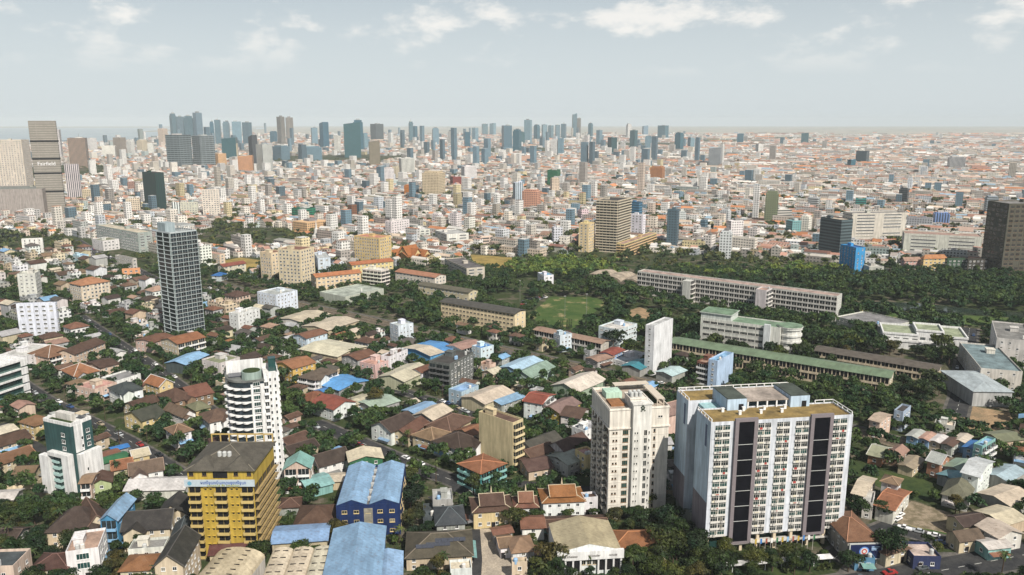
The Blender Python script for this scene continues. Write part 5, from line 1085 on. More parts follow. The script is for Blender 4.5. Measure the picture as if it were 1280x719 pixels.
def green_white():
    h = 21; p = np.array(at(876, 398, h)); a = R(-32); e = np.array([math.cos(a), math.sin(a)]); n = np.array([-e[1], e[0]]); w, d = 52, 17; c = p + e * w / 2 + n * d / 2; x, y = float(c[0]), float(c[1]); og_rect(x, y, a, w, d, grow=2)
    r = thing('office_building', 'white building with pale green flat roofs and rounded end tower behind the green school', 'office building', (x, y, 0), a, lm='green and white office', top=h)
    X0, X1, Y0, Y1 = -w / 2, w / 2, -d / 2, d / 2
    b = MB(); b.rings([(X0, Y0), (X1, Y0), (X1, Y1), (X0, Y1)], [(-.3, 0), (h, 0), (h + .7, 0), (h + .7, -.3), (h, -.3)]); add('wall', b.mesh('wall', ['wall']), r, col=(.60, .60, .55))
    b = MB(); b.box(X0 + .3, X1 - .3, Y0 + .3, Y1 - .3, h - .2, h + .06); add('roof', b.mesh('roof', ['deck']), r, col=(.17, .26, .17))
    b = MB(); b.rings([(X0, Y0 + .3), (X0 + 20, Y0 + .3), (X0 + 20, Y1 - .3), (X0, Y1 - .3)], [(h + .05, 0), (h + 4.2, 0), (h + 4.2, .8), (h + 4.6, .8)]); u = add('upper_storey', b.mesh('upper_storey', ['wall']), r, col=(.52, .55, .52)); b = MB(); b.box(X0 - .5, X0 + 20.5, Y0 - .2, Y1 + .2, h + 4.61, h + 4.75); add('upper_roof', b.mesh('upper_roof', ['deck']), u, col=(.16, .25, .16))
    P = Parts(r, 'window_band')
    for k in range(4, -1, -1):
        for q in range(8): P.put(win_mesh(4.6, 1.9), (X0 + 4 + q * 5.0, Y0, 2.2 + k * 4.2), 0, 'offwhite')
    P.flush()
    b = MB(); b.rings([(X0 + 42, Y0 - 1.8), (X0 + 46, Y0 - 1.8), (X0 + 46, Y0 - .01), (X0 + 42, Y0 - .01)], [(-.3, 0), (h + 2, 0)]); add('pier', b.mesh('pier', ['wall']), r, col=(.62, .65, .66))
    ring = [(X1 + 4 + 7.5 * math.cos(t * math.pi / 8), 7.5 * math.sin(t * math.pi / 8)) for t in range(16)]
    lv = [(-.3, -.6)]
    for k in range(1, 6): z = k * 4.2; lv += [(z - .9, -.6), (z - .9, .2), (z + .3, .2), (z + .3, -.6)]
    lv += [(h + .4, -.6), (h + .4, .5), (h + .9, .5)]
    b = MB(); b.rings(ring, lv); add('rounded_tower', b.mesh('rounded_tower', ['wall']), r, col=(.62, .62, .58)); b = MB(); b.rings(ring, [(h + .91, .3), (h + 1.2, .3)]); add('rounded_roof', b.mesh('rounded_roof', ['deck']), r, col=(.17, .26, .17))
green_white()
def vault_hall():
    x0, y0 = at(775, 352); a = R(-37); r = thing('sports_hall', 'brown-grey hall with a row of shell vaults behind the sports field', 'sports hall', (x0, y0, 0), a, lm='shell vault hall', top=8); og_rect(x0, y0, a, 62, 30)
    for k in range(3):
        b = MB(); rr = 11; m = 10; xc = -20 + k * 20; n = 6
        for i in range(n + 1):
            yy = -16 + 32 * i / n; s = 1.0 - .35 * abs(i / n - .5)
            for j in range(m + 1): t = math.pi * j / m; b.v.append((xc - rr * math.cos(t), yy, 8.5 * math.sin(t) * s + .5))
        for i in range(n):
            for j in range(m): q = i * (m + 1) + j; b.f.append((q, q + 1, q + m + 2, q + m + 1)); b.m.append(0)
        b.f.append(tuple(range(m + 1))); b.f.append(tuple(range(n * (m + 1), (n + 1) * (m + 1)))); b.m += [0, 0]
        add('vault', b.mesh('vault', ['deck']), r, col=(.36, .30, .23))
    b = MB(); b.rings(RECT(62, 28), [(-.2, 0), (1.5, 0)]); add('base', b.mesh('base', ['wall']), r, col='beige')
vault_hall()
def terrace_complex():
    x, y, a, w, d, h = fit((1127, 423), (1196, 434), (1140, 402), 10, None, -20); w, d = 50, 30; og_rect(x, y, a, w, d, grow=2)
    r = thing('school_building', 'low white modernist complex with greenish flat roofs and deep parapets at the right', 'school', (x, y, 0), a, lm='white modernist complex', top=h)
    for k, (x0, x1, y0, y1, z) in enumerate(((-25, -4, -12, 15, 9), (-4, 12, -6, 15, 11), (12, 25, -15, 15, 10), (-25, 12, -15, -12.01, 5))):
        b = MB(); b.rings([(x0, y0), (x1 - .01, y0), (x1 - .01, y1), (x0, y1)], [(-.3, 0), (z, 0), (z, .5), (z + 1.2, .5), (z + 1.2, -.4), (z, -.4)]); q = add('wall', b.mesh('wall', ['wall']), r, col='white'); b = MB(); b.box(x0 + .4, x1 - .41, y0 + .4, y1 - .4, z - .2, z + .06); add('roof', b.mesh('roof', ['deck']), q, col=(.30, .34, .22))
    P = Parts(r, 'window')
    for z in (2.2, 6): 
        for u in np.linspace(-22, 22, 9): P.put(win_mesh(3.4, 2.2), (u, -15.0 if u > 12 else (-6 if u > -4 else -12), z if u > -20 else 6), 0, 'white')
    P.flush()
terrace_complex()
bld('school_building', 'school', 'flat grey roofed pavilion left of the low white modernist complex', (1078, 408), (1125, 412), (1050, 397), 6, roof='flat', rc='grey', wc='offwhite', hut=False, a=-30, name_=None) if False else H('flat grey roofed pavilion left of the low white modernist complex', (1104, 411), (1125, 400), (1050, 396), 6, roof='flat', rc='grey', wc='offwhite', hut=False, name='pavilion', cat='pavilion')
# right edge
H('big grey-blue sheet roofed warehouse beside the road at the right', (1217, 489), (1271, 493), (1222, 464), 8.5, roof='hip', ax='y', rc=(.36, .43, .46), wc='ltgrey', mat='metal', rise=2.2, a=-3, name='warehouse', cat='warehouse', lm='grey-blue warehouse', wins=False)
H('teal-grey flat depot roof behind the big grey-blue warehouse', (1226, 462), (1276, 464), (1236, 432), 11, roof='flat', rc=(.16, .22, .23), wc='offwhite', name='warehouse', cat='warehouse', hut=True, bay=6)
H('white stepped office with grey roof at the upper end of the right road', (1246, 424), (1290, 428), (1256, 404), 17, roof='flat', rc='grey', wc='offwhite', lm='white stepped office', name='office_building', cat='office building', bay=4)
H('pink and cream narrow house along the railway at the right', (1100, 528), (1107, 517), (1088, 524), 9, roof='gable', ax='y', rc='peach', wc='peach', rise=1.2, name='townhouse', cat='townhouse')
H('tall narrow grey-blue townhouse along the railway at the right', (1129, 517), (1134, 508), (1118, 514), None, 540, roof='flat', rc='dark', wc=(.36, .42, .52), fh=3, name='townhouse', cat='townhouse', lm='narrow grey-blue townhouse')
for k, (lx, ly, col, nm) in enumerate(((1138, 546, 'ltgrey', 'pale grey'), (1152, 549, 'pinkroof', 'pinkish'), (1166, 552, 'offwhite', 'off-white'), (1181, 556, 'brown', 'brown'), (1196, 551, 'creamroof', 'cream'), (1209, 560, 'blue', 'bright blue'))):
    H('small trackside house with a %s sheet roof in the row along the railway' % nm, (lx + 9, ly + 2), (lx + 14, ly - 7), (lx - 4, ly - 2), 5.5, roof='shed', rc=col, wc=random.choice(('ltblue', 'beige', 'greywall')), fh=2.8, group='trackside houses')
H('teal townhouse with balcony in the trackside row', (1228, 560), (1236, 548), (1218, 556), 9, roof='flat', rc='sky', wc='ltteal', name='townhouse', cat='townhouse', balc='F')
H('tall white house with a pale gabled sheet roof at the right', (1223, 596), (1238, 576), (1203, 590), 10.5, roof='gable', ax='y', rc=(.52, .55, .56), wc='white', mat='metal', rise=2.4, fh=3.4, lm='white gabled house')
H('low green sheet roofs left of the tall white gabled house', (1203, 590), (1212, 578), (1181, 582), 5, roof='gable', ax='x', rc=(.25, .32, .24), wc='greywall', mat='metal', rise=1, wins=False, name='shed', cat='shed')
H('teal sheet roof beneath the low green sheet roofs', (1196, 602), (1203, 594), (1174, 592), 4.5, roof='shed', rc=(.14, .30, .32), wc='greywall', wins=False, name='shed', cat='shed')
H('brick gabled house with pale roof left of the low green sheet roofs', (1175, 580), (1183, 570), (1160, 575), 7, roof='gable', ax='y', rc='ltgrey', wc=(.36, .19, .12), rise=2.4)
H('square olive hipped house with white walls left of the tall white gabled house', (1210, 624), (1218, 606), (1178, 616), 5.5, roof='hip', rc=(.17, .17, .12), wc='offwhite', lm='olive hipped house', rise=3.5)
H('brick house with pale green gabled roof beside the green plot', (1102, 572), (1106, 558), (1086, 567), 4.5, roof='gable', ax='y', rc=(.42, .44, .30), wc=(.32, .16, .10), rise=2.2)
H('house with dull pink roof second along the green plot', (1123, 572), (1131, 561), (1107, 567), 4.5, roof='gable', ax='x', rc='pinkroof', wc=(.32, .2, .14), rise=1.6)
H('flat beige roofed hut third along the green plot', (1141, 586), (1146, 572), (1124, 580), 4, roof='shed', rc=(.36, .28, .20), wc='beige', name='hut', cat='hut')
H('cream gabled house at the right foot of the black panelled slab', (1080, 620), (1092, 598), (1066, 616), 7, roof='gable', ax='y', rc='creamroof', wc='cream', mat='metal', rise=2, lm='cream gabled house')
H('white walled house with a curved white roof beside the cream gabled house', (1091, 632), (1098, 618), (1078, 630), 6, roof='flat', rc='offwhite', wc='offwhite', hut=False)
H('terracotta roofed row house stepping down to the white cars', (1117, 638), (1127, 612), (1096, 630), 6, roof='gable', ax='y', rc=(.36, .15, .08), wc='offwhite', rise=1.4, lm='terracotta row house')
H('pale house with a tan hipped top behind the terracotta row house', (1122, 606), (1128, 599), (1102, 601), 9, roof='hip', rc='tan', wc='ltgrey')
def billboard_house():
    r, w, d, h = H('brown hipped house with a dark blue billboard on its front at the right', (1060, 676), (1092, 668), (1046, 640), 8, roof='hip', rc=(.26, .13, .075), wc='greywall', lm='billboard house', rise=3)
    bw, bh = w * 1.0, 5.4
    b = MB(); b.box(-bw / 2, bw / 2, -.5, 0, 0, bh); s = thing('billboard', 'dark blue billboard with a round red and white emblem and white frame', 'billboard', tuple(r.location + __import__('mathutils').Matrix.Rotation(r.rotation_euler.z, 3, 'Z') @ __import__('mathutils').Vector((0, -d / 2 - 1.6, 2.2))), r.rotation_euler.z); add('panel', b.mesh('panel', ['trim']), s, col=(.008, .015, .06))
    b = MB(); t = .35; b.box(-bw / 2 - t, bw / 2 + t, -.55, -.05, bh + .001, bh + t); b.box(-bw / 2 - t, bw / 2 + t, -.55, -.05, -t, -.001); b.box(-bw / 2 - t, -bw / 2 - .001, -.55, -.05, 0, bh); b.box(bw / 2 + .001, bw / 2 + t, -.55, -.05, 0, bh); add('frame', b.mesh('frame', ['trim']), s, col='ltgrey')
    for rad, col, yy in ((1.75, (.10, .22, .55), -.53), (1.35, (.55, .55, .55), -.56), (.95, (.45, .05, .04), -.59), (.55, (.6, .6, .6), -.62)):
        b = MB(); b.quad([(-bw * .05 + rad * math.cos(q * math.pi / 12), yy, bh * .52 + rad * math.sin(q * math.pi / 12)) for q in range(24)]); add('emblem', b.mesh('emblem', ['trim']), s, col=col)
    for k in range(3): b = MB(); x0 = bw * .18; b.box(x0, x0 + bw * (.26 - .05 * k), -.56, -.505, bh * .78 - k * .55, bh * .78 - k * .55 + .28); add('lettering', b.mesh('lettering', ['trim']), s, col=(.35, .5, .7))
    for xx in (-bw * .4, bw * .4): b = MB(); b.box(xx - .15, xx + .15, -.30, -.02, -2.3, -t - .002); add('post', b.mesh('post', ['trim']), s, col='grey')
billboard_house()
H('small blue fronted shop pavilion under the billboard', (1069, 700), (1092, 698), (1070, 688), 4, roof='flat', rc='dark', wc=(.10, .22, .34), name='shop', cat='shop', hut=False, style='teal', bay=2, ww=1.5, wh=2)
H('brown hipped house right of the billboard', (1108, 693), (1125, 678), (1094, 678), 5, roof='hip', rc=(.16, .10, .065), wc='beige', lm='billboard-side hipped house')
H('square kiosk with a pinkish white roof and dark blue walls by the bottom road', (1142, 698), (1172, 694), (1143, 680), 4, roof='flat', rc=(.55, .45, .40), wc=(.03, .04, .10), name='kiosk', cat='kiosk', hut=False)
H('brown gabled roofs right of the rubble lot, upper one', (1205, 658), (1226, 648), (1193, 644), 5, roof='gable', ax='x', rc='dkbrown', wc='beige', rise=1.6)
H('brown roofs with one white skylight strip, right of the rubble lot', (1200, 676), (1222, 668), (1191, 664), 5, roof='gable', ax='x', rc=(.16, .11, .08), wc='beige', rise=2)
H('white gabled house with a green porch near the bottom right', (1248, 672), (1270, 662), (1226, 656), 6, roof='gable', ax='y', rc='creamroof', wc='offwhite', mat='metal', rise=2, lm='green-porched white house')
H('long cream sheet roofs behind the white gabled house with green porch', (1256, 656), (1274, 644), (1224, 638), 5, roof='gable', ax='x', rc='creamroof', wc='beige', mat='metal', rise=1.2, wins=False, name='shed', cat='shed')
H('large flat cream shed roof at the right edge', (1262, 632), (1290, 620), (1224, 616), 5.5, roof='gable', ax='x', rc=(.50, .42, .32), wc='greywall', mat='metal', rise=1.4, wins=False, name='warehouse', cat='warehouse', lm='flat cream shed')
H('pale blue and white sheet roofs at the right edge above the flat cream shed', (1260, 602), (1278, 588), (1232, 592), 5, roof='gable', ax='x', rc=(.36, .46, .50), wc='greywall', mat='metal', rise=1.2, wins=False, name='shed', cat='shed')
H('olive sheet roofs at the right edge below the sandy lot', (1252, 552), (1272, 545), (1236, 540), 5, roof='gable', ax='x', rc='olive', wc='beige', mat='metal', rise=1.2, wins=False, name='shed', cat='shed')
H('white and teal house with low white roof near the bottom right corner', (1236, 686), (1260, 680), (1224, 674), 4.5, roof='shed', rc='offwhite', wc='ltteal')

# ------------------------------------------------------------------ middle distance, seen one by one
def slab(label, x0, x1, yt, yb, rc, wc, a=-38, depth=None, roof='flat', style='win', lm=None, name='building', cat='building', split=None, **k):
    """box building from its left and right edge, top and foot in the photograph; near corner at split (0..1 across)"""
    s = split if split is not None else .7
    if depth is None and a < 0: a += 90     # the same walls, named from the corner that stands nearest
    Fx = x0 + (x1 - x0) * s; bx_, by_ = at(Fx, yb); h = 1.0
    for z in np.arange(3, 260, .5):
        if pj(bx_, by_, z)[1] <= yt: h = float(z); break
    # far corners at ground level by their x; depth from heading
    aa = R(a); e = np.array([math.cos(aa), math.sin(aa)]); n = np.array([-e[1], e[0]]); p = np.array([bx_, by_])
    def wid(dirv, xt):
        u = (xt - PCX) / FPX; D0 = p[1] * CT + CAM_H * ST; return (u * D0 - p[0]) / (dirv[0] - u * dirv[1] * CT)
    w = float(np.clip(wid(e, x1), 4, 400)); d = depth or float(np.clip(wid(n, x0), 4, 200))
    c = p + e * w / 2 + n * d / 2
    k.setdefault('fh', 3.3)
    if style == 'win': kw = dict(bay=4.0, ww=2.2, wh=1.5)
    elif style == 'band': kw = dict(bay=max(4, w / 3.0), ww=max(3.0, w / 3.0 - .7), wh=1.6)
    elif style == 'balc': kw = dict(balc='FL')
    else: kw = dict(wins=False, wallmat=style)
    kw.update(k)
    return bld(name, cat, label, None, None, None, rect=(float(c[0]), float(c[1]), aa, w, d, h), roof=roof, rc=rc, wc=wc, lm=lm, **kw)
S = slab
S('beige eight storey slab left half of a pair left of centre', 327, 358, 318, 352, 'terra', (.68, .58, .40), split=.45, lm='beige twin slabs', style='win', bay=3.4, ww=1.8, wh=1.5, name='apartment_block', cat='apartment block', a=-32)
S('beige nine storey slab with shaded balconies, right half of a pair left of centre', 350, 395, 314, 362, 'terra', (.68, .58, .40), split=.62, style='win', bay=3.4, ww=2.0, wh=1.7, name='apartment_block', cat='apartment block', a=-22)
S('white-blue office with tall arched bays beside the beige twin slabs', 393, 414, 324, 345, 'ltgrey', (.55, .63, .70), split=.25, a=20, name='office_building', cat='office building')
S('yellow hotel-like slab with pinkish roof and brick striped end', 444, 490, 299, 334, (.50, .22, .15), (.62, .48, .22), split=.68, lm='pinkish-roofed yellow slab', name='hotel', cat='hotel', a=-30, bay=3.2, ww=1.6, wh=1.9)
S('long low cream school with a bright orange tiled roof', 393, 452, 347, 366, (.50, .20, .09), (.64, .54, .36), a=32, split=.05, depth=14, roof='gable', lm='orange roofed cream school', name='school_building', cat='school', rise=2)
S('second orange tiled school wing, further back, running to the temple', 438, 492, 332, 350, (.50, .18, .08), (.64, .50, .26), a=32, split=.05, depth=14, roof='gable', name='school_building', cat='school', rise=2)
S('white villa-like school block with balconies in front of the orange roofed wings', 454, 487, 340, 362, 'offwhite', (.66, .62, .54), a=-30, split=.7, name='school_building', cat='school', balc='FL')
S('long white three storey school with a dull orange roof below the temple', 492, 544, 340, 356, (.42, .20, .13), (.62, .58, .52), a=-36, split=.05, depth=15, roof='gable', name='school_building', cat='school', rise=2, style='win')
S('long low cream building with a dark roof left of the cream four storey school', 520, 586, 356, 372, (.15, .13, .10), (.56, .48, .34), a=-36, split=.05, depth=12, roof='gable', name='school_building', cat='school', rise=1.6)
S('pale green sheet roofed hall behind the cream hall roofs', 400, 480, 373, 382, (.42, .45, .38), (.42, .44, .38), a=-38, split=.4, name='warehouse', cat='warehouse', wins=False, hut=False)
S('dark roofed pavilion hall with pale fascia right of the temple', 556, 606, 337, 352, (.12, .115, .11), (.50, .44, .38), a=25, split=.55, name='hall', cat='hall', style='band')
S('white and grey four storey office right of the temple', 544, 586, 294, 308, (.42, .44, .40), (.66, .66, .62), a=25, split=.35, name='office_building', cat='office building', style='band', lm='white-grey office')
S('white house with dark glass bands right of the temple spire', 516, 538, 288, 301, 'offwhite', (.62, .62, .58), a=25, split=.4, name='office_building', cat='office building', style='band')
S('white block with a teal side wall behind the temple', 482, 512, 278, 299, 'offwhite', (.72, .70, .66), a=-38, split=.25, name='apartment_block', cat='apartment block')
S('long grey hall with sloping bluish end left of the dark glass condominium', 122, 192, 292, 316, 'creamroof', (.33, .36, .34), a=-40, split=.75, lm='long grey hall', name='market_hall', cat='hall', style='band')
S('white flat office with slit windows, far left', 20, 55, 300, 317, (.34, .40, .46), (.74, .72, .70), a=20, split=.25, name='office_building', cat='office building', lm='slit-windowed office', ww=1.0, wh=2.4)
S('low white cinema-like building with curved front at the far left', 32, 74, 326, 338, 'offwhite', (.72, .68, .64), a=20, split=.4, name='hall', cat='hall')
S('pale blue flat roofed house by the far left street', 92, 112, 321, 330, 'ltblue', (.45, .58, .68), a=-38, split=.4)
S('beige shophouse row beside the long grey hall', 145, 172, 325, 337, 'grey', (.5, .48, .45), a=-38, split=.8)
S('white terraces with a lime green awning near the long grey hall', 116, 150, 302, 314, 'olive', (.66, .66, .64), a=-38, split=.4, name='shophouse', cat='shophouse')
S('orange walled building with terracotta roof left of the dark glass condominium', 148, 176, 338, 350, 'terra', (.58, .30, .14), a=20, split=.2, name='apartment_block', cat='apartment block')
S('long low cream school with red roof right of the dark glass condominium', 250, 282, 319, 333, 'pink', (.62, .52, .38), a=-38, split=.8, name='school_building', cat='school')
S('small red roofed hall beside the dry field', 273, 308, 334, 346, 'red', (.60, .56, .46), a=-38, split=.2, roof='gable', rise=2, name='hall', cat='hall')
S('two storey house with a blue roof near the dry field', 265, 285, 345, 352, 'blue', (.5, .55, .58), a=-20, split=.5, roof='hip')
S('twin cream apartment tower with rounded white balconies, right of centre', 744, 787, 252, 316, 'dark', (.52, .46, .36), a=-28, split=.62, lm='twin balconied tower', style='balc', name='apartment_tower', cat='apartment tower', fh=3.2)
S('slender cream-yellow tower at the foot of the twin balconied tower', 723, 743, 281, 316, 'paleyellow', (.64, .53, .32), a=-30, split=.6, name='apartment_block', cat='apartment block')
S('long pinkish yellow row of apartments right of the twin balconied tower', 770, 820, 306, 323, 'pinkroof', (.58, .44, .24), a=-30, split=.2, name='apartment_block', cat='apartment block', style='balc')
S('white slab with blue glass side behind the twin balconied tower', 788, 806, 270, 302, 'offwhite', (.70, .70, .70), a=-38, split=.8, name='apartment_block', cat='apartment block', lm='blue-flanked white slab')
S('blue glass office top just right of the twin balconied tower', 788, 802, 254, 290, 'blue', (.10, .24, .40), a=-38, split=.7, style='facglass', name='office_tower', cat='office tower')
S('wide white-grey hospital-like slab with dark ribbon windows, right', 1060, 1130, 268, 306, 'grey', (.54, .53, .47), a=8, split=.03, depth=20, style='band', lm='ribbon-windowed slab', name='hospital', cat='hospital', fh=4)
S('long lower white wing running right from the wide ribbon windowed slab', 1125, 1225, 293, 318, 'pinkroof', (.56, .55, .50), a=-22, split=.03, depth=30, style='band', name='hospital', cat='hospital', fh=4, lm='long white wing')
S('dark glass office with white side wall left of the wide ribbon windowed slab', 1022, 1062, 276, 326, 'creamroof', (.09, .12, .13), a=25, split=.65, style='facband', lm='dark glass office', name='office_tower', cat='office tower')
S('bright blue netted building under construction, right', 1048, 1079, 311, 343, 'blue', (.05, .27, .55), a=15, split=.62, lm='blue netted building', name='building', cat='building', bay=4, ww=1.2, wh=2)
S('huge dark unfinished tower with an open concrete frame at the right edge', 1246, 1300, 256, 345, 'grey', (.085, .08, .066), a=6, split=.08, depth=30, lm='dark unfinished tower', name='unfinished_tower', cat='tower', bay=5.2, ww=4.2, wh=3.0, fh=4.6, wcol='tan', curt=0)
S('orange roofed pink mansion with blue window bays near the dark unfinished tower', 1150, 1182, 323, 339, (.52, .24, .10), (.62, .46, .22), a=5, split=.1, roof='hip', name='mansion', cat='house', rise=3)
S('pink gabled house left of the orange roofed mansion', 1125, 1150, 326, 338, 'pinkroof', (.58, .36, .32), a=8, split=.2, roof='gable', rise=3)
S('dark green netted block right of the orange roofed mansion', 1180, 1206, 325, 341, 'grey', (.04, .08, .05), a=5, split=.1, name='building', cat='building')
S('dark brown open frame block next to the unfinished tower', 1205, 1234, 325, 342, 'dark', (.05, .045, .04), a=5, split=.1, name='unfinished_building', cat='building')
S('low white roofed pavilion below the bright blue netted building', 1078, 1104, 335, 345, 'offwhite', (.40, .38, .34), a=5, split=.3, name='pavilion', cat='pavilion')
S('small modern white and blue building amid the trees left of the sports field', 672, 692, 346, 356, (.20, .38, .55), (.72, .72, .72), a=20, split=.4)
S('huge grey mall podium with a blank front at the far left', -30, 57, 238, 276, 'grey', (.33, .31, .27), a=12, split=.02, depth=70, lm='grey mall podium', name='shopping_mall', cat='mall', bay=14, ww=7, wh=5, fh=9, skip=.5) if False else S('huge grey mall podium with a blank front at the far left', -30, 57, 238, 276, 'grey', (.33, .31, .27), a=12, split=.02, depth=70, lm='grey mall podium', name='shopping_mall', cat='mall', wins=False)
r_, w_, d_, h_ = S('tallest grey tower in stacked dark banded blocks above the mall at the left', 33, 83, 152, 273, 'dark', (.30, .28, .235), a=16, split=.33, lm='tall grey stacked tower', name='office_tower', cat='office tower', wallmat='facsoft', wins=False, fh=4)
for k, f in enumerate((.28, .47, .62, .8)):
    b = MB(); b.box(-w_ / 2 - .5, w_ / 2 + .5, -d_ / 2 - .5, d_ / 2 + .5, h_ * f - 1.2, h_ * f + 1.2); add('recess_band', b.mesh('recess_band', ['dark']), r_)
b = MB(); b.box(-w_ / 2 - .4, -w_ / 2 - .01, -d_ / 2 + 1, d_ / 2 - 1, h_ * .3, h_ * .97); add('glass_side', b.mesh('glass_side', ['facglass']), r_, col=(.02, .07, .07))
lettering(r_, 'Fairfield', 8, (0, -d_ / 2 - .7, h_ * .55), (.75, .75, .75))
S('cream hotel slab full of small windows left of the tall grey tower', -16, 37, 176, 262, 'offwhite', (.60, .54, .46), a=8, split=.08, depth=30, lm='cream hotel slab', name='hotel', cat='hotel', bay=4.2, ww=2.2, wh=1.6)
S('grey-white striped tower leaning into view right of the tall grey tower', 78, 103, 206, 254, 'dark', (.60, .56, .54), a=12, split=.3, style='facstripe', lm='striped tower', name='office_tower', cat='office tower')
S('dark green glass tower with pale vertical fins, left', 182, 209, 217, 266, 'dark', (.012, .05, .035), a=-38, split=.6, style='facstripe', lm='dark green glass tower', name='office_tower', cat='office tower')
S('white residential block with square windows right of the dark green glass tower', 249, 276, 238, 274, 'offwhite', (.66, .62, .54), a=8, split=.2, lm='square-windowed block', name='apartment_block', cat='apartment block')
S('navy and white striped block at the foot of the dark green glass tower', 210, 226, 254, 275, 'ltgrey', (.62, .64, .64), a=20, split=.4, style='facstripe', name='office_building', cat='office building')
S('block carrying a yellow billboard near the dark green glass tower', 224, 248, 254, 270, 'ltgrey', (.62, .60, .5), a=5, split=.1, name='shop_building', cat='shop')
# temple with steep orange roofs and a slender spire
def temple():
    x, y = at(512, 324); a = R(-35); r = thing('temple', 'temple with steep layered orange roofs and gilded gables', 'temple', (x, y, 0), a, lm='orange temple', top=14); og_rect(x, y, a, 46, 40)
    for k, (dx_, dy_, w, d, h, rs, ax) in enumerate(((0, 0, 24, 12, 6, 7, 'x'), (0, 0, 13, 19, 7.5, 8, 'y'), (-11, -9, 11, 15, 5.5, 6, 'y'), (11, 9, 14, 11, 5.5, 5.5, 'x'))):
        add('wall', gable_wall(w, d, h, rs - .03, ax), r, (dx_, dy_, 0), col='paleyellow'); me, up = roof_mesh(w, d, 'gable', rs, 1.4, ax); add('roof', me, r, (dx_, dy_, h), col=(.42, .16, .055)); me, up = roof_mesh(w * 1.15, d * 1.15, 'gable', rs * .5, 1.6, ax); add('lower_roof', me, r, (dx_, dy_, h - 2.2), col=(.38, .15, .055))
    x2, y2 = at(396, 302); s = thing('stupa', 'slender pale stupa spire in the park left of the yellow slab', 'stupa', (x2, y2, 0)); ring = [(math.cos(t * math.pi / 6), math.sin(t * math.pi / 6)) for t in range(12)]
    b = MB(); b.rings(ring, [(0, 7), (3, 7), (3, 5), (8, 4.5), (9, 2.5), (16, 1.3), (17, .4), (28, -.9)]); add('spire', b.mesh('spire', ['wall']), s, col='offwhite')
temple()

# ------------------------------------------------------------------ the skyline and other single towers: left, right, top, foot in the photograph, colour
def tower_thing(x0, x1, yt, yb, wc, style, name='high_rise', cat='high-rise', a=None, desc='', split=None):
    a = R(random.choice((-38, -38, 12, 20, -20)) if a is None else a); cxp = (x0 + x1) / 2; bx_, by_ = at(cxp, yb); D = by_ * CT + CAM_H * ST
    W = (x1 - x0) / FPX * D; ra = random.uniform(.7, 1.3); w = W / (abs(math.cos(a)) + ra * abs(math.sin(a))); d = w * ra
    lo, hi = 1.0, 400.0
    for _ in range(40):
        m = (lo + hi) / 2
        if pj(bx_, by_, m)[1] > yt: lo = m
        else: hi = m
    h = lo; by_ += d * .3
    if by_ < 1580: og_rect(bx_, by_, a, w, d)
    r = thing(name, None, cat, (bx_, by_, 0), a, 'towers of the skyline' if yb < 235 else 'taller blocks among the roofs', top=h); CITY_TAKEN.append((bx_, by_, max(w, d) * .75))
    b = MB(); lv = [(-.5, 0)]
    t = random.random()
    if t < .35: lv += [(h * .93, 0), (h * .93, -w * .1), (h, -w * .1)]
    elif t < .55: lv += [(h * .1, .12 * w), (h * .1, 0), (h, 0)]
    else: lv += [(h, 0), (h + 1, 0), (h + 1, -.4), (h, -.4)]
    b.rings(RECT(w, d), lv); add('wall', b.mesh('wall', [style]), r, col=jit(wc, .04))
    if random.random() < .3: b = MB(); b.bar((w * .1, 0, h), (w * .1, 0, h * 1.1 + 6), (.7, .2), n=5); add('mast', b.mesh('mast', ['trim']), r, col='grey')
    if t > .8:
        b = MB(); b.v = [(-w / 2 + .5, -d / 2 + .5, h), (w / 2 - .5, -d / 2 + .5, h), (w / 2 - .5, d / 2 - .5, h), (-w / 2 + .5, d / 2 - .5, h), (-w / 2 + .5, -d / 2 + .5, h * 1.02), (w / 2 - .5, -d / 2 + .5, h * 1.08), (w / 2 - .5, d / 2 - .5, h * 1.08), (-w / 2 + .5, d / 2 - .5, h * 1.02)]; b.f = [(0, 1, 5, 4), (1, 2, 6, 5), (2, 3, 7, 6), (3, 0, 4, 7), (4, 5, 6, 7)]; b.m = [0] * 5; add('slanted_crown', b.mesh('slanted_crown', [style]), r, col=jit(wc, .1))
    b = MB(); f = random.uniform(-.15, .15); b.rings([(p[0] * .4 + f * w, p[1] * .4) for p in RECT(w, d)], [(h - .01, 0), (h + max(2.5, h * .04), 0)]); add('roof_plant', b.mesh('roof_plant', ['wall']), r, col=jit(random.choice(('grey', 'offwhite', 'ltgrey'))))
    if desc == 'spire': b = MB(); b.bar((0, 0, h), (0, 0, h * 1.16), (1.6, .3), n=6); add('spire', b.mesh('spire', ['trim']), r, col='grey')
    r['_auto'] = 1; r['_h'] = h; r['_c'] = style; r['_px'] = (cxp, (yt + yb) / 2); r['_wd'] = x1 - x0; r['_ht'] = yb - yt; return r
CITY_TAKEN = []
BG = (.17, .28, .34); BL = (.06, .19, .27); DK = (.07, .08, .085); WH = (.66, .64, .60); CR = (.58, .48, .36); GB = (.28, .24, .21); PK = (.50, .27, .19); TL = (.05, .15, .16)
g, f_, s_, t_ = 'facglass', 'fac', 'facstripe', 'facband'
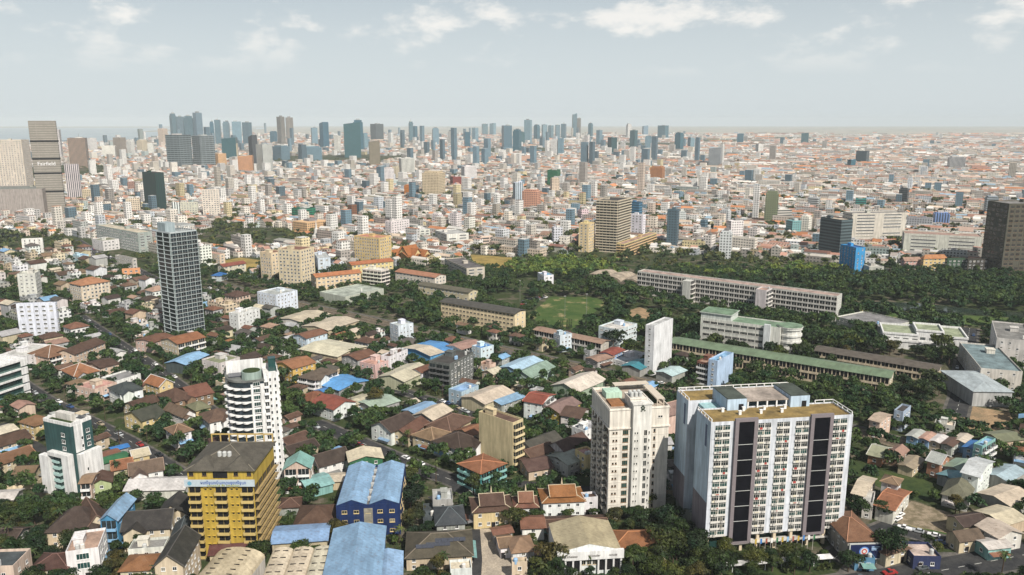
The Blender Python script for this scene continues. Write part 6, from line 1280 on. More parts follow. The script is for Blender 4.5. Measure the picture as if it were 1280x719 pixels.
SKY = [(214, 222, 142, 181, BG, g), (223, 231, 146, 181, BG, t_), (232, 242, 145, 181, BG, g), (243, 254, 141, 181, BG, t_), (199, 209, 161, 184, CR, f_), (263, 269, 152, 182, BL, g), (269, 277, 150, 182, BG, g), (279, 288, 152, 182, BG, t_),
 (290, 303, 152, 182, BG, f_), (304, 315, 153, 182, BG, g), (276, 297, 174, 201, TL, g), (285, 298, 180, 201, CR, f_), (143, 157, 172, 197, GB, f_), (160, 168, 175, 196, WH, f_), (172, 183, 175, 192, CR, f_), (184, 193, 180, 195, WH, f_),
 (65, 78, 162, 200, WH, s_), (86, 110, 173, 210, (.36, .25, .18), s_), (108, 119, 173, 190, WH, f_), (125, 145, 183, 198, WH, f_), (210, 237, 169, 212, (.20, .23, .24), 'facbig'), (241, 267, 170, 209, (.22, .25, .26), 'facbig'), (267, 282, 192, 208, (.58, .36, .2), f_), (297, 317, 196, 217, (.50, .27, .14), f_),
 (347, 357, 146, 182, GB, s_), (357, 368, 147, 182, GB, t_), (338, 346, 164, 180, BL, g), (312, 323, 172, 212, DK, f_), (321, 340, 181, 216, WH, s_), (340, 362, 182, 200, BG, s_), (368, 403, 183, 201, BG, s_), (400, 411, 155, 186, BL, g), (388, 398, 160, 182, BG, f_),
 (428, 452, 156, 197, TL, g), (441, 455, 150, 190, BL, g), (463, 479, 155, 177, DK, t_), (511, 517, 152, 179, BG, g), (516, 522, 158, 179, BL, g), (460, 476, 178, 210, (.22, .19, .14), f_), (498, 519, 198, 221, WH, s_), (478, 493, 211, 231, WH, f_), (490, 499, 208, 226, CR, f_),
 (528, 556, 214, 247, (.56, .46, .32), f_), (576, 596, 208, 227, WH, f_), (562, 577, 221, 235, (.22, .05, .04), f_), (505, 518, 231, 246, (.60, .22, .04), f_), (602, 610, 155, 170, BG, g), (612, 620, 155, 170, BG, f_), (627, 640, 157, 187, BG, g), (641, 652, 162, 190, BL, g),
 (655, 665, 150, 180, BG, f_), (667, 675, 156, 176, BL, g), (677, 684, 156, 174, BG, f_), (685, 692, 157, 174, BG, t_), (694, 700, 156, 175, BG, s_), (701, 708, 155, 175, BG, g), (715, 721, 144, 173, BG, g), (721, 726, 148, 173, GB, t_), (735, 741, 154, 173, BL, g),
 (787, 797, 163, 186, TL, g), (783, 789, 155, 172, WH, f_), (822, 836, 157, 174, BL, g), (803, 810, 158, 170, BG, f_), (843, 855, 166, 190, BL, g), (760, 771, 172, 193, (.02, .07, .06), g), (688, 697, 174, 196, WH, f_), (697, 705, 173, 196, BG, f_), (648, 656, 165, 182, TL, g),
 (885, 904, 186, 210, (.36, .38, .40), s_), (899, 905, 180, 206, WH, f_), (684, 701, 213, 234, (.02, .13, .06), f_), (688, 699, 222, 244, CR, f_), (653, 676, 237, 264, PK, f_), (641, 654, 229, 257, (.5, .58, .66), s_), (812, 833, 208, 226, (.38, .17, .07), f_),
 (1001, 1012, 167, 180, TL, g), (1070, 1088, 189, 205, DK, g), (1060, 1069, 200, 211, BL, g), (1186, 1208, 196, 212, (.40, .40, .42), s_), (921, 930, 167, 180, BL, g), (1123, 1136, 235, 258, DK, t_), (1069, 1085, 249, 261, (.05, .26, .22), t_), (1231, 1248, 245, 272, (.30, .34, .38), t_),
 (1167, 1188, 266, 285, (.16, .26, .48), s_), (955, 973, 239, 282, (.18, .20, .12), f_), (364, 393, 261, 275, (.02, .20, .11), t_), (435, 446, 257, 274, (.20, .09, .05), f_), (365, 407, 277, 291, (.60, .40, .22), f_), (160, 169, 227, 244, (.30, .18, .14), f_), (169, 185, 230, 244, (.42, .26, .2), f_),
 (102, 125, 237, 251, CR, f_), (156, 176, 248, 268, CR, f_), (540, 554, 267, 289, WH, f_), (562, 577, 267, 289, WH, f_), (580, 594, 273, 291, WH, f_), (619, 637, 287, 311, (.52, .54, .54), f_), (596, 618, 295, 309, (.56, .46, .4), t_), (690, 703, 285, 310, (.58, .58, .6), f_),
 (879, 895, 295, 313, WH, f_), (898, 917, 289, 323, (.55, .58, .6), f_), (909, 928, 276, 303, WH, f_), (960, 988, 262, 281, (.5, .48, .44), t_), (1010, 1026, 247, 262, (.42, .46, .44), t_), (640, 668, 195, 205, (.6, .4, .3), f_), (900, 914, 262, 280, (.5, .52, .52), f_), (775, 785, 262, 280, (.1, .16, .3), t_),
 (832, 840, 270, 287, WH, f_), (722, 736, 262, 279, (.62, .5, .5), f_), (845, 857, 264, 282, (.4, .44, .44), f_), (875, 885, 275, 292, BG, g), (935, 950, 286, 304, WH, f_), (1000, 1016, 270, 292, WH, f_), (985, 1000, 276, 296, (.2, .4, .4), f_), (418, 426, 170, 192, WH, f_), (452, 460, 168, 190, BG, f_), (485, 492, 166, 184, WH, f_),
 (540, 549, 160, 182, BG, f_), (560, 567, 164, 182, WH, f_), (580, 588, 165, 186, BL, g), (590, 598, 160, 178, BG, f_), (745, 753, 163, 184, BG, f_), (730, 737, 170, 190, WH, f_), (806, 815, 170, 187, BG, f_), (860, 868, 172, 186, BG, f_), (945, 953, 180, 192, WH, f_), (975, 981, 172, 182, BG, g)]
DARKC = {}
def cname(c):
    r_, g_, b_ = c; mx, mn = max(c), min(c); lum = (r_ + g_ + b_) / 3
    if mx - mn < .12 * mx + .03: return 'white' if lum > .5 else 'pale grey' if lum > .34 else 'grey' if lum > .15 else 'dark grey' if lum > .05 else 'black'
    if b_ >= mx - .001: return 'pale blue' if lum > .4 else 'blue-grey' if lum > .14 else 'dark blue'
    if g_ >= mx - .001: return 'pale green' if lum > .35 else 'green' if lum > .12 else 'dark green'
    if r_ > 2.4 * g_: return 'red' if lum > .14 else 'dark red'
    if r_ > 1.75 * g_: return 'orange' if lum > .24 else 'reddish brown' if lum > .10 else 'dark brown'
    if b_ < .45 * r_: return 'yellow' if g_ > .62 * r_ and lum > .3 else 'tan' if lum > .2 else 'brown'
    return 'cream' if lum > .42 else 'pinkish' if g_ < .68 * r_ and lum > .25 else 'beige' if lum > .3 else 'tan' if lum > .18 else 'brown' if lum > .06 else 'dark brown'
for i, (x0, x1, yt, yb, c, st) in enumerate(SKY):
    tl = yb - yt > 1.6 * (x1 - x0)
    nm = ('glass_tower' if st == g else 'high_rise') if tl else ('glass_office' if st == g else 'city_block')
    o = tower_thing(x0, x1, yt, yb, c, st, nm, {'glass_tower': 'glass tower', 'high_rise': 'high-rise', 'glass_office': 'glass office', 'city_block': 'city block'}[nm], desc='spire' if i in (36, 55) else '')
    o['_desc'] = ('slender ' if yb - yt > 2.6 * (x1 - x0) else 'broad ' if x1 - x0 > 17 else 'short ' if yb - yt < 15 else '') + cname(c) + {'facglass': ' glass', 'fac': ' concrete', 'facstripe': ' vertically striped', 'facband': ' ribbon-windowed', 'facbig': ' floor-lined'}[st] + (' tower' if tl else ' block')

# ------------------------------------------------------------------ houses that fill the quarters between
def proj_ok(x, y): return pj(x, y, 3)
WOODS_PX = [[(575, 372), (640, 352), (662, 398), (600, 372)], [(640, 352), (700, 340), (770, 352), (800, 372), (840, 392), (1046, 410), (1058, 360), (1290, 357), (1290, 400), (1212, 415), (1200, 470), (1192, 512), (1130, 512), (1118, 488), (1010, 470), (842, 440), (815, 440), (760, 446), (748, 430), (672, 405), (757, 379), (745, 372), (688, 371), (657, 398)],
            [(450, 404), (500, 366), (560, 376), (552, 402), (520, 412), (470, 404)], [(245, 300), (265, 286), (340, 285), (398, 300), (385, 306), (330, 312), (255, 312)], [(632, 340), (632, 328), (745, 330), (760, 336), (900, 341), (1000, 338), (1050, 343), (1052, 345), (1000, 345), (800, 335), (745, 348), (690, 345)], [(748, 338), (800, 341), (1000, 351), (1062, 358), (1052, 372), (930, 352), (800, 338)], [(640, 345), (760, 330), (800, 342), (790, 352), (700, 352)]]
GREEN_PX = [[(386, 560), (380, 520), (440, 512), (500, 548), (520, 575), (470, 575), (432, 555)], [(120, 545), (145, 530), (200, 548), (262, 560), (262, 590), (215, 590), (175, 560)], [(1000, 512), (1062, 490), (1190, 520), (1150, 530), (1090, 520), (1064, 540)], [(1062, 565), (1120, 575), (1165, 592), (1172, 640), (1135, 640), (1110, 600), (1062, 590)], [(0, 640), (60, 620), (150, 625), (165, 650), (60, 680), (0, 668)], [(776, 697), (900, 699), (1050, 694), (1040, 712), (960, 722), (900, 750), (770, 750)], [(800, 660), (850, 650), (880, 690), (840, 697), (790, 690)], [(655, 590), (740, 590), (745, 612), (680, 606)]]
woods_w = [[at(*p) for p in z] for z in WOODS_PX]; green_w = [[at(*p) for p in z] for z in GREEN_PX]
WOODM = np.zeros_like(OG); GREENM = np.zeros_like(OG)
for z in woods_w: WOODM |= in_poly(_gx, _gy, z)
for z in green_w: GREENM |= in_poly(_gx, _gy, z)
OG_B = OG.copy(); OG |= WOODM | GREENM
AUTO = []
FILL_KINDS = [('brown', 'tile', .22), ((.17, .10, .07), 'tile', .16), ((.13, .115, .10), 'tile', .12), ('terra', 'tile', .09), ('orange', 'tile', .03), ('tan', 'tile', .07), ('dkbrown', 'tile', .10), ('creamroof', 'metal', .08), ('ltgrey', 'metal', .07), ('ltblue', 'metal', .05), ('sky', 'metal', .03), ('pinkroof', 'tile', .06)]
def fill_house(x, y, a, w, d, flat, h, near):
    wc = random.choice(('cream', 'offwhite', 'white', 'beige', 'greywall', 'beige', 'offwhite', 'ltgrey', 'ltgrey', 'peach', 'white')); wcj = jit(wc, .05)
    if flat: rcn = random.choice(('offwhite', 'grey', 'ltgrey', 'pinkroof', 'terra', 'creamroof', 'olive')); mat = 'deck'; roof = 'flat'
    else:
        k = random.choices(FILL_KINDS, [q[2] for q in FILL_KINDS])[0]; rcn, mat = k[0], k[1]; roof = 'gable' if mat == 'metal' or random.random() < .5 else 'hip'
    rc = K[rcn] if isinstance(rcn, str) else rcn
    nm, ct = ('townhouse', 'townhouse') if h > 9 else ('house', 'house')
    r, *_ = bld(nm, ct, None, None, None, None, rect=(x, y, a, w, d, h), roof=roof, rc=rc, wc=wc, mat=mat, ax='x' if w > d else 'y', faces='FL', bay=3.4, wing=near < 420 and w > 9 and random.random() < .6, wallmat='wall' if near < 520 else 'fac', wins=near < 520, group='houses of the quarter' if nm == 'house' else 'townhouses of the quarter')
    r['_auto'] = 1; r['_desc'] = '%s %s %s, %s %s roof' % ({1: 'low', 2: 'two-storey', 3: 'three-storey'}.get(round(h / 3.1), 'tall'), cname(K[wc]), nm, cname(rc), {'flat': 'flat', 'hip': 'hipped', 'gable': 'gabled'}[roof]); r['_px'] = pj(x, y, h); AUTO.append(r)
    if near < 460 and random.random() < .6:
        ww_, dd_ = w + random.uniform(2.5, 5), d / 2 + random.uniform(2.5, 4.5); c = random.choice(('cream', 'offwhite', 'beige', 'ltgrey', 'greywall', 'peach'))
        cx_, cy_ = x + dd_ * math.sin(a), y - dd_ * math.cos(a)
        if og_rect(cx_, cy_, a, ww_, 1.0, test=True):
            hw, t_ = ww_ / 2, .12; zz = random.uniform(1.5, 2.3); b = MB(); P_ = [(-hw, -dd_), (hw, -dd_), (hw, 0), (hw - t_ * 2, 0), (hw - t_ * 2, -dd_ + t_ * 2), (-hw + t_ * 2, -dd_ + t_ * 2), (-hw + t_ * 2, 0), (-hw, 0)]
            b.rings(P_, [(-.1, 0), (zz, 0)]); g_ = thing('garden_wall', None, 'garden wall', (x, y, 0), a, 'garden walls round the houses', me=b.mesh('garden_wall', ['wall']), col=jit(c, .15)); g_['kind'] = 'thing'; g_['_auto'] = 1; g_['_desc'] = '%s garden wall' % cname(K[c]); g_['_px'] = pj(cx_, cy_, 1); og_rect(cx_, cy_, a, ww_, 1.0)
def fill(px, a_deg, n_max, sizes, flat_p, hs, step, jitter=.22, gap=1.6):
    P = [at(*p) for p in px]; X = [p[0] for p in P]; Y = [p[1] for p in P]; a = R(a_deg); e = np.array([math.cos(a), math.sin(a)]); n = np.array([-e[1], e[0]])
    c0 = np.array([sum(X) / len(X), sum(Y) / len(Y)]); rad = max(math.hypot(x - c0[0], y - c0[1]) for x, y in P); pts = []
    k = int(rad / step) + 1
    for i in range(-k, k + 1):
        for j in range(-k, k + 1):
            p = c0 + e * i * step + n * j * step; pts.append(p)
    pts.sort(key=lambda p: p[1]); cnt = 0
    for p in pts:
        if cnt >= n_max: break
        q = p + np.array([random.uniform(-1, 1), random.uniform(-1, 1)]) * jitter * step
        if not in_poly(np.array([q[0]]), np.array([q[1]]), P)[0]: continue
        aj = a + R(random.choice((0, 90))) + R(random.uniform(-5, 5))
        w = random.uniform(*sizes); d = w * random.uniform(.65, 1.05)
        for _ in range(3):
            if og_rect(q[0], q[1], aj, w, d, test=True, grow=gap): break
            w *= .82; d *= .82
        else: continue
        if w < 5.5: continue
        flat = random.random() < flat_p; h = random.choice(hs)
        fill_house(float(q[0]), float(q[1]), aj, w, d, flat, h, math.hypot(*q)); cnt += 1
    return cnt
fill([(-40, 719), (1300, 719), (1300, 640), (1060, 600), (840, 560), (640, 560), (420, 560), (-40, 600)], 4, 70, (7.5, 12.5), .2, (3.6, 5.6, 6), 11.5, gap=1.0)
fill([(-40, 600), (420, 560), (640, 560), (640, 470), (430, 410), (300, 400), (-40, 450)], -33, 110, (8, 13.5), .15, (3.6, 5.6, 6, 6.2), 12, gap=1.0)
fill([(640, 560), (840, 560), (860, 500), (640, 450)], -38, 30, (7, 12), .2, (3.6, 6.5), 12)
fill([(430, 405), (640, 436), (860, 478), (860, 455), (640, 408), (520, 385)], -38, 40, (7, 12), .3, (3.6, 6.5, 6.5), 10)
fill([(640, 446), (860, 494), (860, 508), (640, 470), (430, 410), (440, 398)], -38, 40, (7, 11), .3, (3.6, 6.5, 6.5), 10)
fill([(1062, 540), (1300, 610), (1300, 530), (1200, 525), (1062, 530)], -35, 55, (5, 9), .2, (3.2, 5.6, 6.0), 8, gap=.6)
fill([(1160, 600), (1300, 610), (1300, 690), (1190, 670)], -30, 45, (5, 9.5), .2, (3.2, 5), 8.5, gap=.6)
fill([(-40, 450), (300, 400), (430, 410), (330, 375), (200, 350), (90, 290), (-40, 290)], -35, 150, (9, 16), .45, (4, 6.5, 6.5, 9.5, 9.5, 12), 17)
OG = OG_B | OG   # houses added; woods still blocked for building

# ------------------------------------------------------------------ the city: blocks one by one where they show largest, the far mass as one
ROOFC = np.array([(.44, .25, .19), (.36, .19, .14), (.50, .36, .29), (.60, .56, .50), (.66, .64, .60), (.42, .40, .37), (.25, .16, .12), (.55, .44, .34), (.26, .36, .44), (.70, .69, .66), (.52, .22, .10), (.34, .30, .27)])
ROOFP = np.array([.13, .11, .09, .13, .10, .12, .10, .08, .04, .06, .10, .05])
WALLC = np.array([(.66, .62, .55), (.60, .55, .47), (.70, .69, .67), (.50, .47, .43), (.60, .50, .42), (.56, .60, .64), (.64, .55, .34), (.40, .37, .34), (.45, .52, .50)])
WALLP = np.array([.24, .14, .20, .10, .09, .07, .06, .06, .04])
def city_points():
    pts = []
    y = 560.0
    while y < 9500:
        s = 11.5 if y < 1300 else 11.5 + (y - 1300) * .0052
        hw = y * .86 + 60
        n = int(2 * hw / s); x = -hw + (np.arange(n) + .5) * s + rng.uniform(-.28, .28, n) * s; yy = y + rng.uniform(-.3, .3, n) * s
        pts.append(np.stack([x, yy, np.full(n, s)], 1)); y += s * (1.05 if y < 3000 else 1.35)
    p = np.concatenate(pts); return p
def city():
    p = city_points(); x, y, s = p.T
    # street pattern: rotate into the street grid, leave streets free
    a = R(-38); gx = x * math.cos(a) + y * math.sin(a); gy = -x * math.sin(a) + y * math.cos(a)
    keep = ((gx % 95) > 9) & ((gy % 62) > 8)
    keep &= ~((np.abs(gx - 300) < 16) | (np.abs(gy - 1500) < 18) | (np.abs(gx + 900) < 14))
    i = ((x - OG_X0) / OG_S).astype(int); j = ((y - OG_Y0) / OG_S).astype(int)
    ins = (i >= 2) & (i < 698) & (j >= 2) & (j < 698)
    occ = np.zeros(len(x), bool)
    for dx in (-2, 0, 2):
        for dy in (-2, 0, 2): occ[ins] |= OG[i[ins] + dx, j[ins] + dy] | WOODM[i[ins] + dx, j[ins] + dy]
    keep &= ~occ
    d = y * CT + CAM_H * ST; px = PCX + FPX * x / d; py = PCY - FPX * (y * ST - CAM_H * CT) / d
    # starts beyond the hand built quarters
    lim = np.interp(px, [-160, -70, 90, 330, 440, 560, 640, 760, 1050, 1340, 1420], [420, 296, 296, 352, 336, 330, 322, 312, 330, 338, 420])
    keep &= py < lim
    keep &= ~in_poly(x, y, RIVER)
    for cx_, cy_, rr in CITY_TAKEN: keep &= (np.abs(x - cx_) > rr + 3) | (np.abs(y - cy_) > rr + 3)
    # green patches and lower density far out at the right
    nz = np.sin(x * .0041 + 1.3) * np.sin(y * .0033 + .4) + np.sin(x * .0013 - y * .0011) * .8 + rng.uniform(-.35, .35, len(x))
    keep &= (nz < .88) | (y < 900)
    keep &= ~((y > 6200) & (rng.random(len(x)) < np.interp(y, [6200, 9500], [.25, .85])))
    x, y, s, px, py = x[keep], y[keep], s[keep], px[keep], py[keep]; n = len(x)
    w = s * rng.uniform(.55, .95, n); dd = s * rng.uniform(.55, .95, n)
    h = rng.choice([4, 6.5, 7, 9, 10, 13, 16], n, p=[.2, .26, .2, .17, .09, .05, .03]) * rng.uniform(.85, 1.15, n)
    # taller blocks: thick towards the left and centre skyline
    pt = np.interp(px, [0, 200, 500, 800, 950, 1280], [.02, .03, .034, .03, .010, .006]) * np.interp(y, [700, 1500, 2600, 4000, 7000], [1.3, 1.5, 1.5, 1.8, 2.0])
    tall = rng.random(n) < pt; h[tall] = rng.gamma(1.8, 6.0, tall.sum()) + 13; h = np.minimum(h, 70); w[tall] = np.clip(w[tall] * 1.15, 8, 22); dd[tall] = np.clip(dd[tall] * 1.15, 8, 22)
    sk = (y > 2600) & (px > 130) & (px < 930) & (rng.random(n) < np.interp(px, [130, 250, 600, 800, 930], [.004, .011, .011, .010, .0015])); tall |= sk; h[sk] = 38 + rng.gamma(2.0, 17.0, sk.sum()); h = np.minimum(h, 125); w[sk] = rng.uniform(12, 22, sk.sum()); dd[sk] = rng.uniform(12, 20, sk.sum())
    row = (rng.random(n) < .3) & ~tall; w[row] *= rng.uniform(1.8, 4.2, row.sum()); dd[row] *= .9
    big = (rng.random(n) < .02) & ~tall; w[big] *= 1.9; dd[big] *= 1.5; h[big] = 8
    ang = R(-38) + np.where((rng.random(n) < .5) | row, 0, math.pi / 2) + rng.normal(0, .06, n) + np.where(px > 700, .12, 0)
    rc = ROOFC[rng.choice(len(ROOFC), n, p=ROOFP / ROOFP.sum())] * rng.uniform(.6, 1.05, (n, 1)); wc = WALLC[rng.choice(len(WALLC), n, p=WALLP / WALLP.sum())] * rng.uniform(.55, 1.12, (n, 1))
    rc[tall] = np.where(rng.random((tall.sum(), 1)) < .6, (.5, .5, .48), rc[tall]); gl = (tall & (rng.random(n) < .2)) | (sk & (rng.random(n) < .7)); wc[tall & (rng.random(n) < .5)] = (.68, .67, .64); wc[gl] = np.array((.10, .16, .20)) * rng.uniform(.7, 1.6, (gl.sum(), 1))
    rc = np.clip(rc, .03, .8); wc = np.clip(wc, .03, .8)
    gable = (rng.random(n) < .55) & (h < 11)
    # the largest ones: separate things
    size = w * (dd + h) / (y ** 2); order = np.argsort(-size); single = set(order[:230].tolist())
    for k in sorted(single, key=lambda q: y[q]):
        roof = ('gable' if rng.random() < .6 else 'hip') if gable[k] else 'flat'
        tl = h[k] > 14; nm = 'apartment_house' if tl else 'city_house'
        r, *_ = bld(nm, 'apartment house' if tl else 'city house', None, None, None, None, rect=(float(x[k]), float(y[k]), float(ang[k]), float(w[k]), float(dd[k]), float(h[k])), roof=roof, rc=tuple(rc[k]), wc=tuple(wc[k]), wins=False, wallmat='fac', tank=1, ax='x', group='apartment houses in the dense city' if tl else 'houses in the dense city')
        r['_auto'] = 1; r['_desc'] = '%s %s, %s %s roof' % (cname(tuple(wc[k])), 'apartment house' if tl else 'city house', cname(tuple(rc[k])), {'flat': 'flat', 'hip': 'hipped', 'gable': 'gabled'}[roof]); r['_px'] = pj(x[k], y[k], h[k]); AUTO.append(r)
    rest = np.array([k for k in range(n) if k not in single]); x, y, w, dd, h, ang, rc, wc, gable = (v[rest] for v in (x, y, w, dd, h, ang, rc, wc, gable)); n = len(rest)
    ca, sa = np.cos(ang), np.sin(ang)
    def P(u, v, z): return np.stack([x + u * w * ca - v * dd * sa, y + u * w * sa + v * dd * ca, z], 1)
    z0 = np.full(n, -.5); up = np.where(gable, .28 * dd, 0)
    V = np.stack([P(-.5, -.5, z0), P(.5, -.5, z0), P(.5, .5, z0), P(-.5, .5, z0), P(-.5, -.5, h), P(.5, -.5, h), P(.5, .5, h), P(-.5, .5, h), P(-.5, 0, h + up), P(.5, 0, h + up)], 1).reshape(-1, 3)
    base = (np.arange(n) * 10)[:, None]
    quads = np.concatenate([base + np.array(q) for q in ((0, 1, 5, 4), (2, 3, 7, 6), (4, 5, 9, 8), (6, 7, 8, 9))], 1).reshape(n, 4, 4); pent = np.concatenate([base + np.array(q) for q in ((1, 2, 6, 9, 5), (3, 0, 4, 8, 7))], 1).reshape(n, 2, 5)
    me = bpy.data.meshes.new('city_roofscape'); me.vertices.add(len(V)); me.vertices.foreach_set('co', V.astype(np.float32).ravel())
    loops = np.concatenate([quads.reshape(n, 16), pent.reshape(n, 10)], 1).ravel(); nf = n * 6
    me.loops.add(len(loops)); me.loops.foreach_set('vertex_index', loops.astype(np.int32)); me.polygons.add(nf)
    st = (np.arange(n) * 26)[:, None] + np.array([0, 4, 8, 12, 16, 21]); me.polygons.foreach_set('loop_start', st.ravel().astype(np.int32))
    me.update(calc_edges=True); me.shade_flat()
    at_ = me.attributes.new('tint', 'FLOAT_COLOR', 'FACE'); colr = np.ones((n, 6, 4), np.float32); colr[:, [0, 1, 4, 5], :3] = wc[:, None, :]; colr[:, [2, 3], :3] = rc[:, None, :]; at_.data.foreach_set('color', colr.ravel())
    me.materials.append(M['city']); o = add('city_roofscape', me); o['kind'] = 'stuff'
    # small roof clutter: stair huts and tanks on the flat roofs
    return n
NCITY = city(); print('city boxes', NCITY, 'auto', len(AUTO))

# ------------------------------------------------------------------ trees
def leaf_cloud(lobes, n, size, seed):
    r = np.random.default_rng(seed); L = np.array(lobes); wgt = L[:, 3] ** 2; k = r.choice(len(L), n, p=wgt / wgt.sum())
    dirv = r.normal(size=(n, 3)); dirv /= np.linalg.norm(dirv, axis=1, keepdims=True); dirv[:, 2] = np.where(dirv[:, 2] < -.35, -dirv[:, 2], dirv[:, 2])
    rad = L[k, 3] * r.uniform(.62, 1.06, n); c = L[k, :3] + dirv * rad[:, None] * np.array([1, 1, .8])
    nrm = dirv + r.normal(size=(n, 3)) * .55; nrm /= np.linalg.norm(nrm, axis=1, keepdims=True)
    t = np.cross(nrm, r.normal(size=(n, 3))); t /= np.linalg.norm(t, axis=1, keepdims=True); b = np.cross(nrm, t); s = (size * r.uniform(.6, 1.3, n))[:, None]
    V = np.stack([c - t * s, c - b * s * .6, c + t * s, c + b * s * .6], 1).reshape(-1, 3); return V
def mesh_quads(name, V, mat):
    n = len(V) // 4; me = bpy.data.meshes.new(name); me.vertices.add(len(V)); me.vertices.foreach_set('co', V.astype(np.float32).ravel()); me.loops.add(n * 4); me.loops.foreach_set('vertex_index', np.arange(n * 4, dtype=np.int32))
    me.polygons.add(n); me.polygons.foreach_set('loop_start', np.arange(0, n * 4, 4, dtype=np.int32)); me.update(calc_edges=True); me.materials.append(M[mat]); return me
def lobes_of(seed, R0, H0, n, flat):
    r = random.Random(seed); out = []
    for k in range(n):
        t = 2 * math.pi * k / n + r.uniform(-.5, .5); q = r.uniform(.25, .75) * R0; out.append((q * math.cos(t), q * math.sin(t), H0 * r.uniform(.55, .82), R0 * r.uniform(.34, .52) * flat))
    out.append((0, 0, H0 * .8, R0 * .5)); return out
PROTO = []
for sd, (R0, H0, nl, fl, cnt) in enumerate([(4.5, 8.5, 7, 1, 1500), (5.5, 9.5, 9, .95, 1900), (3.6, 8, 5, 1, 1100), (6.2, 10, 11, .85, 2200), (3.0, 6, 5, 1, 900), (4.2, 11, 8, .9, 1500)]):
    lb = lobes_of(sd + 3, R0, H0, nl, fl); crown = mesh_quads('crown', leaf_cloud(lb, cnt, .40, sd), 'leaf'); b = MB(); b.bar((0, 0, -.3), (0, 0, H0 * .5), (.32, .2), n=7)
    for l in lb[:5]: b.bar((0, 0, H0 * .35), (l[0] * .8, l[1] * .8, l[2]), (.16, .05), n=5)
    PROTO.append((crown, b.mesh('trunk', ['bark']), R0, H0, lb))
LOWP = [mesh_quads('crown', leaf_cloud(p[4], 420, .85, 40 + i), 'leaf') for i, p in enumerate(PROTO)]
def palm_mesh(sd):
    r = random.Random(sd); V = []
    for k in range(14):
        t = 2 * math.pi * k / 14 + r.uniform(-.2, .2); el = r.uniform(-.1, .9); L = r.uniform(2.4, 3.2); prev = np.array([0, 0, 0.])
        for q in range(5):
            e2 = el - q * .38; nx = prev + np.array([math.cos(t) * math.cos(e2), math.sin(t) * math.cos(e2), math.sin(e2)]) * L / 5; wv = np.array([-math.sin(t), math.cos(t), 0]) * (.5 - .09 * q); dz = np.array([0, 0, -.12])
            V += [prev - wv + dz, nx - wv * .8 + dz, nx, prev, prev, nx, nx + wv * .8 + dz, prev + wv + dz]; prev = nx
    return mesh_quads('crown', np.array(V), 'leaf')
PALMS = [palm_mesh(k) for k in range(3)]
_pt = {}
def palm_trunk(h):
    k = round(h)
    if k not in _pt: b = MB(); b.bar((0, 0, -.2), (.25, .1, k * .5), (.24, .18), n=6); b.bar((.25, .1, k * .5), (.3, .2, k), (.18, .14), n=6); _pt[k] = b.mesh('trunk', ['bark'])
    return _pt[k], k
TREES = []
GREENS = [(tuple(.66 * v for v in c), n) for c, n in [((.028, .060, .016), 'dark green'), ((.040, .078, .018), 'mid green'), ((.022, .050, .019), 'very dark green'), ((.060, .088, .022), 'fresh green'), ((.075, .080, .025), 'olive'), ((.034, .070, .022), 'deep green')]]
def tree(x, y, s=1.0, kind=None, bright=0, label=None, lm=None):
    pi = random.randrange(len(PROTO)) if kind is None else kind; cr, tr, R0, H0, _ = PROTO[pi]; far = math.hypot(x, y) > 480; ci = random.choice((0, 0, 1, 1, 2, 5, 3, 3, 4)) if not bright else random.choice((1, 3, 3, 4, 1)); c, cn = GREENS[ci]
    t = thing('tree', label, 'tree', (x, y, 0), random.uniform(0, 6.28), 'trees of the city', lm=lm); t.scale = (s, s, s * random.uniform(.85, 1.15))
    add('trunk', tr, t); add('crown', LOWP[pi] if far else cr, t, col=jit(c, .12)); sz = 'large' if R0 * s > 5.4 else 'small' if R0 * s < 3.2 else 'rounded'
    t['_auto'] = 1; t['_desc'] = '%s %s %s tree' % (sz, cn, ('broad', 'spreading', 'compact', 'wide', 'bushy', 'tall')[pi]); t['_px'] = pj(x, y, H0 * s * .7); TREES.append(t); i, j = int((x - OG_X0) / OG_S), int((y - OG_Y0) / OG_S); return t
def palm(x, y, h):
    tr, k = palm_trunk(h); t = thing('palm_tree', None, 'palm tree', (x, y, 0), random.uniform(0, 6.28), 'palms of the city'); add('trunk', tr, t); add('crown', random.choice(PALMS), t, (.3, .2, k), col=jit((.05, .08, .025), .15)); t['_auto'] = 1; t['_desc'] = 'palm tree with a %s trunk' % ('tall bare' if k > 8 else 'short'); t['_px'] = pj(x, y, k)
def tree_fill(polys_mask, step, smin, smax, limit, bright=0, prob=1.0, ymax=1e9, region=None, px_ok=None):
    n = 0; cand = []
    for X in np.arange(-520, 700, step):
        for Y in np.arange(225, 900, step):
            cand.append((Y + random.uniform(-1, 1) * step * .35, X + random.uniform(-1, 1) * step * .35))
    cand.sort(); out = []
    for Y, X in cand:
        i, j = int((X - OG_X0) / OG_S), int((Y - OG_Y0) / OG_S)
        if not (0 <= i < 700 and 0 <= j < 700) or not polys_mask[i, j] or OG_B2[i, j] or random.random() > prob: continue
        q = pj(X, Y, 5)
        if not (-25 < q[0] < 1305 and q[1] < 745): continue
        out.append((X, Y))
    return out
